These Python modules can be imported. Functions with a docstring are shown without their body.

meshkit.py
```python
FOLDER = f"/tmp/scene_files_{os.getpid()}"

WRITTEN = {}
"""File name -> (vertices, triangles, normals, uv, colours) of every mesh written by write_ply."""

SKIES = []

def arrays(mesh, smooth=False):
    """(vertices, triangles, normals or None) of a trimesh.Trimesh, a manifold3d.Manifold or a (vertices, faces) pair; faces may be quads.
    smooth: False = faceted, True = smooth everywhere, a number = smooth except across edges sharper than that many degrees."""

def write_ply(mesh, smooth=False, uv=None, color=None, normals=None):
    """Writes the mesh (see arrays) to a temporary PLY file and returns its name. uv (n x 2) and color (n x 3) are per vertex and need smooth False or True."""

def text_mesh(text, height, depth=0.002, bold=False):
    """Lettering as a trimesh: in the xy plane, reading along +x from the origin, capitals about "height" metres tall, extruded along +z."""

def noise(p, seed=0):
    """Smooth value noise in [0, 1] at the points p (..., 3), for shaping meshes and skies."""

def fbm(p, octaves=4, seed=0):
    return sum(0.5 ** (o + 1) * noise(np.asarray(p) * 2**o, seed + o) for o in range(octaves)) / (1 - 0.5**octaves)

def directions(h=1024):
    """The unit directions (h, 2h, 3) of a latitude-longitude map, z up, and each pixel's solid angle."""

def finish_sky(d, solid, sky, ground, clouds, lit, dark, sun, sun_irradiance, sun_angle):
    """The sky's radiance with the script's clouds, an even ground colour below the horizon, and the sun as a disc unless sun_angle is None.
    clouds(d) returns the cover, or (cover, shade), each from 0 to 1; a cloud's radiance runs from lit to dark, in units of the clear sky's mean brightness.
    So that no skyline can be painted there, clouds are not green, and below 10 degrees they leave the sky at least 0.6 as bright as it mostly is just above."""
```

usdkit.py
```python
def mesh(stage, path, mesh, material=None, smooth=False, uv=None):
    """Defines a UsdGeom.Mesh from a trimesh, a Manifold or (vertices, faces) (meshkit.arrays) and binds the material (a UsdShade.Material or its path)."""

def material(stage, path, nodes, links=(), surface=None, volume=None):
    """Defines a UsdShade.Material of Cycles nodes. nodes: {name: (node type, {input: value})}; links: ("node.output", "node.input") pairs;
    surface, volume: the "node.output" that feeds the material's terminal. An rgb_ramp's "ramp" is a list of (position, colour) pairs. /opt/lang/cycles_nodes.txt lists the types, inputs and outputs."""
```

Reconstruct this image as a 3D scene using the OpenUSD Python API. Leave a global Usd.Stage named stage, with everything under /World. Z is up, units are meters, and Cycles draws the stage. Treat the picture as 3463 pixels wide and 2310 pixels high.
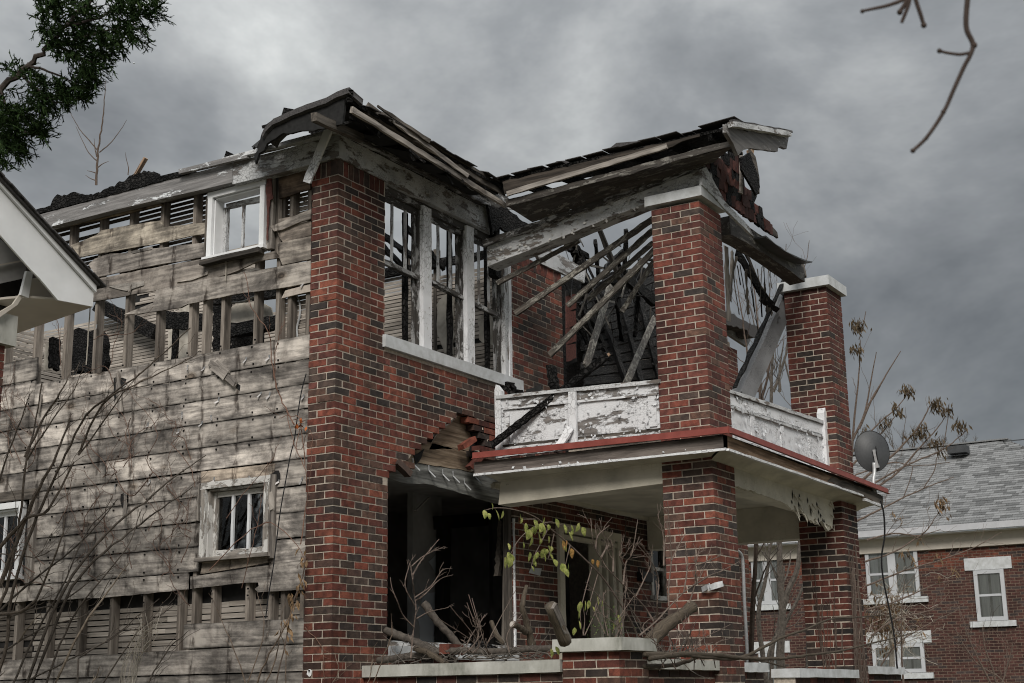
import math, random
import numpy as np
import trimesh
import meshkit
import usdkit
from pxr import Gf, Sdf, Usd, UsdGeom, UsdLux, UsdShade, Vt

# ---------------------------------------------------------------- camera, sky, sun, exposure
stage = Usd.Stage.CreateInMemory()
UsdGeom.SetStageUpAxis(stage, UsdGeom.Tokens.z)
UsdGeom.SetStageMetersPerUnit(stage, 1.0)
stage.SetDefaultPrim(UsdGeom.Xform.Define(stage, '/World').GetPrim())
UsdGeom.Scope.Define(stage, '/World/Looks')

EYE = np.array([-10.31932, -8.22866, 1.58309])
YAW, PITCH, ROLL, FOC = 1.02390, 0.24441, -0.01608, 4841.03     # FOC in pixels of a 3463 x 2310 picture
_f = np.array([math.sin(YAW) * math.cos(PITCH), math.cos(YAW) * math.cos(PITCH), math.sin(PITCH)])
_r = np.array([math.cos(YAW), -math.sin(YAW), 0.0])
_u = np.cross(_r, _f)
RIGHT = _r * math.cos(ROLL) + _u * math.sin(ROLL)
UP = -_r * math.sin(ROLL) + _u * math.cos(ROLL)
FWD = _f

EXPOSURE = 0.98
SUN_AZ, SUN_EL = math.radians(-118.0), math.radians(38.0)       # azimuth from +y towards +x
SUN_DIR = np.array([math.sin(SUN_AZ) * math.cos(SUN_EL), math.cos(SUN_AZ) * math.cos(SUN_EL), math.sin(SUN_EL)])

cam = UsdGeom.Camera.Define(stage, '/World/camera')
cam.CreateHorizontalApertureAttr(36.0)
cam.CreateVerticalApertureAttr(36.0 * 683 / 1024)
cam.CreateFocalLengthAttr(36.0 * FOC / 3463)
cam.CreateClippingRangeAttr(Gf.Vec2f(0.1, 3000))
cam.CreateFStopAttr(6.3)
cam.CreateFocusDistanceAttr(14.0)
cam.CreateExposureAttr(EXPOSURE)
_m = Gf.Matrix4d(*RIGHT, 0, *UP, 0, *(-FWD), 0, *EYE, 1)
UsdGeom.Xformable(cam).AddTransformOp().Set(_m)

def sky_material():
    n = {
        'sky': ('sky_texture', {'sky_type': 'single_scattering', 'sun_disc': False, 'sun_elevation': SUN_EL, 'sun_rotation': SUN_AZ % (2 * math.pi)}),
        'tc': ('texture_coordinate', {}),
        'sep': ('separate_xyz', {}),
        'rot': ('mapping', {'mapping_type': 'point', 'rotation': (0.10, -0.06, 0.0), 'scale': (2.5, 2.5, 3.9), 'location': (1.0, 7.7, 2.0)}),
        'n1': ('noise_texture', {'scale': 1.35, 'detail': 10.0, 'roughness': 0.57, 'distortion': 0.2}),
        'r1': ('rgb_ramp', {'ramp': [(0.33, (0.46, 0.485, 0.505)), (0.43, (0.67, 0.70, 0.72)), (0.52, (0.96, 0.99, 0.995)), (0.60, (1.32, 1.36, 1.345)), (0.72, (2.05, 2.06, 2.0))]}),
        # overcast gradient: the zenith is about three times as bright as the horizon
        'zg': ('map_range', {'range_type': 'linear', 'from_min': 0.25, 'from_max': 1.0, 'to_min': 1.0, 'to_max': 3.6, 'clamp': True}),
        'mul': ('mix', {'mix_type': 'multiply', 'fac': 1.0}),
        'gain': ('mix', {'mix_type': 'multiply', 'fac': 1.0, 'color2': (SKY_GAIN, SKY_GAIN, SKY_GAIN)}),
        'mix': ('mix', {'mix_type': 'mix', 'fac': 0.97}),
        'bg': ('background_shader', {'strength': 0.1}),
    }
    l = [('tc.generated', 'sep.vector'), ('tc.generated', 'rot.vector'),
         ('rot.vector', 'n1.vector'), ('n1.fac', 'r1.fac'), ('sep.z', 'zg.value'), ('r1.color', 'mul.color1'), ('zg.result', 'mul.color2'),
         ('mul.color', 'gain.color1'), ('sky.color', 'mix.color1'), ('gain.color', 'mix.color2'), ('mix.color', 'bg.color')]
    return usdkit.material(stage, '/World/Looks/overcast_sky', n, l, surface='bg.background')

SKY_GAIN = 1.55
dome = UsdLux.DomeLight.Define(stage, '/World/sky')
dome.CreateIntensityAttr(1.0)
UsdShade.MaterialBindingAPI.Apply(dome.GetPrim()).Bind(sky_material())
dome.GetPrim().SetCustomDataByKey('kind', 'structure')
sun = UsdLux.DistantLight.Define(stage, '/World/sun')
sun.CreateNormalizeAttr(True)
sun.CreateIntensityAttr(0.40)
sun.CreateAngleAttr(24.0)
sun.CreateColorAttr(Gf.Vec3f(1.0, 0.95, 0.88))
_z = SUN_DIR
_x = np.cross([0, 0, 1.0], _z); _x /= np.linalg.norm(_x)
_y = np.cross(_z, _x)
UsdGeom.Xformable(sun).AddTransformOp().Set(Gf.Matrix4d(*_x, 0, *_y, 0, *_z, 0, 0, 0, 30, 1))

# ---------------------------------------------------------------- helpers
S_V = 3463 / 2351.0
def ray(u, v):
    return FWD + RIGHT * (u * S_V - 1731.5) / FOC - UP * (v * S_V - 1155) / FOC
def on_x(x, u, v):
    d = ray(u, v); return EYE + d * ((x - EYE[0]) / d[0])
def on_y(y, u, v):
    d = ray(u, v); return EYE + d * ((y - EYE[1]) / d[1])
def on_z(z, u, v):
    d = ray(u, v); return EYE + d * ((z - EYE[2]) / d[2])
def depth(p):
    return float((np.asarray(p) - EYE) @ FWD)
def unit(a):
    a = np.asarray(a, float); return a / (np.linalg.norm(a) + 1e-12)

rng = random.Random(7)
TONES = {}
class MB:
    """collects triangles; every vertex carries a tint and a local coordinate lp (x along the piece, y across, z through)"""
    def __init__(s):
        s.v, s.f, s.t, s.l, s.n = [], [], [], [], 0
    def add(s, v, f, tint=(1, 1, 1), lp=None):
        v = np.asarray(v, float)
        s.v.append(v); s.f.append(np.asarray(f, int) + s.n); s.n += len(v)
        s.t.append(np.broadcast_to(np.asarray(tint, float), (len(v), 3)))
        s.l.append(v if lp is None else np.asarray(lp, float))
        return s
    def merge(s, o):
        for v, f, t, l in zip(o.v, o.f, o.t, o.l):
            pass
        if o.n:
            a = o.arrays(); s.v.append(a[0]); s.f.append(a[1] + s.n); s.n += len(a[0]); s.t.append(a[2]); s.l.append(a[3])
        return s
    def arrays(s):
        return np.vstack(s.v), np.vstack(s.f), np.vstack(s.t), np.vstack(s.l)
    def size(s):
        v = np.vstack(s.v); d = v - EYE; w = np.maximum(d @ FWD, 0.1)
        a, b = (d @ RIGHT) / w * FOC, (d @ UP) / w * FOC
        inside = (np.abs(a) < 1750) & (np.abs(b) < 1170)
        return float(np.ptp(a) * np.ptp(b)) * (1.0 if inside.any() else 1e-6)

BOXF = np.array([[0, 2, 1], [0, 3, 2], [4, 5, 6], [4, 6, 7], [0, 1, 5], [0, 5, 4], [1, 2, 6], [1, 6, 5], [2, 3, 7], [2, 7, 6], [3, 0, 4], [3, 4, 7]])
def box(lo, hi, tint=(1, 1, 1), jit=0.0, along=None, mb=None, r=rng):
    """axis-aligned box; along = 0, 1 or 2, the axis the grain runs along"""
    lo, hi = np.asarray(lo, float), np.asarray(hi, float)
    c = np.array([[lo[0], lo[1], lo[2]], [hi[0], lo[1], lo[2]], [hi[0], hi[1], lo[2]], [lo[0], hi[1], lo[2]],
                  [lo[0], lo[1], hi[2]], [hi[0], lo[1], hi[2]], [hi[0], hi[1], hi[2]], [lo[0], hi[1], hi[2]]])
    if along is None: along = int(np.argmax(hi - lo))
    order = [along] + [k for k in range(3) if k != along]
    lp = c[:, order] + np.array([r.uniform(0, 40), r.uniform(0, 40), r.uniform(0, 40)])
    if jit: c = c + np.array([[r.uniform(-jit, jit) for _ in range(3)] for _ in range(8)])
    mb = mb or MB()
    return mb.add(c, BOXF, tint, lp)

def bar(P, Q, w, t, up=(0, 0, 1), tint=(1, 1, 1), seg=1, rough=0.0, mb=None, r=rng, taper=1.0, sag=0.0):
    """a beam from P to Q: t thick along 'up' (made perpendicular), w wide across; seg/rough give ragged edges, sag bends it down"""
    P, Q = np.asarray(P, float), np.asarray(Q, float)
    a = unit(Q - P); b = np.cross(a, up); b = unit(b); c = np.cross(b, a)
    L = np.linalg.norm(Q - P)
    vs, lp = [], []
    off = np.array([r.uniform(0, 40), r.uniform(0, 40), r.uniform(0, 40)])
    for i in range(seg + 1):
        k = i / seg; s = 1 + (taper - 1) * k
        o = P + (Q - P) * k - np.array([0, 0, sag]) * 4 * k * (1 - k)
        for (sb, sc) in ((-1, -1), (1, -1), (1, 1), (-1, 1)):
            jb = r.uniform(-rough, rough) if rough else 0; jc = r.uniform(-rough, rough) if rough else 0
            ja = r.uniform(-rough, rough) * (3 if i in (0, seg) else 0.3) if rough else 0
            vs.append(o + a * ja + b * (sb * w / 2 * s + jb) + c * (sc * t / 2 * s + jc)); lp.append(off + [L * k + ja, sb * w / 2, sc * t / 2])
    f = []
    for i in range(seg):
        q = 4 * i
        for j in range(4):
            k = (j + 1) % 4
            f += [[q + j, q + 4 + k, q + k], [q + j, q + 4 + j, q + 4 + k]]
    e = 4 * seg
    f += [[0, 1, 2], [0, 2, 3], [e, e + 2, e + 1], [e, e + 3, e + 2]]
    f = np.array(f)[:, ::-1]
    mb = mb or MB()
    return mb.add(vs, f, tint, lp)

def plate(pts, t, normal, along=(0, 1, 0), tint=(1, 1, 1), mb=None, r=rng, rag=0.0, step=0.06):
    """an irregular flat piece: the polygon pts (3D, one plane) is its front face, t its thickness behind it (away from normal)"""
    pts = np.array(pts, float); n = unit(normal)
    if rag:
        out = []
        for i in range(len(pts)):
            A, B = pts[i], pts[(i + 1) % len(pts)]
            m = max(1, int(np.linalg.norm(B - A) / step))
            for k in range(m):
                p = A + (B - A) * k / m
                out.append(p + (unit(np.cross(B - A, n)) * r.uniform(-rag, rag) if k else 0))
        pts = np.array(out)
    if abs(np.dot(unit(along), n)) > 0.98: along = (1, 0, 0) if abs(n[0]) < 0.9 else (0, 1, 0)
    a = unit(np.asarray(along, float) - n * np.dot(along, n)); b = np.cross(n, a)
    q = np.stack([(pts - pts[0]) @ a, (pts - pts[0]) @ b], 1)
    area = 0.5 * np.sum(q[:, 0] * np.roll(q[:, 1], -1) - np.roll(q[:, 0], -1) * q[:, 1])
    if area < 0: q, pts = q[::-1], pts[::-1]
    from mapbox_earcut import triangulate_float64
    tri = triangulate_float64(q, np.array([len(q)], np.uint32)).reshape(-1, 3).astype(int)
    m = len(q)
    off = np.array([r.uniform(0, 40), r.uniform(0, 40), r.uniform(0, 40)])
    # ring vertices doubled so that each side is its own faces
    front, back = pts, pts - n * t
    v = np.vstack([front, back])
    lpf = np.column_stack([q, np.zeros(m)]) + off; lpb = np.column_stack([q, np.full(m, t)]) + off
    e1 = q[tri[:, 1]] - q[tri[:, 0]]; e2 = q[tri[:, 2]] - q[tri[:, 0]]
    flip = (e1[:, 0] * e2[:, 1] - e1[:, 1] * e2[:, 0]) < 0
    tri[flip] = tri[flip][:, ::-1]
    f = [tri, tri[:, ::-1] + m]
    i = np.arange(m); j = (i + 1) % m
    f += [np.stack([i, i + m, j], 1), np.stack([j, i + m, j + m], 1)]
    mb = mb or MB()
    return mb.add(v, np.vstack(f), tint, np.vstack([lpf, lpb]))

def vpoly(axis, c, uv):
    fn = on_x if axis == 0 else on_y if axis == 1 else on_z
    return [fn(c, u, v) for u, v in uv]

def tube(pts, radii, sides=6, tint=(1, 1, 1), mb=None, cap=True):
    p = np.asarray(pts, float); radii = np.broadcast_to(np.asarray(radii, float), (len(p),))
    t = np.gradient(p, axis=0); t /= np.linalg.norm(t, axis=1, keepdims=True) + 1e-12
    ref = np.array([0, 0, 1.0]) if abs(t[:, 2]).mean() < 0.8 else np.array([1.0, 0, 0])
    a = np.cross(t, ref); a /= np.linalg.norm(a, axis=1, keepdims=True) + 1e-12
    b = np.cross(t, a); ang = np.arange(sides) * 2 * np.pi / sides
    v = p[:, None] + radii[:, None, None] * (np.cos(ang)[None, :, None] * a[:, None] + np.sin(ang)[None, :, None] * b[:, None])
    L = np.concatenate([[0], np.cumsum(np.linalg.norm(np.diff(p, axis=0), axis=1))])
    lp = np.stack([np.repeat(L[:, None], sides, 1), np.repeat(ang[None] * 0.03, len(p), 0), np.zeros((len(p), sides))], -1)
    i, j = np.meshgrid(np.arange(len(p) - 1), np.arange(sides), indexing='ij')
    k = (j + 1) % sides
    q = np.stack([i * sides + j, i * sides + k, (i + 1) * sides + k, (i + 1) * sides + j], -1).reshape(-1, 4)
    f = np.vstack([q[:, [0, 2, 1]], q[:, [0, 3, 2]]])
    v = v.reshape(-1, 3); lp = lp.reshape(-1, 3)
    if cap:
        n = len(v); v = np.vstack([v, p[:1], p[-1:]]); lp = np.vstack([lp, lp[:1], lp[-1:]])
        jj = np.arange(sides); kk = (jj + 1) % sides; e = (len(p) - 1) * sides
        f = np.vstack([f, np.stack([np.full(sides, n), jj, kk], 1), np.stack([np.full(sides, n + 1), e + kk, e + jj], 1)])
    mb = mb or MB()
    return mb.add(v, f, tint, lp)

def wiggle(P, Q, n=6, amp=0.02, r=rng, droop=0.0):
    P, Q = np.asarray(P, float), np.asarray(Q, float); L = np.linalg.norm(Q - P)
    out = []
    for i in range(n + 1):
        k = i / n
        o = P + (Q - P) * k - np.array([0, 0, droop * 4 * k * (1 - k)])
        if 0 < i < n: o = o + np.array([r.uniform(-1, 1) for _ in range(3)]) * amp * L
        out.append(o)
    return np.array(out)

def spline(pts, n=5):
    """Catmull-Rom through pts"""
    p = np.asarray(pts, float)
    if len(p) < 3:
        return np.array([p[0] + (p[-1] - p[0]) * k / n for k in range(n + 1)])
    e = np.vstack([2 * p[0] - p[1], p, 2 * p[-1] - p[-2]]); out = []
    for i in range(len(p) - 1):
        a, b, c, d = e[i:i + 4]
        for k in range(n):
            t = k / n
            out.append(0.5 * (2 * b + (c - a) * t + (2 * a - 5 * b + 4 * c - d) * t * t + (3 * b - a - 3 * c + d) * t ** 3))
    return np.array(out + [p[-1]])

_names = {}
def fresh(parent, name):
    k = f'{parent}/{name}'
    _names[k] = _names.get(k, -1) + 1
    return k if _names[k] == 0 else f'{k}_{_names[k]:03d}'

def tag(prim, label=None, cat=None, group=None, kind=None):
    p = prim if isinstance(prim, Usd.Prim) else prim.GetPrim()
    for k, x in (('label', label), ('category', cat), ('group', group), ('kind', kind)):
        if x: p.SetCustomDataByKey(k, x)
    return p

def thing(name, label, cat, loc=(0, 0, 0), group=None):
    x = UsdGeom.Xform.Define(stage, fresh('/World', name))
    tag(x, label, cat, group)
    x.AddTranslateOp().Set(Gf.Vec3d(*map(float, loc)))
    p = x.GetPrim(); ORIGIN[str(p.GetPath())] = np.asarray(loc, float)
    return p
ORIGIN = {}

def emit(name, mb, mat, parent=None, smooth=False, kind=None, label=None, cat=None, group=None):
    if not mb.n: return None
    par = str(parent.GetPath()) if parent else '/World'
    path = fresh(par, name)
    v, f, t, l = mb.arrays()
    org = ORIGIN.get('/'.join(par.split('/')[:3]), np.zeros(3)) if parent else np.zeros(3)
    m = UsdGeom.Mesh.Define(stage, path)
    m.CreatePointsAttr(Vt.Vec3fArray.FromNumpy((v - org).astype(np.float32)))
    m.CreateFaceVertexCountsAttr(Vt.IntArray.FromNumpy(np.full(len(f), 3, np.int32)))
    m.CreateFaceVertexIndicesAttr(Vt.IntArray.FromNumpy(f.astype(np.int32).ravel()))
    m.CreateSubdivisionSchemeAttr('none')
    if smooth:
        n = np.zeros_like(v); fn = np.cross(v[f[:, 1]] - v[f[:, 0]], v[f[:, 2]] - v[f[:, 0]])
        for k in range(3): np.add.at(n, f[:, k], fn)
        n /= np.linalg.norm(n, axis=1, keepdims=True) + 1e-20
        m.CreateNormalsAttr(Vt.Vec3fArray.FromNumpy(n.astype(np.float32))); m.SetNormalsInterpolation('vertex')
    api = UsdGeom.PrimvarsAPI(m)
    api.CreatePrimvar('tint', Sdf.ValueTypeNames.Color3fArray, 'vertex').Set(Vt.Vec3fArray.FromNumpy(t.astype(np.float32)))
    api.CreatePrimvar('lp', Sdf.ValueTypeNames.Float3Array, 'vertex').Set(Vt.Vec3fArray.FromNumpy(l.astype(np.float32)))
    UsdShade.MaterialBindingAPI.Apply(m.GetPrim()).Bind(M[mat])
    p = m.GetPrim(); tag(p, label, cat, group, kind)
    return p
# ---------------------------------------------------------------- materials
M = {}
def mat(name, nodes, links, surface='p.BSDF', **k):
    M[name] = usdkit.material(stage, f'/World/Looks/{name}', nodes, links, surface=surface, **k)

def wood(name, dark, mid, light, knots=0.0, stain=False, rough=0.85, flat=False):
    n = {'lp': ('attribute', {'attribute': 'lp'}), 'tint': ('attribute', {'attribute': 'tint'}),
         'm1': ('mapping', {'scale': (0.9, 30, 30)}), 'g1': ('noise_texture', {'scale': 1.0, 'detail': 8.0, 'roughness': 0.72, 'distortion': 0.15}),
         'm2': ('mapping', {'scale': (1.15, 2.5, 2.5) if flat else (0.75, 5.5, 5.5)}), 'g2': ('noise_texture', {'scale': 1.0, 'detail': 9.0, 'roughness': 0.74, 'distortion': 0.35}),
         'm3': ('mapping', {'scale': (0.42, 1.5, 1.5)}), 'w': ('wave_texture', {'wave_type': 'bands', 'bands_direction': 'y', 'scale': 2.3, 'distortion': 13.0, 'detail': 2.0, 'detail_scale': 1.4}),
         'a1': ('math', {'math_type': 'multiply', 'value2': 0.36 if flat else 0.62}), 'a2': ('math', {'math_type': 'multiply_add', 'value2': 0.90 if flat else 0.62}), 'a3': ('math', {'math_type': 'multiply_add', 'value2': 0.05}),
         'ramp': ('rgb_ramp', {'ramp': [(0.47, dark), (0.61, mid), (0.745, light)]}),
         'mul': ('mix', {'mix_type': 'multiply', 'fac': 1.0}),
         'bmp': ('bump', {'strength': 0.55, 'distance': 0.006}),
         'p': ('principled_bsdf', {'roughness': rough, 'specular_ior_level': 0.25})}
    l = [('lp.vector', 'm1.vector'), ('m1.vector', 'g1.vector'), ('lp.vector', 'm2.vector'), ('m2.vector', 'g2.vector'), ('lp.vector', 'm3.vector'), ('m3.vector', 'w.vector'),
         ('g1.fac', 'a1.value1'), ('g2.fac', 'a2.value1'), ('a1.value', 'a2.value3'), ('w.fac', 'a3.value1'), ('a2.value', 'a3.value3'), ('a3.value', 'ramp.fac'),
         ('g1.fac', 'bmp.height'), ('bmp.normal', 'p.normal')]
    last = 'ramp.color'
    if knots:
        n.update({'mk': ('mapping', {'scale': (1.5, 2.6, 0.001)}), 'vk': ('voronoi_texture', {'scale': 1.0, 'feature': 'f1', 'randomness': 1.0}),
                  'rk': ('rgb_ramp', {'ramp': [(0.0, (0.5, 0.43, 0.37)), (0.05, (0.30, 0.25, 0.21)), (0.065, (0.10, 0.085, 0.07)), (0.085, (0.6, 0.55, 0.5)), (0.15, (1, 1, 1))]}),
                  'kk': ('mix', {'mix_type': 'multiply', 'fac': knots})})
        l += [('lp.vector', 'mk.vector'), ('mk.vector', 'vk.vector'), ('vk.distance', 'rk.fac'), (last, 'kk.color1'), ('rk.color', 'kk.color2')]; last = 'kk.color'
    if stain:   # iron stains round the nail rows, one row at every stud
        n.update({'geo': ('geometry', {}), 'sp': ('separate_xyz', {}), 'off': ('math', {'math_type': 'add', 'value2': 20.26}), 'md': ('math', {'math_type': 'modulo', 'value2': 0.474}),
                  'c': ('math', {'math_type': 'subtract', 'value2': 0.237}), 'ab': ('math', {'math_type': 'absolute'}),
                  'ms': ('mapping', {'scale': (1.0, 14.0, 5.5)}), 'ns': ('noise_texture', {'scale': 1.0, 'detail': 4.0, 'roughness': 0.65}),
                  'rn': ('rgb_ramp', {'ramp': [(0.44, (0, 0, 0)), (0.58, (1, 1, 1))]}),
                  'near': ('map_range', {'range_type': 'smoothstep', 'from_min': 0.010, 'from_max': 0.06, 'to_min': 1.0, 'to_max': 0.0, 'clamp': True}),
                  'sm': ('math', {'math_type': 'multiply'}), 'sk': ('mix', {'mix_type': 'multiply', 'color2': (0.22, 0.2, 0.19)}),
                  'md2': ('mapping', {'scale': (1.0, 5.0, 3.2)}), 'nd2': ('noise_texture', {'scale': 1.0, 'detail': 9.0, 'roughness': 0.7}), 'rd2': ('rgb_ramp', {'ramp': [(0.36, (0.42, 0.40, 0.39)), (0.52, (1, 1, 1)), (0.68, (1.18, 1.17, 1.15))]}), 'dk': ('mix', {'mix_type': 'multiply', 'fac': 0.6})})
        l += [('geo.position', 'sp.vector'), ('sp.y', 'off.value1'), ('off.value', 'md.value1'), ('md.value', 'c.value1'), ('c.value', 'ab.value1'), ('ab.value', 'near.value'),
              ('geo.position', 'ms.vector'), ('ms.vector', 'ns.vector'), ('ns.fac', 'rn.fac'), ('rn.color', 'sm.value1'), ('near.result', 'sm.value2'),
              ('sm.value', 'sk.fac'), (last, 'sk.color1'),
              ('geo.position', 'md2.vector'), ('md2.vector', 'nd2.vector'), ('nd2.fac', 'rd2.fac'), ('sk.color', 'dk.color1'), ('rd2.color', 'dk.color2')]; last = 'dk.color'
    l += [(last, 'mul.color1'), ('tint.color', 'mul.color2'), ('mul.color', 'p.base_color')]
    mat(name, n, l)

wood('siding_wood', (0.040, 0.037, 0.036), (0.20, 0.185, 0.173), (0.51, 0.475, 0.44), knots=0.9, stain=True, flat=True)
wood('grey_wood', (0.04, 0.036, 0.034), (0.15, 0.135, 0.122), (0.33, 0.30, 0.27), knots=0.4)
wood('stud_wood', (0.05, 0.044, 0.039), (0.14, 0.124, 0.110), (0.27, 0.245, 0.22), knots=0.4)
wood('warm_wood', (0.05, 0.034, 0.024), (0.19, 0.125, 0.082), (0.38, 0.27, 0.19), knots=0.7)
wood('lath_wood', (0.14, 0.125, 0.11), (0.34, 0.31, 0.28), (0.54, 0.50, 0.46))
wood('dark_wood', (0.012, 0.011, 0.01), (0.05, 0.044, 0.038), (0.14, 0.122, 0.105))

def peel(name, paint, wood_c, cover, scale=5.0, rough=0.55, crack=26.0, soot=0.0, line=0.22):
    """old paint coming off: flakes with their own edge over bare wood, alligator cracks in what is left"""
    lo, hi = 1 - cover - 0.03, 1 - cover + 0.03
    rk = lambda x: 0.5 + (x - 0.5) * 0.56
    n = {'lp': ('attribute', {'attribute': 'lp'}), 'tint': ('attribute', {'attribute': 'tint'}),
         'ma': ('mapping', {'scale': (0.5, 1.5, 1.5)}), 'na': ('noise_texture', {'scale': scale * 1.25, 'detail': 10.0, 'roughness': 0.72, 'distortion': 0.25}),
         'ra': ('rgb_ramp', {'ramp': [(rk(lo), (0, 0, 0)), (rk(hi), (1, 1, 1))]}),
         'mv': ('mapping', {'scale': (1.0, 1.7, 1.7)}), 'vo': ('voronoi_texture', {'feature': 'distance_to_edge', 'scale': crack, 'randomness': 1.0}),
         'rv': ('rgb_ramp', {'ramp': [(0.0, (line, line * 0.95, line * 0.9)), (0.05, (0.5 + line / 2 + 0.15,) * 3 if line < 0.5 else (1, 1, 1)), (0.09, (1, 1, 1))]}),
         'nl': ('noise_texture', {'scale': 2.3, 'detail': 5.0, 'roughness': 0.6}), 'rl': ('rgb_ramp', {'ramp': [(0.3, (1 - soot, 1 - soot, 1 - soot)), (0.6, (1, 1, 1))]}),
         'nc': ('noise_texture', {'scale': 3.0, 'detail': 4.0}), 'rc': ('rgb_ramp', {'ramp': [(0.42, (0, 0, 0)), (0.6, (1, 1, 1))]}),
         'cm': ('mix', {'mix_type': 'multiply', 'color1': paint}), 'cs': ('mix', {'mix_type': 'multiply', 'fac': 1.0}),
         'm1': ('mapping', {'scale': (2.0, 30, 30)}), 'g1': ('noise_texture', {'scale': 1.0, 'detail': 7.0, 'roughness': 0.65}),
         'rw': ('rgb_ramp', {'ramp': [(0.3, tuple(0.42 * np.array(wood_c))), (0.7, tuple(1.35 * np.array(wood_c)))]}),
         'mix': ('mix', {'mix_type': 'mix'}), 'mul': ('mix', {'mix_type': 'multiply', 'fac': 1.0}),
         'hv': ('math', {'math_type': 'multiply_add', 'value2': 0.25}), 'hm': ('math', {'math_type': 'multiply'}),
         'bmp': ('bump', {'strength': 0.9, 'distance': 0.006}), 'p': ('principled_bsdf', {'roughness': rough, 'specular_ior_level': 0.3})}
    l = [('lp.vector', 'ma.vector'), ('ma.vector', 'na.vector'), ('na.fac', 'ra.fac'), ('lp.vector', 'mv.vector'), ('mv.vector', 'vo.vector'), ('vo.distance', 'rv.fac'),
         ('lp.vector', 'nl.vector'), ('nl.fac', 'rl.fac'), ('lp.vector', 'nc.vector'), ('nc.fac', 'rc.fac'), ('rc.color', 'cm.fac'), ('rv.color', 'cm.color2'), ('cm.color', 'cs.color1'), ('rl.color', 'cs.color2'),
         ('lp.vector', 'm1.vector'), ('m1.vector', 'g1.vector'), ('g1.fac', 'rw.fac'), ('rw.color', 'mix.color1'), ('cs.color', 'mix.color2'), ('ra.color', 'mix.fac'),
         ('mix.color', 'mul.color1'), ('tint.color', 'mul.color2'), ('mul.color', 'p.base_color'),
         ('rv.color', 'hv.value1'), ('ra.color', 'hv.value3'), ('hv.value', 'bmp.height'), ('bmp.normal', 'p.normal')]
    del n['hm']
    mat(name, n, l)

peel('peeling_white', (0.66, 0.67, 0.69), (0.19, 0.175, 0.165), 0.56, scale=4.6, soot=0.15)
peel('flaking_white', (0.68, 0.69, 0.71), (0.24, 0.22, 0.205), 0.74, scale=6.0, soot=0.15, crack=16.0)
peel('worn_white', (0.55, 0.56, 0.57), (0.17, 0.15, 0.135), 0.60, scale=5.5, soot=0.45)
peel('sooty_white', (0.42, 0.42, 0.42), (0.055, 0.05, 0.045), 0.46, scale=7.0, soot=0.6)
peel('frieze_paint', (0.50, 0.51, 0.52), (0.165, 0.15, 0.14), 0.58, scale=3.4, soot=0.35, crack=20.0)
peel('grey_frieze', (0.66, 0.68, 0.70), (0.215, 0.208, 0.206), 0.33, scale=5.5)
peel('cream_paint', (0.55, 0.515, 0.43), (0.20, 0.165, 0.12), 0.80, scale=4.5, soot=0.35, crack=14.0, line=0.8)
peel('window_white', (0.56, 0.55, 0.53), (0.27, 0.245, 0.22), 0.52, scale=6.0, crack=12.0, line=0.7, soot=0.2)
peel('sooty_board', (0.21, 0.20, 0.18), (0.055, 0.048, 0.042), 0.42, scale=9.0, soot=0.5, line=0.5)
peel('grey_beam', (0.205, 0.205, 0.21), (0.10, 0.095, 0.09), 0.72, scale=3.0, soot=0.4)
peel('batten_paint', (0.30, 0.285, 0.25), (0.085, 0.075, 0.065), 0.46, scale=16.0, soot=0.4)

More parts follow.
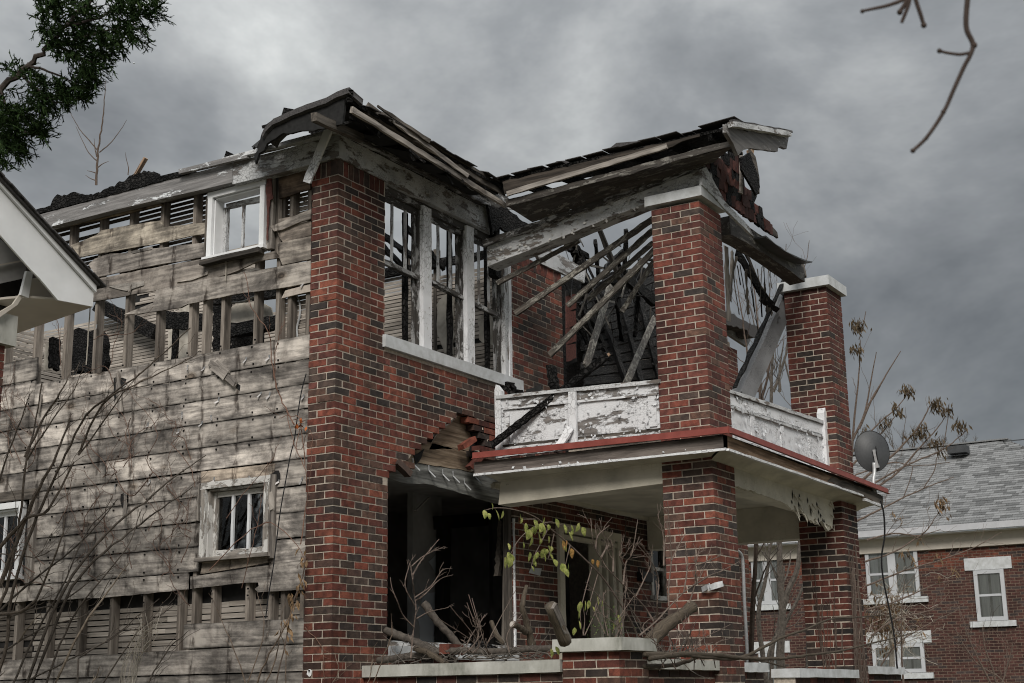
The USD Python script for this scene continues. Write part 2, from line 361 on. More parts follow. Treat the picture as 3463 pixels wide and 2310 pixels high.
def rough_mat(name, stops, scale, rough=0.85, bump=0.4, dist=0.004, detail=6.0, tint=True, spec=0.3, co='pos', stretch=(1, 1, 1), metal=0.0):
    n = {'geo': ('geometry', {}), 'lp': ('attribute', {'attribute': 'lp'}), 'tint': ('attribute', {'attribute': 'tint'}), 'mp': ('mapping', {'scale': stretch}),
         'n': ('noise_texture', {'scale': scale, 'detail': detail, 'roughness': 0.62}), 'r': ('rgb_ramp', {'ramp': stops}), 'mul': ('mix', {'mix_type': 'multiply', 'fac': 1.0}),
         'b': ('bump', {'strength': bump, 'distance': dist}), 'p': ('principled_bsdf', {'roughness': rough, 'specular_ior_level': spec, 'metallic': metal})}
    l = [('geo.position' if co == 'pos' else 'lp.vector', 'mp.vector'), ('mp.vector', 'n.vector'), ('n.fac', 'r.fac'), ('r.color', 'mul.color1'), ('tint.color', 'mul.color2'),
         ('mul.color', 'p.base_color'), ('n.fac', 'b.height'), ('b.normal', 'p.normal')]
    mat(name, n, l)

# brick: the tint is the fired colour of that brick; speckle, rubbed edges and a few pale dabs come from noise
n = {'geo': ('geometry', {}), 'tint': ('attribute', {'attribute': 'tint'}), 'n1': ('noise_texture', {'scale': 260.0, 'detail': 3.0, 'roughness': 0.7}), 'r1': ('rgb_ramp', {'ramp': [(0.32, (0.42, 0.42, 0.42)), (0.5, (1, 1, 1)), (0.72, (1.6, 1.5, 1.45))]}),
     'n2': ('noise_texture', {'scale': 14.0, 'detail': 4.0}), 'r2': ('rgb_ramp', {'ramp': [(0.35, (0.6, 0.6, 0.62)), (0.6, (1.12, 1.1, 1.08))]}),
     'mg': ('mapping', {'scale': (1.0, 1.0, 0.55)}), 'ng': ('noise_texture', {'scale': 1.3, 'detail': 6.0, 'roughness': 0.6}), 'rg': ('rgb_ramp', {'ramp': [(0.40, (0.55, 0.55, 0.55)), (0.56, (1.05, 1.05, 1.05))]}), 'gm': ('mix', {'mix_type': 'multiply', 'fac': 1.0}),
     'n3': ('noise_texture', {'scale': 22.0, 'detail': 5.0, 'roughness': 0.7}), 'r3': ('rgb_ramp', {'ramp': [(0.735, (0, 0, 0)), (0.76, (1, 1, 1))]}),
     'a': ('mix', {'mix_type': 'multiply', 'fac': 1.0}), 'b2': ('mix', {'mix_type': 'multiply', 'fac': 1.0}), 'c': ('mix', {'mix_type': 'mix', 'color2': (0.42, 0.40, 0.38)}),
     'bm': ('bump', {'strength': 0.6, 'distance': 0.004}), 'p': ('principled_bsdf', {'roughness': 0.8, 'specular_ior_level': 0.3})}
mat('fired_brick', n, [('geo.position', 'n1.vector'), ('geo.position', 'n2.vector'), ('geo.position', 'n3.vector'), ('n1.fac', 'r1.fac'), ('n2.fac', 'r2.fac'), ('n3.fac', 'r3.fac'),
    ('tint.color', 'a.color1'), ('r1.color', 'a.color2'), ('a.color', 'b2.color1'), ('r2.color', 'b2.color2'), ('geo.position', 'mg.vector'), ('mg.vector', 'ng.vector'), ('ng.fac', 'rg.fac'), ('b2.color', 'gm.color1'), ('rg.color', 'gm.color2'), ('gm.color', 'c.color1'), ('r3.color', 'c.fac'), ('c.color', 'p.base_color'), ('n1.fac', 'bm.height'), ('bm.normal', 'p.normal')])
rough_mat('mortar', [(0.3, (0.25, 0.215, 0.18)), (0.65, (0.47, 0.41, 0.345))], 30.0)
rough_mat('cap_stone', [(0.3, (0.36, 0.37, 0.37)), (0.7, (0.53, 0.55, 0.57))], 9.0, bump=0.2)
rough_mat('mossy_concrete', [(0.25, (0.13, 0.135, 0.11)), (0.45, (0.33, 0.33, 0.30)), (0.75, (0.50, 0.50, 0.47))], 5.0, bump=0.5, stretch=(1, 1, 0.5))
rough_mat('red_metal', [(0.3, (0.16, 0.040, 0.032)), (0.7, (0.25, 0.068, 0.055))], 6.0, rough=0.5, bump=0.1)
rough_mat('roof_shingle', [(0.3, (0.030, 0.029, 0.030)), (0.7, (0.085, 0.08, 0.08))], 60.0, bump=0.7)
rough_mat('red_shingle', [(0.3, (0.045, 0.018, 0.015)), (0.7, (0.14, 0.052, 0.042))], 40.0, bump=0.6)
rough_mat('grey_shingle', [(0.3, (0.125, 0.128, 0.130)), (0.7, (0.225, 0.229, 0.233))], 25.0, bump=0.3)
rough_mat('white_vinyl', [(0.3, (0.62, 0.63, 0.64)), (0.7, (0.74, 0.75, 0.76))], 3.0, rough=0.45, bump=0.05)
rough_mat('cream_vinyl', [(0.3, (0.44, 0.40, 0.35)), (0.7, (0.56, 0.52, 0.46))], 2.0, rough=0.5, bump=0.05)
rough_mat('plaster', [(0.3, (0.22, 0.20, 0.17)), (0.5, (0.42, 0.39, 0.34)), (0.75, (0.55, 0.52, 0.46))], 5.0, bump=0.4)
rough_mat('dim_plaster', [(0.3, (0.26, 0.26, 0.26)), (0.6, (0.42, 0.42, 0.42)), (0.75, (0.52, 0.53, 0.54))], 3.0, bump=0.3)
rough_mat('blue_paint', [(0.3, (0.42, 0.46, 0.50)), (0.7, (0.52, 0.56, 0.60))], 4.0, bump=0.1)
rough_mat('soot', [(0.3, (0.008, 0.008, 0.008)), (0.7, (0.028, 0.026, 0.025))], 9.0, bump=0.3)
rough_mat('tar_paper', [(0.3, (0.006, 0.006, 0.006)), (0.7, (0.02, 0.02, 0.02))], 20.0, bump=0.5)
rough_mat('bark', [(0.3, (0.045, 0.036, 0.028)), (0.7, (0.17, 0.14, 0.105))], 1.0, bump=0.9, dist=0.01, co='lp', stretch=(9, 160, 1))
rough_mat('twig_bark', [(0.3, (0.07, 0.052, 0.043)), (0.7, (0.16, 0.122, 0.10))], 30.0, bump=0.3)
rough_mat('grey_bark', [(0.3, (0.045, 0.039, 0.034)), (0.7, (0.15, 0.132, 0.115))], 26.0, bump=0.6)
rough_mat('dark_metal', [(0.3, (0.035, 0.037, 0.04)), (0.7, (0.06, 0.063, 0.067))], 5.0, rough=0.5, bump=0.03)
rough_mat('pale_metal', [(0.3, (0.36, 0.37, 0.38)), (0.7, (0.50, 0.51, 0.52))], 30.0, rough=0.45, bump=0.1, metal=0.3)
rough_mat('black_rubber', [(0.3, (0.012, 0.012, 0.013)), (0.7, (0.02, 0.02, 0.022))], 30.0, rough=0.5)
rough_mat('rope_fibre', [(0.3, (0.20, 0.18, 0.15)), (0.7, (0.40, 0.37, 0.32))], 90.0)
rough_mat('dry_leaf', [(0.3, (0.12, 0.075, 0.04)), (0.7, (0.27, 0.18, 0.10))], 25.0)
rough_mat('yard_earth', [(0.3, (0.035, 0.035, 0.02)), (0.5, (0.07, 0.065, 0.035)), (0.7, (0.13, 0.11, 0.07))], 3.0, bump=0.8, dist=0.03)
rough_mat('curtain', [(0.3, (0.42, 0.43, 0.44)), (0.7, (0.66, 0.67, 0.68))], 1.0, stretch=(1, 22, 1), bump=0.4, dist=0.03)
rough_mat('timber_floor', [(0.3, (0.02, 0.016, 0.012)), (0.7, (0.06, 0.048, 0.036))], 8.0)
rough_mat('plain_cloth', [(0.3, (0.10, 0.075, 0.055)), (0.7, (0.17, 0.125, 0.09))], 3.0)

# charred timber: black alligator scales with ashen rims
n = {'lp': ('attribute', {'attribute': 'lp'}), 'mp': ('mapping', {'scale': (1.0, 1.6, 1.6)}), 'nd': ('noise_texture', {'scale': 9.0, 'detail': 3.0}), 'add': ('mix', {'mix_type': 'add', 'fac': 0.12}),
     'v': ('voronoi_texture', {'feature': 'distance_to_edge', 'scale': 19.0, 'randomness': 0.85}), 'r': ('rgb_ramp', {'ramp': [(0.0, (0.002, 0.002, 0.002)), (0.06, (0.005, 0.005, 0.005)), (0.22, (0.018, 0.0175, 0.0175)), (0.5, (0.030, 0.029, 0.029))]}),
     'rb': ('rgb_ramp', {'ramp': [(0.0, (0, 0, 0)), (0.16, (0.85, 0.85, 0.85)), (0.5, (1, 1, 1))]}), 'n2': ('noise_texture', {'scale': 5.0, 'detail': 4.0}), 'r2': ('rgb_ramp', {'ramp': [(0.35, (0.45, 0.45, 0.45)), (0.7, (1.5, 1.45, 1.4))]}), 'mul': ('mix', {'mix_type': 'multiply', 'fac': 1.0}),
     'b': ('bump', {'strength': 1.0, 'distance': 0.012}), 'p': ('principled_bsdf', {'roughness': 0.7, 'specular_ior_level': 0.12})}
mat('char', n, [('lp.vector', 'mp.vector'), ('lp.vector', 'nd.vector'), ('mp.vector', 'add.color1'), ('nd.color', 'add.color2'), ('add.color', 'v.vector'), ('v.distance', 'r.fac'), ('v.distance', 'rb.fac'), ('lp.vector', 'n2.vector'), ('n2.fac', 'r2.fac'),
    ('r.color', 'mul.color1'), ('r2.color', 'mul.color2'), ('mul.color', 'p.base_color'), ('rb.color', 'b.height'), ('b.normal', 'p.normal')])

# leaves
def leaf_mat(name, a, b, c):
    n = {'tint': ('attribute', {'attribute': 'tint'}), 'geo': ('geometry', {}), 'n': ('noise_texture', {'scale': 30.0, 'detail': 3.0}), 'r': ('rgb_ramp', {'ramp': [(0.35, a), (0.55, b), (0.75, c)]}), 'mul': ('mix', {'mix_type': 'multiply', 'fac': 1.0}),
         'd': ('diffuse_bsdf', {}), 't': ('translucent_bsdf', {}), 'm': ('mix_closure', {'fac': 0.35})}
    mat(name, n, [('geo.position', 'n.vector'), ('n.fac', 'r.fac'), ('r.color', 'mul.color1'), ('tint.color', 'mul.color2'), ('mul.color', 'd.color'), ('mul.color', 't.color'), ('d.BSDF', 'm.closure1'), ('t.BSDF', 'm.closure2')], surface='m.closure')
leaf_mat('yellow_leaf', (0.15, 0.18, 0.05), (0.29, 0.31, 0.10), (0.40, 0.37, 0.15))
leaf_mat('juniper_leaf', (0.014, 0.026, 0.011), (0.030, 0.052, 0.020), (0.060, 0.088, 0.034))
leaf_mat('weed_leaf', (0.05, 0.08, 0.03), (0.09, 0.13, 0.05), (0.14, 0.17, 0.07))
leaf_mat('seed_leaf', (0.10, 0.075, 0.05), (0.20, 0.155, 0.105), (0.30, 0.24, 0.17))

# panes
n = {'fr': ('fresnel', {'IOR': 1.5}), 'geo': ('geometry', {}), 'nz': ('noise_texture', {'scale': 4.0, 'detail': 2.0}), 'bm': ('bump', {'strength': 0.03, 'distance': 0.03}),
     't': ('transparent_bsdf', {'color': (0.86, 0.87, 0.86)}), 'g': ('glossy_bsdf', {'roughness': 0.03, 'color': (0.9, 0.9, 0.9)}), 'm': ('mix_closure', {})}
mat('pane_glass', n, [('geo.position', 'nz.vector'), ('nz.fac', 'bm.height'), ('bm.normal', 'g.normal'), ('fr.fac', 'm.fac'), ('t.BSDF', 'm.closure1'), ('g.BSDF', 'm.closure2')], surface='m.closure')
# ---------------------------------------------------------------- ground
g = MB()
N = 60
xs = np.concatenate([np.linspace(-400, -30, 6), np.linspace(-28, 40, N), np.linspace(45, 600, 8)])
gx, gy = np.meshgrid(xs, xs, indexing='ij')
gz = -0.02 + 0.05 * (meshkit.fbm(np.stack([gx * 0.5, gy * 0.5, gx * 0], -1), 3, 5) - 0.5) * (np.abs(gx) < 60)
idx = np.arange(len(xs) ** 2).reshape(len(xs), -1)
a, b, c, d = idx[:-1, :-1].ravel(), idx[1:, :-1].ravel(), idx[1:, 1:].ravel(), idx[:-1, 1:].ravel()
g.add(np.stack([gx, gy, gz], -1).reshape(-1, 3), np.vstack([np.stack([a, b, c], 1), np.stack([a, c, d], 1)]))
emit('ground', g, 'yard_earth', kind='structure')

# ---------------------------------------------------------------- the burnt house
Hc, S = 0.0700, 0.2158            # brick course and brick length, with joint
J = 0.0120                        # joint
ZT = 6.55                         # top of the first full course
BT = 0.10                         # thickness of the brick skin
house = thing('burnt_house', 'burnt-out two-storey brick and timber house with collapsed roof and two-tier front porch', 'house')
RED = [(0.146, 0.045, 0.031), (0.180, 0.056, 0.037), (0.122, 0.040, 0.030), (0.203, 0.068, 0.044), (0.110, 0.041, 0.033)]
BROWN = [(0.095, 0.055, 0.042), (0.115, 0.064, 0.047), (0.082, 0.048, 0.039)]
BLACK = [(0.056, 0.043, 0.038), (0.046, 0.038, 0.035), (0.070, 0.050, 0.042)]
RUST = [(0.130, 0.040, 0.030), (0.160, 0.050, 0.035), (0.105, 0.035, 0.028), (0.140, 0.050, 0.038), (0.088, 0.034, 0.028)]
brng = random.Random(21)
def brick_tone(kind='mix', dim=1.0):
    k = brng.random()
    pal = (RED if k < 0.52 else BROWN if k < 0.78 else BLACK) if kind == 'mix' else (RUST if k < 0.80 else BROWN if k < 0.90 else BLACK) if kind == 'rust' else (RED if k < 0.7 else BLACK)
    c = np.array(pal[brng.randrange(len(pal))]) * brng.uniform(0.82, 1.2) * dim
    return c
BRICKS = []                       # (parent part, mesh) of every brick of the house
def brick(par, lo, hi, kind='mix', dim=1.0, jit=0.0016):
    lo, hi = np.array(lo, float), np.array(hi, float)
    m = box(lo, hi, brick_tone(kind, dim), jit=jit, mb=MB(), r=brng)
    BRICKS.append((par, m)); return m

def in_poly(p, poly):
    x, y = p; c = False; n = len(poly)
    for i in range(n):
        x1, y1 = poly[i]; x2, y2 = poly[i - 1]
        if (y1 > y) != (y2 > y) and x < (x2 - x1) * (y - y1) / (y2 - y1) + x1: c = not c
    return c
def px(p):
    d = np.asarray(p) - EYE; w = d @ FWD
    return ((1731.5 + FOC * (d @ RIGHT) / w) / S_V, (1155 - FOC * (d @ UP) / w) / S_V)

def wall_x(par, x0, x1, z0, z1, y=0.0, keep=None, start_half=None, kind='mix', dim=1.0, zref=ZT, depthy=BT, first=0.0, sgn=1):
    """courses of stretchers on a wall whose face is the plane y (facing -y); rows hang from zref"""
    k0 = int(math.floor((zref - z1) / Hc + 1e-6)); k1 = int(math.ceil((zref - z0) / Hc - 1e-6))
    for k in range(k0, k1):
        zt = zref - k * Hc; zb = zt - Hc
        if zb < z0 - 0.02 or zt > z1 + 0.02: continue
        x = x0 + first; odd = k % 2
        xs = [x0]
        p = x0 + (S / 2 if odd else S)
        while p < x1 - 0.045:
            xs.append(p); p += S
        xs.append(x1)
        for a, b in zip(xs[:-1], xs[1:]):
            if keep and not keep(0.5 * (a + b), zb + Hc / 2, a, b): continue
            j = brng.uniform(-0.0015, 0.0015)
            brick(par, (a + J / 2, y + j, zb + J / 2), (b - J / 2, y + depthy, zt - J / 2), kind, dim)
def column(name, x0, y0, nx, ny, z0, z1, label=None, kind='mix', dim=1.0, zref=ZT - 0.09, cap=None):
    """a square brick pier, corner (x0, y0) nearest the street on the left; returns its mortar core part"""
    X1, Y1 = x0 + nx * S, y0 + ny * S
    core = emit(name, box((x0 + 0.004, y0 + 0.004, z0), (X1 - 0.004, Y1 - 0.004, z1)), 'mortar', house, label=label)
    k0 = int(round((zref - z1) / Hc)); k1 = int(round((zref - z0) / Hc))
    for k in range(k0, k1):
        zt = zref - k * Hc - J / 2; zb = zref - (k + 1) * Hc + J / 2
        o = k % 2
        # left face (-x): bricks along y ; front face (-y): bricks along x ; ends turn the corner
        ys = [y0 + BT + 0.006] if not o else [y0, y0 + S]
        p = ys[-1] + S if o else ys[0] + S
        if not o: ys = [y0 + BT + 0.008]; p = y0 + S / 2 + S
        while p < Y1 - 0.04: ys.append(p); p += S
        ys.append(Y1)
        for a, b in zip(ys[:-1], ys[1:]):
            j = brng.uniform(-0.0015, 0.0015)
            brick(core, (x0 + j, a + (J / 2 if a > y0 + 0.01 else 0), zb), (x0 + BT, b - (J / 2 if b < Y1 - 0.01 else 0), zt), kind, dim)
        xs = [x0 + BT + 0.008] if o else [x0, x0 + S]
        p = x0 + S / 2 + S if o else x0 + 2 * S
        while p < X1 - 0.04: xs.append(p); p += S
        xs.append(X1)
        for a, b in zip(xs[:-1], xs[1:]):
            j = brng.uniform(-0.0015, 0.0015)
            brick(core, (a + (J / 2 if a > x0 + 0.01 else 0), y0 + j, zb), (b - (J / 2 if b < X1 - 0.01 else 0), y0 + BT, zt), kind, dim)
    return core

# front brick wall, upper storey and corner pier
HOLE = [(893, 1107), (893, 1096), (939, 1070), (954, 1041), (971, 1024), (994, 1011), (1011, 988), (1041, 971), (1051, 954), (1068, 951), (1084, 971), (1104, 990), (1111, 1011), (1092, 1031), (1092, 1052), (1220, 1052), (1220, 1600), (893, 1600)]
WX0, WX1, SILLZ = 0.76, 3.20, 4.98
def keep_front(x, z, a, b):
    if WX0 < x < WX1 and z > SILLZ: return False
    if 0.855 < x < 3.14 and 2.10 < z < 3.63: return False
    if x < 3.2 and in_poly(px((x, 0, z)), HOLE) and z > 3.0: return False
    return True
fw = MB()
box((0.004, 0.004, 0.1), (0.835, BT, 4.975), mb=fw); box((0.004, 0.004, 4.975), (0.766, BT, 6.70), mb=fw)                     # mortar behind the pier
box((0.84, 0.004, 0.1), (3.15, BT, 2.09), mb=fw)
box((0.84, 0.004, 4.72), (3.20, BT, 4.97), mb=fw)
box((2.88, 0.004, 4.06), (4.05, BT, 4.97), mb=fw)
plate([(0.832, 0.004, 4.72)] + [tuple(p) for p in vpoly(1, 0.004, [(890, 1078), (937, 1056), (953, 1031), (972, 1014), (1010, 980), (1040, 962), (1050, 945), (1070, 942), (1106, 970)])] + [(2.9, 0.004, 4.72)], BT - 0.01, (0, -1, 0), (1, 0, 0), mb=fw)
box((3.205, 0.004, 4.97), (4.385, BT, 6.62), mb=fw)
front = emit('brick_wall', fw, 'mortar', house, label='brick front wall with a burst hole under the upper window')
# courses: the corner alternates stretcher and header, the side return is a brick and a half deep
def corner_rows():
    for k in range(0, 93):
        zt = ZT - k * Hc - J / 2; zb = ZT - (k + 1) * Hc + J / 2
        o = k % 2
        ys = [(0.0, S)] if o == 0 else [(BT + 0.008, S * 0.98)]
        rows = [(0, S), (S, 1.5 * S)] if o == 1 else [(BT + 0.008, 1.5 * S)]
        rows = [(0, S - J / 2), (S + J / 2, 1.5 * S)] if o else [(S / 2 + J / 2, 1.5 * S)]
        # in stretcher rows (o = 1) the side brick starts at the corner and its end shows on the front
        for a, b in rows:
            j = brng.uniform(-0.0025, 0.0025) - (0.004 if brng.random() < 0.05 else 0)
            brick(front, (j, a, zb), (BT, b + brng.uniform(-0.006, 0.004), zt))
        xs = [0.0 if not o else BT + 0.008]; p = S if not o else S * 1.5
        if o: xs = [S / 2 + J / 2]
        end = 4.385
        while p < end - 0.05: xs.append(p); p += S
        xs.append(end)
        for i, (a, b) in enumerate(zip(xs[:-1], xs[1:])):
            mx, mz = 0.5 * (a + b), zb + Hc / 2
            lo_open = 2.10 < mz < 3.63; up_open = mz > SILLZ
            if up_open and a < WX0 < b: b = WX0 + 0.012; mx = 0.5 * (a + b)
            if up_open and a < WX1 < b: a = WX1; mx = 0.5 * (a + b)
            if lo_open and a < 0.84 < b: b = 0.845; mx = 0.5 * (a + b)
            if b - a < 0.03 or not keep_front(mx, mz, a, b): continue
            if mz < 4.0 and mx > 1.9 and mz > 2.1: continue
            j = brng.uniform(-0.0015, 0.0015)
            brick(front, (a + (J / 2 if a > 0.01 else 0), j, zb), (b - J / 2, BT, zt))
    # soldier course under the frieze
    x = 0.0
    for i in range(9):
        a = i * 0.083
        brick(front, (a + J / 2 if i else 0, -0.001, ZT + J / 2), (min(a + 0.083 - J / 2, 0.75), BT, ZT + 0.165), jit=0.003)
    for i in range(4):
        a = 0.085 + i * 0.066
        brick(front, (0, a + J / 2, ZT + J / 2), (BT, a + 0.066 - J / 2, ZT + 0.16), jit=0.003)
    for i in range(14):
        a = 3.21 + i * 0.083
        brick(front, (a + J / 2, -0.001, 6.45 + J / 2 + 0.03), (a + 0.083 - J / 2, BT - 0.01, 6.45 + 0.17), 'rust', jit=0.003)
corner_rows()
emit('mortar_bed', box((0.0045, 0.02, 0.1), (BT - 0.003, 1.5 * S - 0.012, 6.70)), 'mortar', house)

# sheathing and ties laid bare by the hole in the front wall
for i, (uv, w) in enumerate([([(985, 1032), (1010, 990), (1040, 968), (1058, 946), (1092, 960), (1122, 1000), (1122, 1045), (1050, 1030)], 'warm_wood'),
                             ([(880, 1085), (975, 1012), (1050, 1032), (1125, 1048), (1160, 1060), (1165, 1100), (1060, 1078), (950, 1062)], 'warm_wood'),
                             ([(880, 1092), (950, 1064), (1060, 1080), (1165, 1103), (1165, 1160), (1110, 1148), (1040, 1126), (985, 1112), (935, 1110), (905, 1102)], 'grey_wood')]):
    emit('sheathing_board', plate(vpoly(1, 0.115, uv), 0.022, (0, -1, 0), (1, 0, 0), rag=0.006, step=0.08, tint=(0.85, 0.95, 1.0)), w, house)
for u, v in [(948, 1052), (984, 1068), (1016, 1077), (1040, 1081), (1066, 1098), (1092, 1085)]:
    p = on_y(0.108, u, v); m = MB()
    m.merge(bar(p, p + [0, -0.004, -0.055], 0.018, 0.002, (0, 1, 0)))
    m.merge(bar(p + [0, -0.004, -0.055], p + [0.045, -0.055, -0.125], 0.018, 0.002, (0, 1, 0)))
    emit('wall_tie', m, 'pale_metal', house)
for uv, ang, tone in [((1072, 1018), -0.55, RED[1]), ((1090, 1062), -0.75, RED[2]), ((924, 1075), 0.62, BLACK[2]), ((1040, 1100), 0.2, BROWN[0])][:3]:
    p = on_y(-0.02, *uv); a = np.array([math.cos(ang), -0.25, -math.sin(ang)])
    emit('loose_brick', bar(p - a * 0.1, p + a * 0.1, 0.09, 0.058, tint=tone, seg=2, rough=0.003), 'fired_brick', house)
for uv in [(1102, 985), (1108, 1000), (1113, 1014), (1094, 1038), (1150, 1042)]:
    p = on_y(0.03, *uv)
    emit('mortar_lump', bar(p, p + [0.07, 0.03, 0.004], 0.06, 0.035, seg=3, rough=0.012), 'mortar', house)
# tar paper hanging in the hole
emit('tar_paper', plate(vpoly(1, 0.106, [(1066, 950), (1085, 965), (1098, 1000), (1090, 1035), (1098, 1060), (1085, 1075), (1076, 1040), (1086, 1005), (1070, 975)]), 0.004, (0, -1, 0), rag=0.012, step=0.05), 'tar_paper', house)
emit('tar_paper', plate(vpoly(1, 0.106, [(950, 1045), (975, 1030), (968, 1050), (955, 1066)]), 0.004, (0, -1, 0), rag=0.01, step=0.05), 'tar_paper', house)

# stone sill of the upper window
emit('window_sill', bar((0.735, 0.02, 5.036), (3.375, 0.02, 5.036), 0.115, 0.124, (0, 0, 1), seg=6, rough=0.0015), 'cap_stone', house)
# ------------------------------------------------ triple window of the upper storey
zt, zb = 6.66, 5.10
win = emit('triple_window', bar((0.755, 0.10, 6.66), (3.2, 0.10, 6.66), 0.12, 0.08, seg=14, rough=0.006), 'sooty_white', house, label='burnt-out triple window without glass, its paint blistered')
for x0, w in ((0.985 + 0.20, 0.07), (2.03, 0.12), (1.30, 0.13), (2.93, 0.0)):
    pass
POSTS = [(958, 988), (1057, 1088), (1144, 1172)]       # the painted mullions, measured at mid height
px_x = [on_y(0.06, 0.5 * (a + b), 700)[0] for a, b in POSTS]
def sash(x0, x1, y, zm, z1, broken=0):
    m = MB()
    bar((x0 + 0.02, y, z1 - 0.05), (x1 - 0.02, y, z1 - 0.05), 0.035, 0.055, seg=8, rough=0.005, mb=m)
    emit('sash_rail', m, 'sooty_white', win)
    emit('meeting_rail', bar((x0 + 0.01, y - 0.005, zm + 0.02), (x1 - 0.01, y - 0.005, zm - 0.015), 0.05, 0.05, seg=8, rough=0.006), 'sooty_white', win)
    for i in (1, 2):
        xx = x0 + (x1 - x0) * i / 3
        emit('muntin', bar((xx, y, zm), (xx + 0.004, y, z1 - 0.05), 0.022, 0.026, (0, 1, 0), seg=10, rough=0.0025), 'worn_white', win)
    emit('sash_stile', bar((x1 - 0.055, y + 0.02, zb), (x1 - 0.055, y + 0.02, z1), 0.04, 0.03, (0, 1, 0), seg=10, rough=0.004), 'sooty_white', win)
    emit('burnt_stile', bar((x1 - 0.09, y + 0.10, zb), (x1 - 0.09, y + 0.10, z1 - 0.03), 0.06, 0.04, (0, 1, 0), seg=12, rough=0.006), 'char', win)
bx = [0.76] + px_x[:2] + [3.12]
for i in range(3):
    sash(bx[i] + (0.07 if i else 0.0), bx[i + 1] - 0.07, 0.085, (5.88, 5.87, 5.82)[i], 6.63)
for i, xx in enumerate(px_x):
    m = MB()
    bar((xx, 0.04, 5.09), (xx, 0.04, 6.67), 0.15, 0.06, (0, 1, 0), seg=16, rough=0.004, mb=m)
    emit('mullion', m, 'flaking_white' if i < 2 else 'worn_white', win)
    emit('mullion_edge', bar((xx - 0.085, 0.085, 5.09), (xx - 0.085, 0.075, 6.67), 0.03, 0.04, (0, 1, 0), seg=16, rough=0.004), 'sooty_white', win)
emit('window_trim', bar((3.17, 0.03, 5.10), (3.17, 0.03, 6.45), 0.06, 0.06, (0, 1, 0), seg=12, rough=0.003), 'flaking_white', win)
emit('window_stool', bar((0.76, 0.11, 5.115), (3.2, 0.11, 5.115), 0.12, 0.03, seg=8, rough=0.003), 'sooty_white', win)

# frieze boards, side and front
def frieze(x0, x1, mat_):
    pass
emit('frieze_board', plate([(-0.022, -0.022, 6.715), (-0.022, -0.022, 6.955), (-0.022, 1.35, 6.955), (-0.022, 1.35, 6.72), (-0.022, 0.7, 6.712)], 0.10, (-1, 0, 0), (0, 1, 0), rag=0.002, step=0.3), 'frieze_paint', house)
emit('frieze_board', plate([(-0.024, 1.355, 6.742), (-0.024, 1.355, 6.955), (-0.024, 5.4, 6.955), (-0.024, 5.4, 6.78), (-0.024, 3.0, 6.775)], 0.10, (-1, 0, 0), (0, 1, 0), rag=0.002, step=0.4), 'grey_frieze', house)
emit('frieze_board', plate([(-0.017, -0.024, 6.715), (2.0, -0.024, 6.70), (2.80, -0.024, 6.70), (2.80, -0.024, 6.96), (1.0, -0.024, 6.95), (-0.017, -0.024, 6.955)], 0.10, (0, -1, 0), (1, 0, 0), rag=0.003, step=0.15), 'worn_white', house)
emit('crown_moulding', bar((-0.07, -0.06, 6.975), (2.74, -0.06, 6.99), 0.07, 0.045, seg=30, rough=0.006), 'sooty_white', house)
emit('crown_moulding', bar((-0.055, -0.06, 6.975), (-0.055, 1.45, 6.985), 0.07, 0.045, seg=14, rough=0.004), 'worn_white', house)
emit('crown_moulding', bar((-0.065, 1.1, 6.962), (-0.065, 2.05, 6.985), 0.05, 0.05, seg=8, rough=0.003), 'grey_frieze', house)
emit('ledger_board', plate(vpoly(1, -0.05, [(1080, 400), (1108, 408), (1165, 452), (1185, 478), (1150, 492), (1120, 478), (1060, 440), (1010, 425)]), 0.02, (0, -1, 0), (1, 0, 0), rag=0.008), 'sooty_white', house)
emit('frieze_board', plate(vpoly(1, -0.03, [(1218, 556), (1262, 572), (1345, 618), (1342, 650), (1244, 606)]), 0.04, (0, -1, 0), (1, 0, 0), rag=0.002), 'frieze_paint', house)
# charred plates along the wall head
prof = [(0.06, y, 6.955) for y in np.linspace(1.95, 5.2, 40)]
top = [(0.06, y, 7.02 + (0.10 if 2.55 < y < 4.15 else 0.0) + 0.05 * math.sin(y * 5.1) * (2.5 < y < 4.2) + brng.uniform(-0.022, 0.022)) for y in np.linspace(5.2, 1.95, 90)]
emit('charred_plate', plate(prof + top, 0.10, (-1, 0, 0), (0, 1, 0)), 'char', house)
emit('charred_plate', bar((-0.01, 1.95, 6.985), (-0.01, 4.7, 6.995), 0.05, 0.06, seg=40, rough=0.006), 'char', house)
emit('roof_scrap', plate(vpoly(0, 0.0, [(514, 362), (519, 346), (530, 352), (542, 358), (528, 366)]), 0.06, (-1, 0, 0), rag=0.01, step=0.03), 'char', house)
p = on_x(0.15, 300, 398)
emit('stick', bar(on_x(0.15, 312, 402), on_x(0.15, 335, 363), 0.045, 0.03), 'warm_wood', house)

emit('attic_board', box((0.3, 0.06, 6.86), (2.8, 0.09, 7.22)), 'char', house)
emit('attic_board', box((0.14, 0.78, 5.9), (0.16, 0.96, 6.8)), 'dark_wood', house)
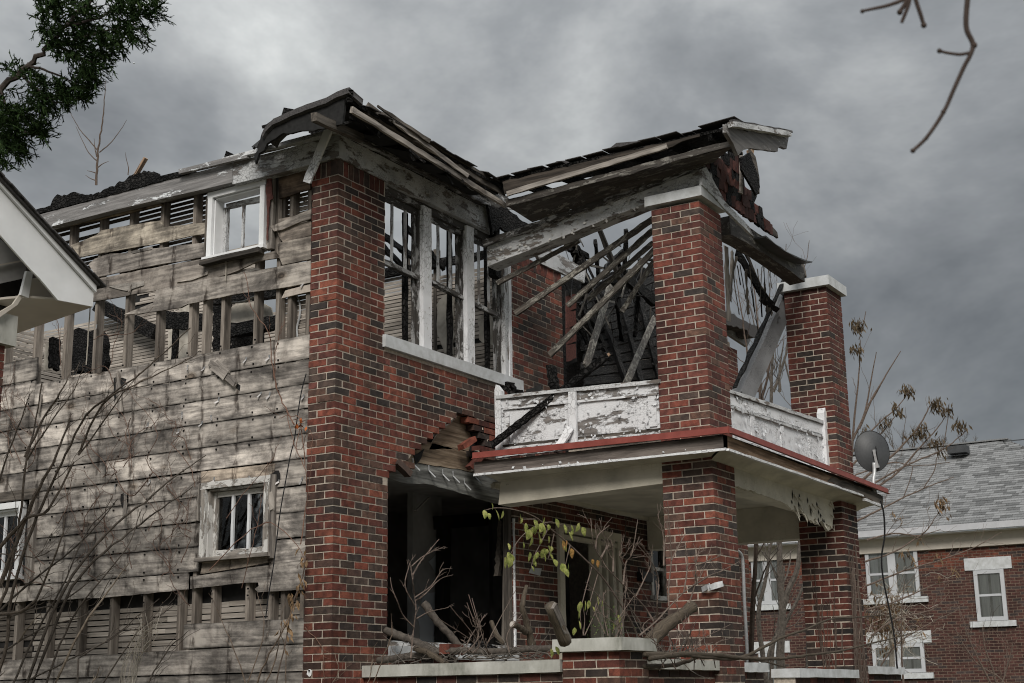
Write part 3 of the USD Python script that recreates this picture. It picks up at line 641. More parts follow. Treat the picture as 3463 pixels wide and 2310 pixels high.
# ------------------------------------------------ boards of the side wall
XS = 0.10
side = thing_part = None
def side_board(pts, matn='siding_wood', tint=None, rag=0.0, t=0.022, x=XS, name='siding_board', par=house):
    tone = tint if tint is not None else tuple(np.array([1, 0.985, 0.965]) * brng.uniform(0.78, 1.18))
    return emit(name, plate(pts, t, (-1, 0, 0), (0, 1, 0), tint=tone, rag=rag, step=0.12), matn, par)
def grid_board(y0, y1, z0, z1, x=XS, t=0.022):
    """a sheathing board in a fine grid, its edges wavy, its tint darker along the edges and at the ends"""
    tone = np.array([1, 0.985, 0.965]) * brng.choice((0.72, 0.84, 0.95, 1.05, 1.15, 1.28)) * brng.uniform(0.93, 1.07)
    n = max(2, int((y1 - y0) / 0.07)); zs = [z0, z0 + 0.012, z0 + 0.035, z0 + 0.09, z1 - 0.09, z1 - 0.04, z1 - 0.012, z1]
    dirt = [0.26, 0.62, 0.93, 1.0, 1.0, 0.93, 0.58, 0.24]; off = np.array([brng.uniform(0, 40) for _ in range(3)])  # tint factor per row, darkest along both long edges
    v, tt, lp = [], [], []
    cup = brng.uniform(-0.004, 0.006); s0, s1 = brng.uniform(-0.004, 0.004), brng.uniform(-0.004, 0.004)
    for i in range(n + 1):
        y = y0 + (y1 - y0) * i / n; w0, w1 = brng.uniform(-0.003, 0.003), brng.uniform(-0.003, 0.003)
        end = 0.55 if i in (0, n) else 1.0
        for k, (z, d) in enumerate(zip(zs, dirt)):
            zz_ = z + s0 + (s1 - s0) * i / n + (w0 if k == 0 else w1 if k == 7 else 0); q = k / 7
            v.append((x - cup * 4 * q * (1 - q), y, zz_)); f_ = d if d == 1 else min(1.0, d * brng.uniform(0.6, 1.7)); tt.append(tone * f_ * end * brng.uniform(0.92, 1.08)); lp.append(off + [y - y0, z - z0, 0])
    f = []
    for i in range(n):
        for k in range(7):
            a_ = i * 8 + k; f += [[a_, a_ + 8, a_ + 9], [a_, a_ + 9, a_ + 1]]
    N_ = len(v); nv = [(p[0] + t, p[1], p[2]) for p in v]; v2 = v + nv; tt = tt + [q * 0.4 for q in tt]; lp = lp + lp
    for i in range(n):
        for k, s_ in ((0, 1), (7, -1)):
            a_, b_ = i * 8 + k, (i + 1) * 8 + k; f += [[a_, N_ + a_, b_][::s_], [b_, N_ + a_, N_ + b_][::s_]]
    for i in (0, n):
        for k in range(7):
            a_ = i * 8 + k; f += [[a_, a_ + 1, N_ + a_], [a_ + 1, N_ + a_ + 1, N_ + a_]]
    mb = MB(); mb.add(v2, f, np.array(tt), np.array(lp)); return emit('siding_board', mb, 'siding_wood', house)
ZB = [5.03, 4.786, 4.541, 4.298, 4.055, 3.818, 3.566, 3.317, 3.075, 2.828, 2.60]
Y0, Y1 = 0.17, 6.2
LW = (0.82, 1.74, 2.86, 3.74)          # lower window hole: y0, y1, z0, z1
FW_ = (4.22, 5.35, 2.86, 3.80)         # far-left window
BUTT = {0: [2.55, 4.27], 1: [4.33], 2: [], 3: [4.3], 4: [3.1], 5: [4.1], 6: [], 7: [3.2], 8: [], 9: []}
for i in range(10):
    z1, z0 = ZB[i], ZB[i + 1]
    if i == 9: continue
    cuts = [Y0] + BUTT[i] + [Y1]
    spans = []
    for a, b in zip(cuts[:-1], cuts[1:]):
        parts = [(a, b)]
        for (wy0, wy1, wz0, wz1) in (LW, FW_):
            if z0 < wz1 - 0.06 and z1 > wz0 + 0.06:
                nxt = []
                for (p, q) in parts:
                    if wy1 <= p or wy0 >= q: nxt.append((p, q)); continue
                    if p < wy0: nxt.append((p, wy0))
                    if q > wy1: nxt.append((wy1, q))
                parts = nxt
        spans += parts
    for a, b in spans:
        e = lambda: brng.uniform(-0.004, 0.004)
        gap = 0.009
        zz = z1 + (0.30 if (i == 0 and a > 4.2) else 0)
        if i == 0 and a > 4.2:
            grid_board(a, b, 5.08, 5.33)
            zz = 5.075 - 0.006
        r_ = 0.0025
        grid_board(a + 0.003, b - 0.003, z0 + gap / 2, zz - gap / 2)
# sloping last row over the stud gap at the bottom
side_board([(XS, 6.2, 2.68), (XS, 6.2, 2.825), (XS, 1.88, 2.825), (XS, 1.88, 2.67), (XS, 2.4, 2.655), (XS, 3.0, 2.645), (XS, 4.2, 2.665)], rag=0.004)
side_board(vpoly(0, XS - 0.012, [(437, 1324), (620, 1297), (709, 1283), (709, 1352), (592, 1360), (585, 1352), (594, 1345), (592, 1337), (560, 1338), (437, 1352)]), rag=0.003)
# below the gap
for i, (z1, z0) in enumerate(((2.335, 2.10), (2.097, 1.855), (1.85, 1.61), (1.60, 1.36), (1.35, 1.1), (1.09, 0.85), (0.84, 0.60), (0.59, 0.35))):
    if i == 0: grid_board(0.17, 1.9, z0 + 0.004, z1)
    elif i == 1: side_board([(XS, 0.17, z0 + 0.004), (XS, 6.2, z0 + 0.004), (XS, 6.2, z1 - 0.06), (XS, 1.95, z1 - 0.012), (XS, 0.17, z1)], rag=0.002)
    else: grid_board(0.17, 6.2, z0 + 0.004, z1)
# upper boards, broken and slipped
UB = [
    ([(163, 563), (187, 554), (222, 539), (233, 529), (300, 517), (372, 506), (373, 521), (474, 511), (469, 537), (440, 541), (366, 558), (270, 575), (183, 590)], (1.15, 1.10, 0.98), 0.0),
    ([(203, 607), (217, 594), (253, 582), (297, 580), (347, 571), (473, 557), (473, 589), (340, 612), (222, 636)], (0.80, 0.78, 0.76), 0.0),
    ([(170, 652), (205, 643), (340, 617), (478, 592), (478, 612), (540, 596), (600, 585), (630, 576), (641, 592), (590, 600), (545, 622), (500, 636), (455, 648), (350, 668), (252, 686), (170, 700)], (0.72, 0.69, 0.66), 0.0),
    ([(284, 722), (352, 695), (358, 667), (470, 641), (560, 627), (640, 612), (716, 598), (716, 648), (640, 662), (600, 668), (560, 672), (505, 683), (430, 698), (415, 706), (372, 713), (320, 720)], (0.98, 0.96, 0.93), -0.012),
    ([(640, 404), (712, 378), (712, 434), (690, 440), (665, 449), (640, 456)], (0.55, 0.42, 0.32), 0.0),
    ([(640, 503), (665, 498), (668, 503), (640, 511)], (0.8, 0.75, 0.7), 0.0),
    ([(621, 520), (638, 513), (680, 494), (714, 480), (714, 502), (690, 509), (648, 527), (629, 531)], (0.95, 0.92, 0.88), -0.03),
    ([(637, 534), (660, 521), (714, 507), (714, 540), (650, 556), (643, 548)], (1.0, 0.92, 0.84), 0.0),
    ([(637, 558), (714, 542), (714, 594), (648, 608), (640, 588)], (1.0, 0.96, 0.9), 0.0),
    ([(646, 685), (655, 667), (714, 652), (714, 669)], (0.95, 0.9, 0.85), 0.0),
    ([(250, 658), (290, 650), (330, 645), (330, 655), (290, 668)], (0.9, 0.9, 0.88), -0.015),
    ([(405, 648), (445, 636), (478, 622), (476, 630), (440, 643)], (1.05, 1.02, 0.98), -0.016),
    ([(300, 577), (347, 566), (349, 572), (305, 582)], (0.8, 0.8, 0.78), -0.01),
    ([(155, 508), (300, 482), (366, 464), (372, 470), (300, 488), (158, 518)], (1.05, 0.9, 0.7), 0.0),
    ([(396, 448), (482, 430), (484, 437), (400, 456)], (0.75, 0.72, 0.68), -0.01),
    ([(535, 622), (585, 615), (600, 618), (560, 628), (530, 630)], (0.9, 0.9, 0.88), 0.02),
]
for q_, (uv, tone, dx) in enumerate(UB):
    side_board(vpoly(0, XS + dx - 0.0035 * (q_ % 3), uv), tint=tuple(0.88 * np.array(tone)), rag=0.004)
# left piece of wall seen past the neighbour's eave
side_board(vpoly(0, XS, [(150, 655), (171, 650), (171, 700), (150, 705)]), tint=(0.9, 0.85, 0.8))
# splinters hanging on the boards
for A, B, w in [((270, 858), (276, 945), 0.06), ((95, 905), (88, 950), 0.03), ((482, 832), (540, 882), 0.06), ((493, 838), (520, 862), 0.12), ((289, 1128), (285, 1192), 0.04), ((619, 1095), (625, 1170), 0.05), ((301, 655), (296, 672), 0.02)]:
    emit('splinter', bar(on_x(XS - 0.02, *A), on_x(XS - 0.045, *B), 0.012, w, (0, 1, 0.2), seg=4, rough=0.006), 'grey_wood', house)
for uv in ([(262, 868), (272, 862), (290, 870), (282, 890), (268, 905), (262, 925)], [(277, 1135), (292, 1128), (294, 1150), (283, 1170), (276, 1150)], [(618, 1088), (640, 1080), (643, 1100), (630, 1118), (620, 1110)], [(452, 1150), (462, 1140), (464, 1180), (456, 1178)], [(545, 880), (552, 885), (550, 898), (542, 890)]):
    emit('tar_paper', plate(vpoly(0, XS - 0.006, uv), 0.003, (-1, 0, 0), rag=0.012, step=0.04), 'tar_paper', house)
# masonry ties left on the boards
for u, v in [(566, 820), (618, 815), (432, 838), (470, 842), (600, 900), (697, 905), (418, 945), (503, 912), (465, 967), (485, 953), (341, 970), (410, 985), (492, 1095), (573, 1093), (640, 1098), (630, 1235), (265, 1112), (344, 1102), (695, 1095), (290, 878), (222, 745), (700, 640), (620, 900)]:
    p = on_x(XS - 0.003, u, v); m = MB(); s = brng.choice((-1, 1))
    k_ = brng.uniform(0.02, 0.04); e_ = p + [-0.004, brng.uniform(-0.01, 0.01), -k_]
    m.merge(bar(p, e_, 0.018, 0.003, (1, 0, 0), tint=(0.5, 0.5, 0.5)))
    m.merge(bar(e_, e_ + [-brng.uniform(0.01, 0.03), brng.uniform(0.01, 0.04) * s, -brng.uniform(0.015, 0.045)], 0.018, 0.002, (1, 0, 0), tint=(0.8, 0.75, 0.72)))
    emit('wall_tie', m, 'pale_metal', house)
# nail heads: too small to pick apart
nm = MB()
for i in range(11):
    for y in (0.79, 1.11, 1.56, 2.0, 2.47, 2.935, 3.40, 3.87, 4.35, 4.83):
        for dz in (-0.035, 0.035):
            if LW[0] - .1 < y < LW[1] + .1 and LW[2] - .1 < ZB[i] < LW[3] + .1 or y > 4.2 and 2.8 < ZB[i] < 3.85: continue
            if brng.random() < 0.85:
                yy, zz = y + brng.uniform(-0.02, 0.02), ZB[i] + dz + brng.uniform(-0.008, 0.008)
                box((XS - 0.010, yy - 0.008, zz - 0.008), (XS + 0.002, yy + 0.008, zz + 0.008), (0.25, 0.22, 0.2), mb=nm)
emit('nail_heads', nm, 'soot', house, kind='stuff')

# studs and the lath behind them
STUDS = [0.45, 0.68, 0.833, 1.118, 1.555, 1.807, 1.999, 2.469, 2.935, 3.397, 3.871, 4.353, 4.846, 5.3, 5.75]
for y in STUDS:
    m = MB()
    inwin = any(a < y + 0.02 < b for a, b in ((0.94, 1.74),))
    spans = [(0.2, 5.95)] if inwin else [(0.2, 6.80)]
    if inwin: spans = [(0.2, 2.86), (3.76, 5.95)]
    if y > 4.2: spans = [(0.2, 2.86), (3.85, 6.8)]
    for z0, z1 in spans:
        zc = z0 if z0 > 0.3 else 0.2
        emit('stud', bar((XS + 0.024 + 0.05, y + 0.005, zc), (XS + 0.024 + 0.05, y + 0.005, z1), 0.045, 0.098, (1, 0, 0), tint=tuple(np.array([1, 0.97, 0.94]) * brng.uniform(0.8, 1.15)), seg=3), 'stud_wood', house)
emit('wall_plate', bar((0.175, 0.2, 6.85), (0.175, 6.2, 6.85), 0.10, 0.10), 'dark_wood', house)
emit('sill_plate', bar((0.175, 0.2, 4.20), (0.175, 6.2, 4.20), 0.10, 0.20), 'grey_wood', house)
XL = 0.228
lrng = random.Random(4)
def lath_rows(y0, y1, z0, z1, miss=0.1, gap=0.013, w=0.036, matn='lath_wood', par=house, x=XL, dim=1.0):
    z = z0
    while z < z1:
        y = y0
        while y < y1 - 0.05:
            L = min(lrng.uniform(0.9, 1.4), y1 - y)
            if lrng.random() > miss:
                m = box((x, y, z + lrng.uniform(-0.003, 0.003)), (x + 0.008, y + L - 0.004, z + w + lrng.uniform(-0.003, 0.003)), tuple(np.array([1, 0.98, 0.95]) * lrng.uniform(0.7, 1.1) * dim), jit=0.0025, r=lrng)
                LATHS.append((par, m, matn))
            y += L
        z += w + gap
LATHS = []
lath_rows(1.80, 4.55, 6.02, 6.76, miss=0.16, gap=0.016, matn='dark_wood')
lath_rows(0.2, 0.85, 5.0, 6.7, miss=0.12, matn='grey_wood')
lath_rows(0.2, 4.2, 1.75, 2.53, miss=0.0, gap=0.012, w=0.045, matn='lath_wood', dim=0.75)
lath_rows(4.2, 6.1, 1.75, 2.6, miss=0.05, gap=0.012, w=0.045, matn='stud_wood', dim=0.7)
# ------------------------------------------------ windows of the side wall
def side_window(y0, y1, z0, z1, label, style, x=XS):
    """painted timber frame standing proud of the boards: casing, jamb, sash, muntins, pane and sill are its pieces"""
    matw = 'window_white' if style else 'white_vinyl'
    w = emit('window', bar((x - 0.015, y0 - 0.01, z1 + 0.0), (x - 0.015, y1 + 0.01, z1), 0.06, 0.065, seg=4, rough=0.002), matw, house, label=label)
    for yy, nm in ((y0 + 0.03, 'casing'), (y1 - 0.03, 'casing')):
        emit(nm, bar((x - 0.015, yy, z0), (x - 0.015, yy, z1 - 0.033), 0.062, 0.06, (1, 0, 0), seg=6, rough=0.0015), matw, w)
    emit('sill', bar((x - 0.03, y0 - 0.03, z0 - 0.012), (x - 0.03, y1 + 0.03, z0 - 0.012), 0.10, 0.036), 'grey_wood' if style else 'white_vinyl', w)
    a, b = y0 + 0.07, y1 - 0.07
    for yy in (a + 0.006, b - 0.006):
        emit('jamb', bar((x + 0.05, yy, z0), (x + 0.05, yy, z1 - 0.04), 0.014, 0.13, (1, 0, 0)), matw, w)
    emit('head_jamb', bar((x + 0.05, a, z1 - 0.045), (x + 0.05, b, z1 - 0.045), 0.13, 0.014), matw, w)
    return w, a, b
def sash_of(w, a, b, z0, z1, n, xs, matw, glass=True, bars=None, par=None):
    for yy in (a + 0.035, b - 0.035):
        emit('sash_stile', bar((xs, yy, z0), (xs, yy, z1), 0.045, 0.035, (1, 0, 0), seg=5, rough=0.0015), matw, w)
    emit('sash_rail', bar((xs, a + 0.05, z1 - 0.025), (xs, b - 0.05, z1 - 0.025), 0.035, 0.05, seg=4, rough=0.002), matw, w)
    emit('sash_rail', bar((xs, a + 0.05, z0 + 0.035), (xs, b - 0.05, z0 + 0.035), 0.035, 0.07, seg=4, rough=0.002), matw, w)
    for i in range(1, n):
        yy = a + 0.055 + (b - a - 0.11) * (bars[i - 1] if bars else i / n)
        emit('muntin', bar((xs - 0.012, yy, z0 + 0.06), (xs - 0.012, yy, z1 - 0.05), 0.028, 0.026, (1, 0, 0), seg=5, rough=0.001, tint=(0.85, 0.86, 0.88)), 'white_vinyl', w)
    if glass:
        emit('pane', box((xs + 0.004, a + 0.05, z0 + 0.05), (xs + 0.007, b - 0.05, z1 - 0.04)), 'pane_glass', w)

w1, a, b = side_window(0.83, 1.70, 2.95, 3.66, 'small intact window with three upright panes in peeling white frame', True)
sash_of(w1, a, b, 2.96, 3.60, 3, XS + 0.075, 'window_white')
cm = MB()
for k in range(9): tube(spline([(XS + 0.19 + 0.02 * (j % 2), 0.80 + 0.11 * j, 2.92 + 0.09 * k + 0.02 * math.sin(j * 1.3 + k)) for j in range(10)], 3), 0.05, 6, (0.62 + 0.1 * (k % 2),) * 3, cm)
emit('curtain', cm, 'plain_cloth', house, smooth=True)
# dark boards round the lower window
emit('trim_board', bar((XS - 0.01, 0.80, 2.90), (XS - 0.01, 0.80, 3.70), 0.07, 0.05, (1, 0, 0), seg=4, rough=0.003), 'grey_wood', house)
emit('trim_board', bar((XS - 0.02, 1.755, 3.33), (XS - 0.02, 1.745, 3.70), 0.02, 0.02, (1, 0, 0), seg=4, rough=0.003), 'grey_wood', house)
side_board(vpoly(0, XS - 0.003, [(465, 1290), (620, 1265), (622, 1290), (560, 1302), (460, 1318)]), tint=(0.85, 0.78, 0.7))
side_board(vpoly(0, XS - 0.004, [(461, 1083), (630, 1064), (630, 1100), (461, 1118)]), tint=(1.1, 1.0, 0.88))
w2, a, b = side_window(4.30, 5.25, 2.93, 3.70, 'white-framed window behind bare stems at the far end of the side wall', False)
sash_of(w2, a, b, 2.95, 3.65, 3, XS + 0.06, 'white_vinyl')
emit('lintel', bar((XS - 0.02, 4.1, 3.80), (XS - 0.02, 5.6, 3.80), 0.06, 0.11), 'dark_wood', house)
emit('trim_board', bar((XS - 0.01, 4.15, 2.85), (XS - 0.01, 4.15, 3.75), 0.10, 0.06, (1, 0, 0)), 'grey_wood', house)
# upper window: a vinyl-clad frame, empty
w3, a, b = side_window(0.985, 1.755, 6.02, 6.70, 'empty white-clad upper window with sky showing through it', False)
emit('inner_frame', bar((XS + 0.13, a + 0.035, 6.04), (XS + 0.13, a + 0.035, 6.60), 0.04, 0.05, (1, 0, 0), seg=10, rough=0.003), 'worn_white', w3)
emit('inner_frame', bar((XS + 0.13, b - 0.035, 6.04), (XS + 0.13, b - 0.035, 6.60), 0.04, 0.05, (1, 0, 0), seg=10, rough=0.003), 'worn_white', w3)
emit('inner_frame', bar((XS + 0.13, a + 0.05, 6.60), (XS + 0.13, b - 0.05, 6.61), 0.05, 0.05, seg=8, rough=0.004), 'worn_white', w3)
emit('inner_frame', bar((XS + 0.13, a + 0.05, 6.045), (XS + 0.13, b - 0.05, 6.045), 0.05, 0.03, seg=4, rough=0.002), 'grey_wood', w3)
emit('muntin', bar((XS + 0.13, a + 0.36, 6.05), (XS + 0.13, a + 0.36, 6.59), 0.026, 0.026, (1, 0, 0), seg=8, rough=0.002), 'worn_white', w3)
emit('trim_board', bar((XS + 0.0, 0.93, 5.98), (XS + 0.0, 0.93, 6.72), 0.075, 0.05, (1, 0, 0), seg=4, rough=0.003), 'grey_wood', house)
emit('trim_board', plate(vpoly(0, XS - 0.05, [(613, 404), (622, 402), (624, 440), (627, 455), (620, 460), (617, 490), (615, 550), (612, 552), (613, 480), (610, 440)]), 0.01, (-1, 0, 0), rag=0.006, step=0.04), 'red_shingle', house)
emit('trim_board', bar((XS - 0.0, 1.785, 5.95), (XS - 0.0, 1.785, 6.72), 0.04, 0.05, (1, 0, 0), seg=4, rough=0.003), 'dark_wood', house)
emit('trim_board', bar((XS - 0.06, 0.99, 5.965), (XS - 0.06, 1.78, 5.965), 0.10, 0.05, seg=5, rough=0.003), 'dark_wood', house)
emit('sash_cord', tube([on_x(XS - 0.03, 519, 588), on_x(XS - 0.03, 519, 620), on_x(XS - 0.035, 518, 645)], 0.006), 'rope_fibre', house)
emit('rafter', bar((1.2, 1.9, 7.30), (2.6, 1.5, 6.70), 0.028, 0.028), 'dark_wood', house)
emit('conduit', tube(spline([on_x(0.2, 677, 675), on_x(0.2, 687, 690), on_x(0.2, 689, 720), on_x(0.2, 682, 752), on_x(0.2, 683, 775)]), 0.010), 'pale_metal', house)
emit('conduit', tube(spline([on_x(0.26, 532, 695), on_x(0.26, 560, 692), on_x(0.26, 585, 681)]), 0.012), 'pale_metal', house)
emit('rope', tube(wiggle(on_x(0.3, 207, 705), on_x(0.3, 198, 838), 6, 0.006), 0.007), 'rope_fibre', house)

# ------------------------------------------------ inside: floors, partitions, ceilings
emit('floor', box((0.25, 0.12, 1.55), (9.8, 9.5, 1.7), (3, 3, 3)), 'timber_floor', house)
fl = MB(); box((0.25, 0.25, 4.02), (9.7, 9.5, 4.28), mb=fl)
emit('floor', fl, 'soot', house)
emit('partition', box((0.25, 9.5, 0.1), (9.8, 9.7, 5.6)), 'soot', house)
emit('partition', box((9.75, 0.12, 0.1), (9.9, 9.6, 6.9)), 'mortar', house)
# laths and plaster of the upstairs partitions
def lath_wall_x(x, y0, y1, z0, z1, part, miss=0.03, topfn=None):
    z = z0
    while z < z1:
        y = y0
        while y < y1 - 0.03:
            L = min(lrng.uniform(0.9, 1.3), y1 - y)
            top = topfn(y + L / 2) if topfn else z1
            if z < top and lrng.random() > miss:
                LATHS.append((part, box((x, y, z), (x + 0.008, y + L - 0.004, z + 0.038), tuple(np.array([1, 0.98, 0.95]) * lrng.uniform(0.72, 1.08)), jit=0.002, r=lrng), 'lath_wood'))
            y += L
        z += 0.048
topf = lambda y: 6.62 - 0.10 * math.sin(3 * y) if y < 3.2 else 6.5
pm = MB(); box((3.42, 0.2, 4.3), (3.46, 3.9, 6.45), mb=pm)
part1 = emit('partition', pm, 'tar_paper', house)
lath_wall_x(3.405, 0.2, 3.9, 4.4, 6.72, part1, topfn=topf)
for y in (0.3, 0.75, 1.2, 1.65, 2.1, 2.55, 3.0, 3.45):
    emit('stud', bar((3.44, y, 4.3), (3.44, y, 6.9), 0.045, 0.09, (1, 0, 0)), 'dark_wood', house)
emit('plaster_patch', plate(vpoly(0, 3.39, [(1002, 700), (1030, 672), (1042, 665), (1042, 815), (1020, 810), (1010, 780), (1003, 755)]), 0.012, (-1, 0, 0), rag=0.02), 'plaster', house)
emit('plaster_patch', plate(vpoly(0, 3.39, [(1098, 728), (1140, 712), (1140, 800), (1100, 780)]), 0.012, (-1, 0, 0), rag=0.02), 'plaster', house)
for (z, y0, y1, x) in ((6.68, 0.2, 3.9, 3.36),):
    emit('charred_rail', bar((x, y0, z), (x, y1, z + 0.05), 0.05, 0.10, seg=14, rough=0.012), 'char', house)
for k, (P, Q) in enumerate([((0.9, 0.6, 6.55), (3.3, 1.4, 6.78)), ((1.0, 0.9, 6.8), (3.3, 1.5, 6.62)), ((2.2, 0.8, 6.8), (3.3, 1.0, 6.6))]):
    emit('ceiling_joist', bar(P, Q, 0.04, 0.07, seg=16, rough=0.01), 'char', house)
# rooms seen through the stud gap of the side wall
ZT2 = on_x(3.885, 200, 738)[2]
p2 = emit('partition', box((3.9, 4.45, 4.3), (3.95, 9.6, ZT2 - 0.12)), 'tar_paper', house)
lath_wall_x(3.885, 4.45, 9.5, 5.6, 7.7, p2, topfn=lambda y: ZT2 + 0.06 * math.sin(5 * y) + (0.6 if y < 6.9 else 0))
emit('charred_post', bar((3.86, 5.85, 4.3), (3.86, 5.85, 6.75), 0.22, 0.08, (0, 1, 0), seg=12, rough=0.01), 'char', house)
emit('plaster_panel', plate(vpoly(0, 3.8, [(386, 745), (437, 757), (437, 830), (386, 840)]), 0.02, (-1, 0, 0)), 'plaster', house)
emit('charred_beam', bar(on_x(3.7, 224, 700), on_x(3.7, 360, 765), 0.1, 0.2, seg=16, rough=0.012), 'char', house)
emit('charred_beam', bar(on_x(3.3, 380, 735), on_x(3.3, 470, 740), 0.1, 0.22, seg=12, rough=0.014), 'char', house)
emit('charred_beam', bar(on_x(2.6, 505, 765), on_x(2.6, 640, 740), 0.1, 0.17, seg=12, rough=0.012), 'char', house)
emit('charred_beam', bar(on_x(2.6, 480, 690), on_x(2.6, 640, 672), 0.1, 0.12, seg=12, rough=0.012), 'char', house)
emit('charred_wall', plate(vpoly(0, 3.0, [(488, 690), (530, 690), (530, 800), (488, 810)]), 0.02, (-1, 0, 0), rag=0.02), 'char', house)
emit('plaster_patch', plate(vpoly(0, 2.8, [(530, 706), (560, 695), (608, 698), (622, 706), (625, 735), (560, 750), (528, 752)]), 0.02, (-1, 0, 0), rag=0.02), 'plaster', house)
emit('plaster_patch', plate(vpoly(0, 3.6, [(388, 738), (400, 712), (410, 718), (412, 700), (440, 700), (440, 725), (418, 735)]), 0.02, (-1, 0, 0), rag=0.015), 'plaster', house)
p4 = emit('partition', box((2.9, 3.95, 4.3), (3.9, 4.0, 6.3)), 'char', house)
# wall facing the street, far left behind the gap
zz = 4.4
p5 = emit('partition', box((0.3, 6.02, 4.3), (2.2, 6.05, 5.7)), 'tar_paper', house)
while zz < 6.1:
    LATHS.append((p5, box((0.3, 6.0, zz), (2.0, 6.01, zz + 0.038), tuple(np.array([1, 0.98, 0.95]) * lrng.uniform(0.75, 1.1)), r=lrng), 'lath_wood')); zz += 0.05
emit('lath_screen', box((3.9, 4.45, ZT2 - 0.12), (3.93, 6.85, ZT2 + 0.45)), 'tar_paper', house)
emit('plaster_strip', plate(vpoly(0, 0.45, [(103, 790), (116, 786), (118, 850), (100, 850)]), 0.02, (-1, 0, 0), rag=0.01), 'plaster', house)
emit('charred_post', bar(on_x(0.5, 126, 778), on_x(0.5, 124, 850), 0.12, 0.06, (0, 1, 0), seg=8, rough=0.008), 'char', house)
emit('charred_heap', plate(vpoly(0, 2.5, [(150, 765), (180, 752), (205, 762), (225, 755), (240, 790), (235, 850), (150, 850), (140, 800)]), 0.1, (-1, 0, 0), rag=0.05, step=0.1), 'char', house)
# fill of the lower stud gap and rooms of the ground floor
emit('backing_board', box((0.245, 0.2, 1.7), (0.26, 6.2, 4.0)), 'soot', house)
emit('partition', box((0.26, 2.6, 1.7), (2.35, 2.68, 4.0), (0.6, 0.6, 0.6)), 'dim_plaster', house)
emit('ceiling', box((0.26, 0.13, 3.98), (6.0, 4.0, 4.01)), 'dim_plaster', house)
wl = emit('partition', plate(vpoly(1, 1.6, [(948, 1120), (1014, 1120), (1014, 1520), (948, 1520)]), 0.08, (0, -1, 0), (1, 0, 0)), 'dim_plaster', house)
emit('peeling_paint', plate(vpoly(1, 1.59, [(952, 1385), (966, 1392), (972, 1370), (985, 1360), (1008, 1356), (1008, 1485), (965, 1485), (962, 1430)]), 0.004, (0, -1, 0), rag=0.015, step=0.05), 'blue_paint', house)
emit('peeling_paint', plate(vpoly(1, 1.59, [(984, 1290), (1008, 1265), (1010, 1322), (1000, 1315)]), 0.004, (0, -1, 0), rag=0.01, step=0.05), 'blue_paint', house)
emit('peeling_paint', plate(vpoly(1, 1.57, [(948, 1340), (958, 1335), (964, 1348), (958, 1362), (946, 1360)]), 0.004, (0, -1, 0.3), rag=0.01, step=0.05), 'dim_plaster', house)
emit('door_frame', bar(on_y(1.5, 1020, 1195), on_y(1.5, 1014, 1490), 0.14, 0.12, (0, 1, 0)), 'soot', house)
emit('door_frame', bar(on_y(1.5, 1006, 1200), on_y(1.5, 1150, 1190), 0.14, 0.16), 'soot', house)
emit('room_wall', plate(vpoly(1, 2.9, [(880, 1100), (1200, 1100), (1200, 1540), (880, 1540)]), 0.08, (0, -1, 0), (1, 0, 0), tint=(0.7, 0.68, 0.65)), 'dim_plaster', house)
emit('curled_sheet', plate(vpoly(1, 2.6, [(1055, 1420), (1130, 1413), (1145, 1425), (1128, 1470), (1055, 1478)]), 0.01, (0, -1, 0)), 'plain_cloth', house)
emit('stud', bar(on_y(0.14, 1166, 1185), on_y(0.14, 1160, 1487), 0.08, 0.05, (0, 1, 0)), 'dark_wood', house)
emit('white_trim', bar((3.155, -0.004, 2.1), (3.165, -0.004, 3.50), 0.022, 0.02, (0, 1, 0), seg=10, rough=0.004), 'flaking_white', house)
emit('brick_edge', bar(on_y(0.35, 1150, 1200), on_y(0.35, 1143, 1320), 0.06, 0.05, (0, 1, 0), seg=14, rough=0.01, tint=(0.3, 0.3, 0.3)), 'mortar', house)
emit('header_strip', bar(on_y(0.5, 985, 1142), on_y(0.5, 955, 1172), 0.03, 0.01, seg=2), 'grey_wood', house)
for q in [((3.0, 0.3, 2.75), (3.1, 2.6, 3.2))]: pass

# lower front wall, under the porch
def keep_low(x, z, a, b):
    if 4.14 < x < 5.62 and z < 3.5: return False
    if 6.55 < x < 7.05 and 2.8 < z < 3.62: return False
    return True
lw = MB()
for (a, b, z0, z1) in ((3.175, 4.12, 0.1, 3.9), (4.12, 5.64, 3.5, 3.9), (5.64, 6.5, 0.1, 3.9), (6.5, 7.1, 0.1, 2.78), (6.5, 7.1, 3.64, 3.9), (7.1, 9.88, 0.1, 3.9)):
    box((a, 0.004, z0), (b, BT, z1), mb=lw)
lowf = emit('porch_wall', lw, 'mortar', house)
wall_x(lowf, 3.165, 9.89, 1.6, 3.9, keep=keep_low, kind='mix', dim=0.92)
emit('jamb_board', box((3.155, 0.03, 1.7), (3.172, 0.13, 3.9)), 'dark_wood', house)
# right-hand upper wall
rw = emit('brick_wall', box((7.25, 0.004, 4.1), (9.88, BT, 6.75)), 'mortar', house)
wall_x(rw, 7.25, 9.89, 4.1, 6.75, kind='rust')
emit('eave_board', plate(vpoly(1, -0.03, [(1650, 726), (1665, 735), (1726, 775), (1716, 796), (1664, 762), (1650, 755)]), 0.05, (0, -1, 0), (1, 0, 0)), 'grey_frieze', house)
emit('eave_roof', plate(vpoly(1, -0.25, [(1645, 708), (1672, 716), (1722, 742), (1744, 752), (1738, 775), (1722, 772), (1716, 758), (1668, 745), (1645, 735)]), 0.2, (0, -1, 0), (1, 0, 0), rag=0.015), 'roof_shingle', house)
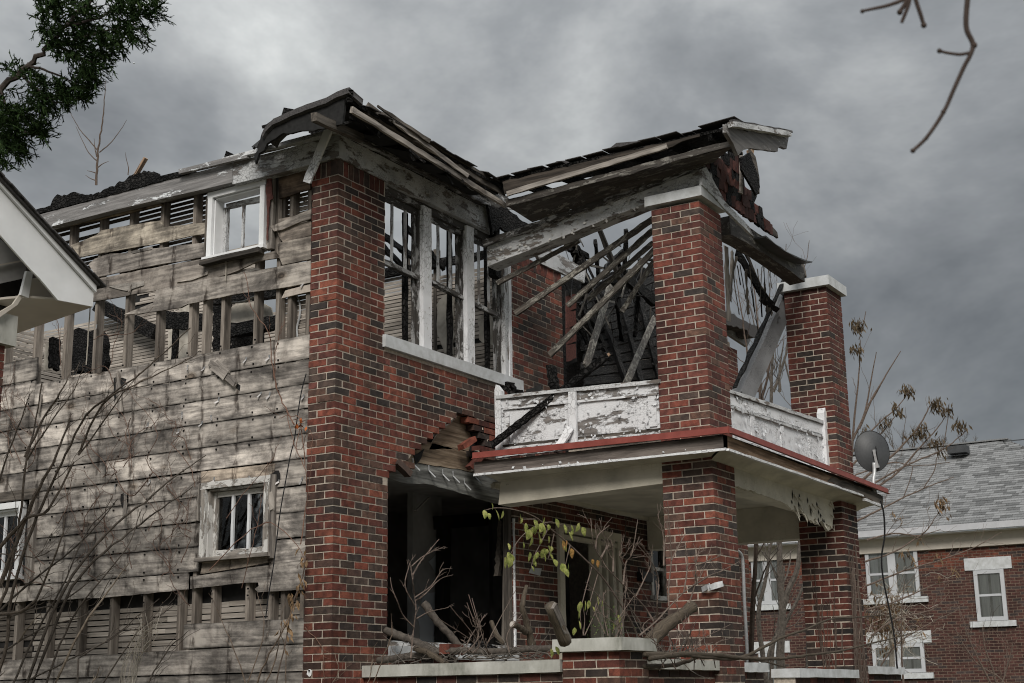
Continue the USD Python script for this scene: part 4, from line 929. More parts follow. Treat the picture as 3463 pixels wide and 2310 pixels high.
# porch door and window frames
dr = emit('door_surround', bar((4.10, 0.03, 3.50), (5.68, 0.03, 3.50), 0.16, 0.10), 'cream_paint', house, label='doorway under the porch with a grey-white frame and no door')
for xx, w in ((4.17, 0.11), (5.10, 0.07), (5.62, 0.09), (5.28, 0.05), (5.46, 0.08)):
    emit('jamb', bar((xx, 0.03, 1.7), (xx, 0.03, 3.45), w, 0.14, (0, 1, 0)), 'cream_paint', dr)
emit('head_trim', bar((4.2, 0.0, 3.40), (5.6, 0.0, 3.40), 0.06, 0.05), 'cream_paint', dr)
emit('narrow_pane', box((5.12, 0.06, 1.75), (5.58, 0.07, 3.4)), 'pane_glass', dr)
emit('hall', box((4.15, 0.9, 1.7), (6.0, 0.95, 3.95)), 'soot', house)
pw = emit('porch_window', bar((6.55, 0.02, 3.60), (7.08, 0.02, 3.60), 0.08, 0.06), 'window_white', house, label='narrow white window at the back of the porch')
for xx in (6.58, 7.05): emit('stile', bar((xx, 0.02, 2.80), (xx, 0.02, 3.57), 0.06, 0.07, (0, 1, 0)), 'window_white', pw)
emit('rail', bar((6.58, 0.02, 2.82), (7.05, 0.02, 2.82), 0.07, 0.06), 'window_white', pw)
emit('rail', bar((6.58, 0.04, 3.2), (7.05, 0.04, 3.2), 0.04, 0.04), 'window_white', pw)
emit('pane', box((6.6, 0.05, 2.83), (7.03, 0.055, 3.58)), 'pane_glass', pw)
emit('curtain', plate([(6.72, 0.15, 2.9), (6.95, 0.15, 2.86), (7.03, 0.15, 3.56), (6.8, 0.15, 3.56)], 0.01, (0, -1, 0)), 'curtain', house)
emit('paper_notice', plate(vpoly(1, -0.006, [(1220, 1303), (1244, 1305), (1240, 1322), (1214, 1315)]), 0.003, (0, -1, 0)), 'cap_stone', house)
emit('mail_box', box((6.15, -0.09, 3.0), (6.42, -0.004, 3.12)), 'black_rubber', house)
emit('wire', tube(spline([on_y(-0.02, 1466, 1185), on_y(-0.02, 1440, 1190), on_y(-0.02, 1436, 1230), on_y(-0.02, 1440, 1290)]), 0.006), 'grey_bark', house)
# ------------------------------------------------ porch: brick piers
AX, AY, BX, BY = 2.437, -2.713, 6.006, -2.78
ca = column('porch_column', AX, AY, 2.5, 2.5, 4.02, 6.46, 'left upper porch column of red brick under a pale cap', 'rust')
emit('column_cap', bar((AX - 0.05, AY + 0.27, 6.547), (AX + 0.59, AY + 0.27, 6.547), 0.64, 0.105), 'cap_stone', ca)
ca2 = column('porch_column', AX + 0.0, AY, 2.5, 2.5, 0.4, 3.84, 'left lower porch column of red brick with pale mortar', 'mix', zref=ZT - 0.09 - Hc * 37)
cb = column('porch_column', BX, BY, 2.5, 2.5, 4.02, 6.40, 'right upper porch column of red brick under a grey cap', 'rust', dim=0.85, zref=6.40)
emit('column_cap', bar((BX - 0.06, BY + 0.27, 6.462), (BX + 0.60, BY + 0.27, 6.462), 0.66, 0.12), 'cap_stone', cb)
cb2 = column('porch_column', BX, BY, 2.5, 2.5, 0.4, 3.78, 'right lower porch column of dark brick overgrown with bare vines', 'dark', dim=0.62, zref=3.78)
def bent_metal(name, pts, w, t):
    pass
emit('bent_strip', bar(on_x(AX - 0.03, 1612, 1354), on_x(AX - 0.09, 1630, 1345), 0.01, 0.05, (0, 0, 1)), 'pale_metal', ca2)
emit('bent_strip', bar(on_x(AX - 0.09, 1626, 1350), on_y(AY - 0.05, 1660, 1340), 0.01, 0.055, (0, 0, 1), seg=4, rough=0.004), 'pale_metal', ca2)

# parapet with its pedestals and caps
PXc, PYc = 0.46, -2.652
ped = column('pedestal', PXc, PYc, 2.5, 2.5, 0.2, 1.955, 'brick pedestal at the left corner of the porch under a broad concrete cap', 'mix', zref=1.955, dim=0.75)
emit('pedestal_cap', bar((PXc - 0.06, PYc + 0.27, 2.01), (PXc + 0.60, PYc + 0.27, 2.01), 0.66, 0.105, seg=6, rough=0.002), 'mossy_concrete', ped)
def parapet(lo, hi, dim=0.62):
    core = emit('parapet', box(np.array(lo) + [0.003, 0.003, 0], np.array(hi) - [0.003, 0.003, 0]), 'mortar', house)
    return core
wa = parapet((0.50, -2.09, 0.2), (0.74, 0.0, 1.79))
for k in range(0, 22):      # left parapet: bricks along y
    zt_ = 1.79 - k * Hc
    y = -2.09 + (S / 2 if k % 2 else 0) - S
    while y < 0:
        a, b = max(y, -2.105), min(y + S, 0.0)
        if b - a > 0.04: brick(wa, (0.495, a + J / 2, zt_ - Hc + J / 2), (0.6, b - J / 2, zt_ - J / 2), dim=0.6)
        y += S
emit('parapet_cap', bar((0.60, -2.10, 1.845), (0.60, -0.005, 1.845), 0.31, 0.105, seg=10, rough=0.002), 'mossy_concrete', wa)
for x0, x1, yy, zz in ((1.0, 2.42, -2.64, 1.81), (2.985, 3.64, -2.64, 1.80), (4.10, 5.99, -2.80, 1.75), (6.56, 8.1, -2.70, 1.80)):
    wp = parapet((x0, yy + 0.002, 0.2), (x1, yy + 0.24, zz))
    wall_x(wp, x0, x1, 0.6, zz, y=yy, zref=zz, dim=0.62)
    emit('parapet_cap', bar((x0 - 0.015, yy + 0.10, zz + 0.045), (x1 - 0.01, yy + 0.10, zz + 0.045), 0.31, 0.09, seg=8, rough=0.003), 'cap_stone' if x0 > 2 else 'mossy_concrete', wp)
emit('stone_step', box((3.5, -3.3, 0.0), (4.4, -2.5, 1.55)), 'mossy_concrete', house)
emit('window_sill', bar((0.86, -0.01, 2.03), (3.1, -0.01, 2.03), 0.16, 0.11, seg=6, rough=0.002), 'cap_stone', house)
emit('window_stool', bar((0.9, 0.08, 2.11), (3.1, 0.08, 2.11), 0.10, 0.05, seg=6, rough=0.004), 'worn_white', house)
emit('porch_floor', box((0.7, -2.5, 1.05), (9.0, -0.001, 1.2)), 'mossy_concrete', house)

# balcony deck, fascia, soffit and beams
emit('balcony_deck', box((2.30, -2.90, 3.93), (7.02, -0.01, 4.012)), 'dark_wood', house)
DX, DY = 2.20, -2.97
for P, Q, n in (((DX - 0.05, -0.13, 4.06), (DX - 0.05, DY - 0.05, 4.02), 8), ((DX - 0.05, DY - 0.05, 4.02), (7.08, DY - 0.05, 3.985), 10)):
    P, Q = np.array(P), np.array(Q)
    out = np.array([-1, 0, 0]) if n == 8 else np.array([0, -1, 0])
    m = MB()
    bar(P, Q, 0.012, 0.058, (0, 0, 1), seg=n, rough=0.001, mb=m)
    bar(P + [0, 0, 0.03] - out * 0.06, Q + [0, 0, 0.03] - out * 0.06, 0.13, 0.006, (0, 0, 1), seg=n, rough=0.0008, mb=m)
    bar(P - [0, 0, 0.03] + out * 0.012, Q - [0, 0, 0.03] + out * 0.012, 0.03, 0.006, (0, 0, 1), seg=n, rough=0.0008, mb=m)
    emit('drip_edge', m, 'red_metal', house)
emit('fascia', plate([(DX, -0.12, 3.865), (DX, DY, 3.85), (DX, DY, 3.975), (DX, -0.12, 4.0)], 0.03, (-1, 0, 0), (0, 1, 0), rag=0.003, step=0.2, tint=(0.55, 0.52, 0.52)), 'grey_wood', house, label='weathered fascia board with traces of white and red paint')
emit('fascia_edge', bar((DX - 0.005, -0.12, 3.862), (DX - 0.005, DY, 3.845), 0.035, 0.022, seg=16, rough=0.002), 'flaking_white', house)
fp = []
for k in range(12): pass
emit('fascia', plate([(DX, DY, 3.85), (3.4, DY, 3.845), (5.1, DY, 3.85), (6.95, DY, 3.80), (6.95, DY, 3.93), (DX, DY, 3.975)], 0.03, (0, -1, 0), (1, 0, 0), rag=0.006, step=0.08), 'warm_wood', house)
emit('fascia_scorch', plate([(5.0, DY - 0.006, 3.87), (6.0, DY - 0.006, 3.85), (7.0, DY - 0.006, 3.80), (7.0, DY - 0.006, 3.93), (5.2, DY - 0.006, 3.945)], 0.004, (0, -1, 0), (1, 0, 0), rag=0.012, step=0.06), 'dark_wood', house)
emit('fascia_edge', bar((DX, DY - 0.005, 3.842), (6.2, DY - 0.005, 3.84), 0.035, 0.022, seg=20, rough=0.003), 'flaking_white', house)
emit('fascia_edge', bar((6.25, DY - 0.005, 3.80), (6.97, DY - 0.005, 3.79), 0.035, 0.03, seg=6, rough=0.004), 'flaking_white', house)
# soffits slope up from the fascia to the beam through a cove
def cove(P0, P1, q0, q1, steps=5):
    """strip between an outer line P0-P1 and an inner line q0-q1, curved like a bed moulding"""
    m = MB(); n = 12; rows = []
    for i in range(steps + 1):
        k = i / steps; dz = 0.02 * math.sin(k * math.pi)
        A = np.array(P0) * (1 - k) + np.array(q0) * k; B = np.array(P1) * (1 - k) + np.array(q1) * k
        rows.append([A + (B - A) * j / n + [0, 0, dz] for j in range(n + 1)])
    v = np.array(rows).reshape(-1, 3); f = []
    for i in range(steps):
        for j in range(n):
            a_ = i * (n + 1) + j; f += [[a_, a_ + 1, a_ + n + 2], [a_, a_ + n + 2, a_ + n + 1]]
    L = np.array(v); lp = np.stack([L[:, 0] + L[:, 1], L[:, 2] * 3 + L[:, 0] - L[:, 1], L[:, 2]], 1)
    m.add(v, np.array(f), lp=lp); return m
BXB, BYB = 2.44, -2.70
emit('soffit', cove((DX + 0.01, -0.12, 3.872), (DX + 0.01, DY + 0.02, 3.86), (BXB, -0.27, 3.81), (BXB, BYB, 3.83)), 'cream_paint', house)
emit('soffit', cove((DX + 0.02, DY + 0.01, 3.86), (6.95, DY + 0.01, 3.81), (BXB, BYB, 3.80), (6.9, BYB + 0.03, 3.75)), 'cream_paint', house)
bm = MB()
plate([(BXB, -0.26, 3.565), (BXB, AY + 0.5, 3.62), (BXB, AY + 0.5, 3.87), (BXB, -0.30, 3.87)], 0.26, (-1, 0, 0), (0, 1, 0), rag=0.0015, step=0.3, mb=bm)
emit('porch_beam', bm, 'cream_paint', house, label='cream porch beam on the left of the lower column')
emit('beam_edge', bar((BXB - 0.01, -0.28, 3.835), (BXB - 0.01, AY + 0.45, 3.85), 0.04, 0.03, seg=6), 'cream_paint', house)
# front beam, its right half rotten
rb = MB()
pts = [(AX + 0.54, BYB, 3.62), (3.9, BYB, 3.60), (4.3, BYB, 3.585), (4.7, BYB, 3.53), (4.9, BYB, 3.55), (5.1, BYB, 3.47), (5.35, BYB, 3.44), (5.5, BYB, 3.50), (5.7, BYB, 3.40), (5.86, BYB, 3.45), (5.9, BYB, 3.55), (5.95, BYB, 3.83), (AX + 0.54, BYB, 3.84)]
plate(pts, 0.03, (0, -1, 0), (1, 0, 0), rag=0.012, step=0.06, mb=rb)
box((AX + 0.55, BYB + 0.032, 3.60), (6.0, BYB + 0.25, 3.85), mb=rb)
emit('porch_beam', rb, 'cream_paint', house, label='cream front porch beam with rotten torn skin near the right column')
prng = random.Random(11)
for i in range(26):      # curls of skin and dark rents in the rotten end
    x = 4.55 + 1.3 * prng.random(); z = 3.50 + 0.26 * prng.random(); L = prng.uniform(0.04, 0.11)
    P = np.array([x, BYB - 0.006, z])
    if i % 2:
        emit('rent', plate([P, P + [0.022, 0, -L * 0.5], P + [0.004, 0, -L], P + [-0.014, 0, -L * 0.5]], 0.002, (0, -1, 0)), 'soot', house)
    else:
        m = MB(); tube([P, P + [0.008, -0.018, -L * 0.5], P + [0.0, -0.035, -L]], [0.016, 0.011, 0.004], 4, mb=m)
        emit('paint_curl', m, 'cream_paint', house)
for i in range(10):
    x = 4.4 + 1.45 * prng.random()
    P = np.array([x, BYB - 0.005, 3.55 - 0.06 * (x - 4.4)])
    emit('paint_curl', bar(P, P + [prng.uniform(-0.03, 0.03), -0.03, -prng.uniform(0.02, 0.06)], 0.04, 0.004, (0, 1, 0), seg=3, rough=0.008, taper=0.3), 'cream_paint', house)
emit('porch_ceiling', box((BXB + 0.27, -2.45, 3.84), (7.0, -0.02, 3.86)), 'cream_paint', house)
emit('porch_beam', box((6.45, -2.3, 3.42), (6.70, -0.02, 3.838)), 'cream_paint', house)
emit('ceiling_mould', bar((2.7, -0.03, 3.82), (7.0, -0.03, 3.82), 0.05, 0.05, seg=20, rough=0.004), 'cream_paint', house)

# balcony railing panels
RX, RY = 2.46, -2.62
def panel(name, poly, t, axis, matn, rag=0.003):
    n = (-1, 0, 0) if axis == 0 else (0, -1, 0)
    al = (0, 1, 0) if axis == 0 else (1, 0, 0)
    return emit(name, plate(poly, t, n, al, rag=rag, step=0.12), matn, railing)
railing = emit('balcony_railing', plate([(RX, -0.27, 4.07), (RX, -2.2, 4.06), (RX, -2.2, 4.63), (RX, -0.27, 4.70)], 0.03, (-1, 0, 0), (0, 1, 0)), 'peeling_white', house, label='closed white balcony railing with peeling paint')
panel('rail_cap', [(RX - 0.045, -0.26, 4.70), (RX - 0.045, -2.2, 4.625), (RX - 0.045, -2.2, 4.665), (RX - 0.045, -0.26, 4.735)], 0.10, 0, 'worn_white')
panel('rail_board', [(RX - 0.014, -0.28, 4.60), (RX - 0.014, -2.2, 4.535), (RX - 0.014, -2.2, 4.62), (RX - 0.014, -0.28, 4.695)], 0.012, 0, 'peeling_white')
panel('rail_mould', [(RX - 0.022, -0.33, 4.575), (RX - 0.022, -2.15, 4.515), (RX - 0.022, -2.15, 4.535), (RX - 0.022, -0.33, 4.60)], 0.02, 0, 'peeling_white')
panel('base_board', [(RX - 0.02, -0.27, 4.07), (RX - 0.02, -2.2, 4.06), (RX - 0.02, -2.2, 4.14), (RX - 0.02, -0.27, 4.17)], 0.018, 0, 'peeling_white')
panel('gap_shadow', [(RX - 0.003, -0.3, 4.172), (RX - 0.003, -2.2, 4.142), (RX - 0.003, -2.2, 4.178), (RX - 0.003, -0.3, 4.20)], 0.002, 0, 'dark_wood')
for y in (-0.36, -1.13, -2.09):
    panel('stile', [(RX - 0.015, y + 0.045, 4.20), (RX - 0.015, y - 0.045, 4.20), (RX - 0.015, y - 0.045, 4.53), (RX - 0.015, y + 0.045, 4.56)], 0.013, 0, 'peeling_white')
emit('railing_post', plate([(RX - 0.03, -0.24, 4.06), (RX - 0.03, -0.31, 4.06), (RX - 0.03, -0.31, 4.79), (RX - 0.03, -0.255, 4.86), (RX - 0.03, -0.235, 4.80)], 0.08, (-1, 0, 0), (0, 0, 1)), 'flaking_white', railing)
emit('nailed_upright', bar((RX - 0.05, -1.20, 4.07), (RX - 0.05, -1.20, 4.66), 0.085, 0.03, (1, 0, 0), seg=6, rough=0.002), 'flaking_white', railing)
emit('loose_slat', bar((RX - 0.09, -1.19, 4.27), (RX - 0.18, -1.09, 4.07), 0.085, 0.02, (1, 0, 0), seg=4, rough=0.005), 'flaking_white', railing)
rr = emit('balcony_railing', plate([(3.0, RY, 4.06), (6.02, RY, 4.03), (6.02, RY, 4.72), (3.0, RY, 4.55)][:4], 0.03, (0, -1, 0), (1, 0, 0)), 'flaking_white', house, label='front balcony railing with curling white paint between the columns')
railing = rr
panel('rail_cap', [(2.99, RY - 0.04, 4.585), (6.0, RY - 0.04, 4.70), (6.0, RY - 0.04, 4.74), (2.99, RY - 0.04, 4.62)], 0.10, 1, 'worn_white', 0.004)
panel('rail_board', [(3.0, RY - 0.016, 4.47), (6.0, RY - 0.016, 4.57), (6.0, RY - 0.016, 4.69), (3.0, RY - 0.016, 4.58)], 0.014, 1, 'flaking_white', 0.004)
panel('rail_mould', [(3.0, RY - 0.024, 4.435), (6.0, RY - 0.024, 4.53), (6.0, RY - 0.024, 4.555), (3.0, RY - 0.024, 4.465)], 0.02, 1, 'worn_white', 0.003)
panel('base_board', [(3.0, RY - 0.02, 4.05), (6.0, RY - 0.02, 4.03), (6.0, RY - 0.02, 4.13), (3.0, RY - 0.02, 4.15)], 0.018, 1, 'peeling_white', 0.003)
for x in (3.75, 4.6, 5.5):
    panel('stile', [(x - 0.05, RY - 0.016, 4.15), (x + 0.05, RY - 0.016, 4.15), (x + 0.05, RY - 0.016, 4.48), (x - 0.05, RY - 0.016, 4.46)], 0.014, 1, 'flaking_white')
emit('railing_post', plate([(5.93, RY - 0.05, 4.02), (6.05, RY - 0.05, 4.02), (6.05, RY - 0.05, 4.82), (5.99, RY - 0.05, 4.90), (5.93, RY - 0.05, 4.83)], 0.09, (0, -1, 0), (0, 0, 1)), 'flaking_white', rr)
emit('railing_brace', plate([(6.06, RY - 0.05, 4.01), (6.40, RY - 0.05, 4.0), (6.10, RY - 0.05, 4.14)], 0.03, (0, -1, 0), (1, 0, 0)), 'flaking_white', rr)

# ------------------------------------------------ what is left of the roofs
def sheet(pts, t, matn, name, rag=0.0, step=0.1, par=house, label=None, tint=(1, 1, 1)):
    p = np.array(pts, float); c = p.mean(0); n = np.zeros(3)
    for i in range(len(p)): n += np.cross(p[i] - c, p[(i + 1) % len(p)] - c)
    if n[2] < 0: n = -n
    # flatten onto the mean plane
    n = unit(n); p = p - np.outer((p - c) @ n, n)
    return emit(name, plate(p, t, n, (1, 0, 0), rag=rag, step=step, tint=tint), matn, par, label=label)
SL = math.tan(math.radians(21))
ez = 7.03
deck = [(-0.50, -0.50, ez), (0.7, -0.50, ez + 0.01), (1.6, -0.5, ez - 0.02), (2.25, -0.5, ez - 0.02), (2.4, 0.3, ez + 0.8 * SL - 0.05), (2.1, 1.0, ez + 1.5 * SL), (1.2, 0.85, ez + 1.35 * SL), (0.55, 0.55, ez + 1.05 * SL)]
roof = sheet(deck, 0.03, 'char', 'roof', rag=0.012, label='charred remnant of the front roof slope with curled shingles along its edge')
sheet([(-0.50, -0.49, ez), (0.55, 0.55, ez + 1.05 * SL), (0.25, 0.75, ez + 0.75 * SL), (-0.15, 0.62, ez + 0.35 * SL), (-0.5, 0.55, ez - 0.03)], 0.03, 'char', 'roof', rag=0.012)
# drooping end of the burnt side slope
emit('roof_flap', plate(vpoly(0, -0.5, [(640, 268), (612, 285), (600, 308), (592, 345), (583, 356), (586, 376), (594, 352), (606, 345), (612, 330), (632, 318), (650, 305), (668, 306), (690, 300), (720, 300), (785, 285), (792, 222), (740, 240)]), 0.03, (-1, 0, 0), (0, 1, 0), rag=0.006, step=0.05), 'tar_paper', house)
emit('roof_flap', plate([(-0.49, 0.5, 7.0), (0.1, 0.9, 7.28), (0.2, 1.05, 7.2), (-0.2, 0.95, 6.98), (-0.49, 0.62, 6.8)], 0.02, (-0.6, 0.6, 0.4), (0, 1, 0), rag=0.02), 'tar_paper', house)
srng = random.Random(31)
def shingles(P, Q, up, n, rows, w, h, tint=(1, 1, 1), mat_='roof_shingle', par=house, lift=0.006):
    P, Q, up = np.array(P, float), np.array(Q, float), np.array(up, float); a = (Q - P) / n
    nn = unit(np.cross(Q - P, up))
    if nn[2] < 0: nn = -nn
    for r_ in range(rows):
        for i in range(0, n):
            if srng.random() < 0.10: continue
            o = P + a * (i + (0.5 if r_ % 2 else 0) + srng.uniform(-0.1, 0.1)) + unit(up) * (r_ * h) + nn * (lift + 0.012 + 0.006 * r_ + srng.uniform(0, 0.014))
            dn = -unit(up) * srng.uniform(0.0, 0.02)
            curl = nn * srng.uniform(-0.006, 0.008)
            L = a * srng.uniform(0.8, 1.12)
            pts = [o + dn + curl, o + L + dn * srng.uniform(0.3, 1.2), o + L + unit(up) * h * 1.5, o + unit(up) * h * 1.5]
            emit('shingle', plate(pts, 0.007, nn, a, tint=tuple(np.array(tint) * srng.uniform(0.7, 1.3)), r=srng), mat_, par)
shingles((-0.42, -0.53, ez + 0.005), (2.28, -0.53, ez - 0.02), (0, 1, SL), 13, 2, 0.22, 0.16, par=roof)
for k in range(3):
    c_ = [(798, 204), (770, 214), (745, 228), (700, 243), (655, 262), (622, 277), (606, 293), (600, 306)][:8 - k]
    up_ = [(u + 2 * k, v - 3 * k + 2) for u, v in c_]; dn_ = [(u + 3, v + 9 - 3 * k) for u, v in c_[::-1]]
    emit('roof_edge', plate(vpoly(0, -0.54 + 0.02 * k, up_ + dn_), 0.22, (-1, 0, 0.2), (0, 1, 0), rag=0.004, step=0.06), 'roof_shingle', roof)
# fascia sticks and rafters under the front eave
emit('fascia_strip', bar(on_y(-0.5, 808, 252), on_y(-0.5, 1160, 472), 0.03, 0.055, (0, 0, 1), seg=24, rough=0.005), 'grey_wood', house)
emit('fascia', bar(on_y(-0.47, 840, 248), on_y(-0.47, 1158, 440), 0.025, 0.12, (0, 0, 1), seg=24, rough=0.012), 'dark_wood', house)
emit('splinter', bar(on_y(-0.53, 866, 243), on_y(-0.55, 985, 325), 0.02, 0.03, (0, 0, 1), seg=8, rough=0.006, taper=1.6), 'dark_wood', house)
emit('splinter', bar(on_y(-0.53, 900, 275), on_y(-0.53, 1075, 405), 0.02, 0.05, (0, 0, 1), seg=10, rough=0.008), 'grey_wood', house)
for x in (0.1, 0.55, 1.0, 1.45, 1.9):
    emit('rafter', bar((x, -0.44, ez - 0.10), (x, 0.8, ez - 0.10 + 1.24 * SL), 0.045, 0.12), 'char', house)
emit('soffit', plate([(-0.4, -0.46, 6.99), (2.2, -0.46, 6.93), (2.2, -0.10, 6.99), (-0.4, -0.10, 7.02)], 0.02, (0, 0, 1), (1, 0, 0), rag=0.02), 'tar_paper', house)
emit('soffit', plate(vpoly(1, -0.3, [(1040, 405), (1080, 402), (1150, 450), (1160, 470), (1120, 462)]), 0.02, (0, -1, -1), (1, 0, 0), rag=0.01), 'sooty_white', house)
emit('hip_rafter', bar((-0.5, -0.52, 7.06), (0.5, 0.5, 7.06 + 1.0 * SL), 0.06, 0.12, seg=4, rough=0.006), 'char', house)
emit('outrigger', bar(on_y(-0.42, 720, 268), on_y(-0.2, 830, 318), 0.06, 0.08, seg=5, rough=0.003), 'dark_wood', house)
emit('hanging_plank', bar(on_x(-0.10, 757, 292), on_x(-0.10, 705, 418), 0.02, 0.10, (0, 1, 0), seg=8, rough=0.003), 'flaking_white', house)
emit('post', bar((2.84, 0.0, 6.2), (2.84, 0.0, 6.98), 0.1, 0.1, (0, 1, 0), seg=6, rough=0.006), 'char', house)
emit('valley_board', plate(vpoly(1, -0.1, [(1120, 470), (1165, 478), (1220, 520), (1200, 548), (1168, 540), (1148, 520), (1130, 540)]), 0.03, (0, -1, 0), rag=0.02), 'char', house)

# porch roof: left eave towards the street
EX = 2.10
pr_ = sheet([(EX, -0.55, 7.02), (EX, -1.4, 7.02), (EX, -2.5, 7.05), (EX, -3.30, 7.085), (EX + 0.75, -3.28, 7.07 + 0.06), (EX + 0.9, -2.4, 7.20), (EX + 0.8, -1.5, 7.2), (EX + 0.5, -0.3, 7.14)], 0.03, 'char', 'porch_roof', rag=0.01, label='broken porch roof edge with layered dark shingles')
shingles((EX - 0.03, -0.5, 7.025), (EX - 0.03, -3.33, 7.09), (1, 0, 0.10), 13, 2, 0.22, 0.15, par=pr_)
for uv in ([(1245, 392), (1278, 370), (1315, 367), (1290, 385)], [(1390, 348), (1415, 328), (1465, 324), (1450, 336)]):
    emit('lifted_shingle', plate(vpoly(0, EX + 0.06, [(u, v) for u, v in uv]), 0.01, (-1, 0, 0.6), (0, 1, 0)), 'roof_shingle', pr_)
emit('fascia', plate([(EX, -0.60, 6.86), (EX, -1.6, 6.89), (EX, -2.3, 6.94), (EX, -2.9, 7.0), (EX, -2.9, 7.03), (EX, -0.58, 7.0)], 0.02, (-1, 0, 0), (0, 1, 0), rag=0.012, step=0.1, tint=(0.5, 0.47, 0.45)), 'dark_wood', house)
emit('fascia_strip', bar((EX - 0.012, -0.63, 6.845), (EX - 0.012, -2.55, 6.97), 0.025, 0.055, (0, 0, 1), seg=20, rough=0.004), 'grey_wood', house)
for y in np.linspace(-0.8, -3.0, 6):
    emit('rafter', bar((EX + 0.02, y, 6.93 + 0.02 * (-y)), (EX + 0.8, y, 7.03 + 0.02 * (-y)), 0.045, 0.10, seg=3, rough=0.004), 'char', house)
emit('porch_soffit', plate([(EX + 0.02, -0.62, 6.72), (EX + 0.02, -3.28, 6.835), (2.43, -2.9, 6.83), (2.43, -0.75, 6.60)], 0.03, (0, 0, -1), (0, 1, 0), rag=0.012, step=0.12), 'sooty_board', house)
emit('porch_frieze', plate([(EX + 0.03, -0.60, 6.72), (EX + 0.03, -1.7, 6.76), (EX + 0.03, -3.25, 6.835), (EX + 0.03, -3.25, 6.90), (EX + 0.03, -1.8, 6.84), (EX + 0.03, -0.6, 6.80)], 0.02, (-1, 0, 0), (0, 1, 0), rag=0.008, step=0.1), 'sooty_board', house)
# main beam of the porch roof, slumped at the house end
m = MB()
plate([(2.50, -0.12, 6.225), (2.50, -1.1, 6.40), (2.50, -2.1, 6.575), (2.50, -2.75, 6.605), (2.50, -2.75, 6.83), (2.50, -2.0, 6.76), (2.50, -1.1, 6.62), (2.50, -0.12, 6.47)], 0.22, (-1, 0, 0), (0, 1, 0), rag=0.004, step=0.12, mb=m)
emit('roof_beam', m, 'worn_white', house, label='slumped white porch roof beam with blistered paint')
emit('beam_crown', bar((2.47, -0.10, 6.48), (2.47, -2.76, 6.84), 0.08, 0.06, seg=40, rough=0.008), 'sooty_white', house)
emit('beam_crown', bar((2.45, -1.5, 6.73), (2.45, -2.78, 6.845), 0.05, 0.05, seg=10, rough=0.003), 'grey_frieze', house)
emit('frieze_board', plate(vpoly(1, -2.775, [(1612, 388), (1622, 384), (1664, 462), (1720, 520), (1732, 545), (1664, 480), (1640, 452), (1612, 424)]), 0.03, (0, -1, 0), (1, 0, 0), rag=0.004), 'frieze_paint', house)
# gable end: eave return and shingled cheek
emit('eave_return', plate(vpoly(1, -3.29, [(1668, 284), (1690, 281), (1813, 305), (1811, 314), (1806, 342), (1792, 336), (1786, 341), (1786, 348), (1722, 340), (1706, 345), (1695, 357), (1684, 330), (1668, 304)]), 0.04, (0, -1, 0), (1, 0, 0), rag=0.003, step=0.1, tint=(0.6, 0.58, 0.56)), 'grey_frieze', house)
emit('eave_crown', bar(on_y(-3.33, 1678, 285), on_y(-3.33, 1812, 309), 0.06, 0.05, seg=10, rough=0.004), 'worn_white', house)
emit('roof_edge', bar(on_y(-3.33, 1680, 278), on_y(-3.33, 1815, 303), 0.05, 0.02, seg=12, rough=0.006), 'roof_shingle', house)
CHEEK = [(1612, 378), (1640, 366), (1690, 350), (1702, 356), (1703, 400), (1712, 440), (1745, 490), (1786, 545), (1770, 538), (1740, 512), (1700, 486), (1664, 456), (1640, 430)]
ck = emit('gable_cheek', plate(vpoly(1, -2.70, CHEEK), 0.02, (0, -1, 0), (1, 0, 0)), 'dark_wood', house, label='red-brown shingled gable cheek hanging beside the left column')
zz = 6.2; row = 0
while zz < 7.4:
    x = 2.4 + (0.06 if row % 2 else 0)
    while x < 5.6:
        c = np.array([x + 0.06, -2.72, zz + 0.05])
        if in_poly(px(c), CHEEK):
            emit('shake', box((x, -2.73 - srng.uniform(0, 0.012), zz - srng.uniform(0, 0.012)), (x + 0.115, -2.702, zz + 0.12), tuple(np.array([1, 1, 1]) * srng.uniform(0.25, 0.95)), jit=0.012, along=2, r=srng), 'red_shingle' if srng.random() < 0.72 else 'char', ck)
        x += 0.12
    zz += 0.11; row += 1
for uv, yy, mt in [([(1702, 362), (1722, 350), (1742, 408), (1745, 430), (1738, 449), (1718, 414), (1704, 390)], -2.9, 'char'), ([(1722, 342), (1735, 360), (1744, 410), (1744, 445), (1730, 415)], -2.7, 'dark_wood'), ([(1703, 348), (1706, 350), (1706, 446), (1701, 442)], -2.8, 'grey_wood'),
                   ([(1718, 345), (1732, 342), (1728, 372), (1722, 368)], -2.6, 'warm_wood')]:
    emit('burnt_board', plate(vpoly(1, yy, uv), 0.025, (0, -1, 0), rag=0.006, step=0.05), mt, house)
emit('rafter', bar(on_y(-2.5, 1730, 444), on_y(-2.5, 1718, 472), 0.10, 0.05, (0, 1, 0)), 'char', house)
emit('burnt_board', bar(on_y(-2.62, 1730, 480), on_y(-2.62, 1784, 542), 0.03, 0.07, seg=8, rough=0.006), 'dark_wood', house)
# front roof beam, broken off over the right column
fb = MB(); P, Q = on_y(-2.55, 1655, 520), on_y(-2.55, 1822, 628)
bar(P, Q + [0.1, 0, 0], 0.20, 0.20, (0, 0, 1), seg=14, rough=0.006, sag=-0.03, mb=fb)
emit('roof_beam', fb, 'sooty_board', house, label='sooty front roof beam broken off at the right column')
emit('gutter_strip', bar(on_y(-2.72, 1745, 545), on_y(-2.72, 1852, 604), 0.14, 0.014, (0, 0, 1), seg=10, rough=0.003, sag=0.05), 'dark_metal', house)
emit('beam_end', bar(on_y(-2.55, 1832, 600), on_y(-2.6, 1840, 632), 0.12, 0.10, (0, 1, 0), seg=3, rough=0.008), 'dark_wood', house)
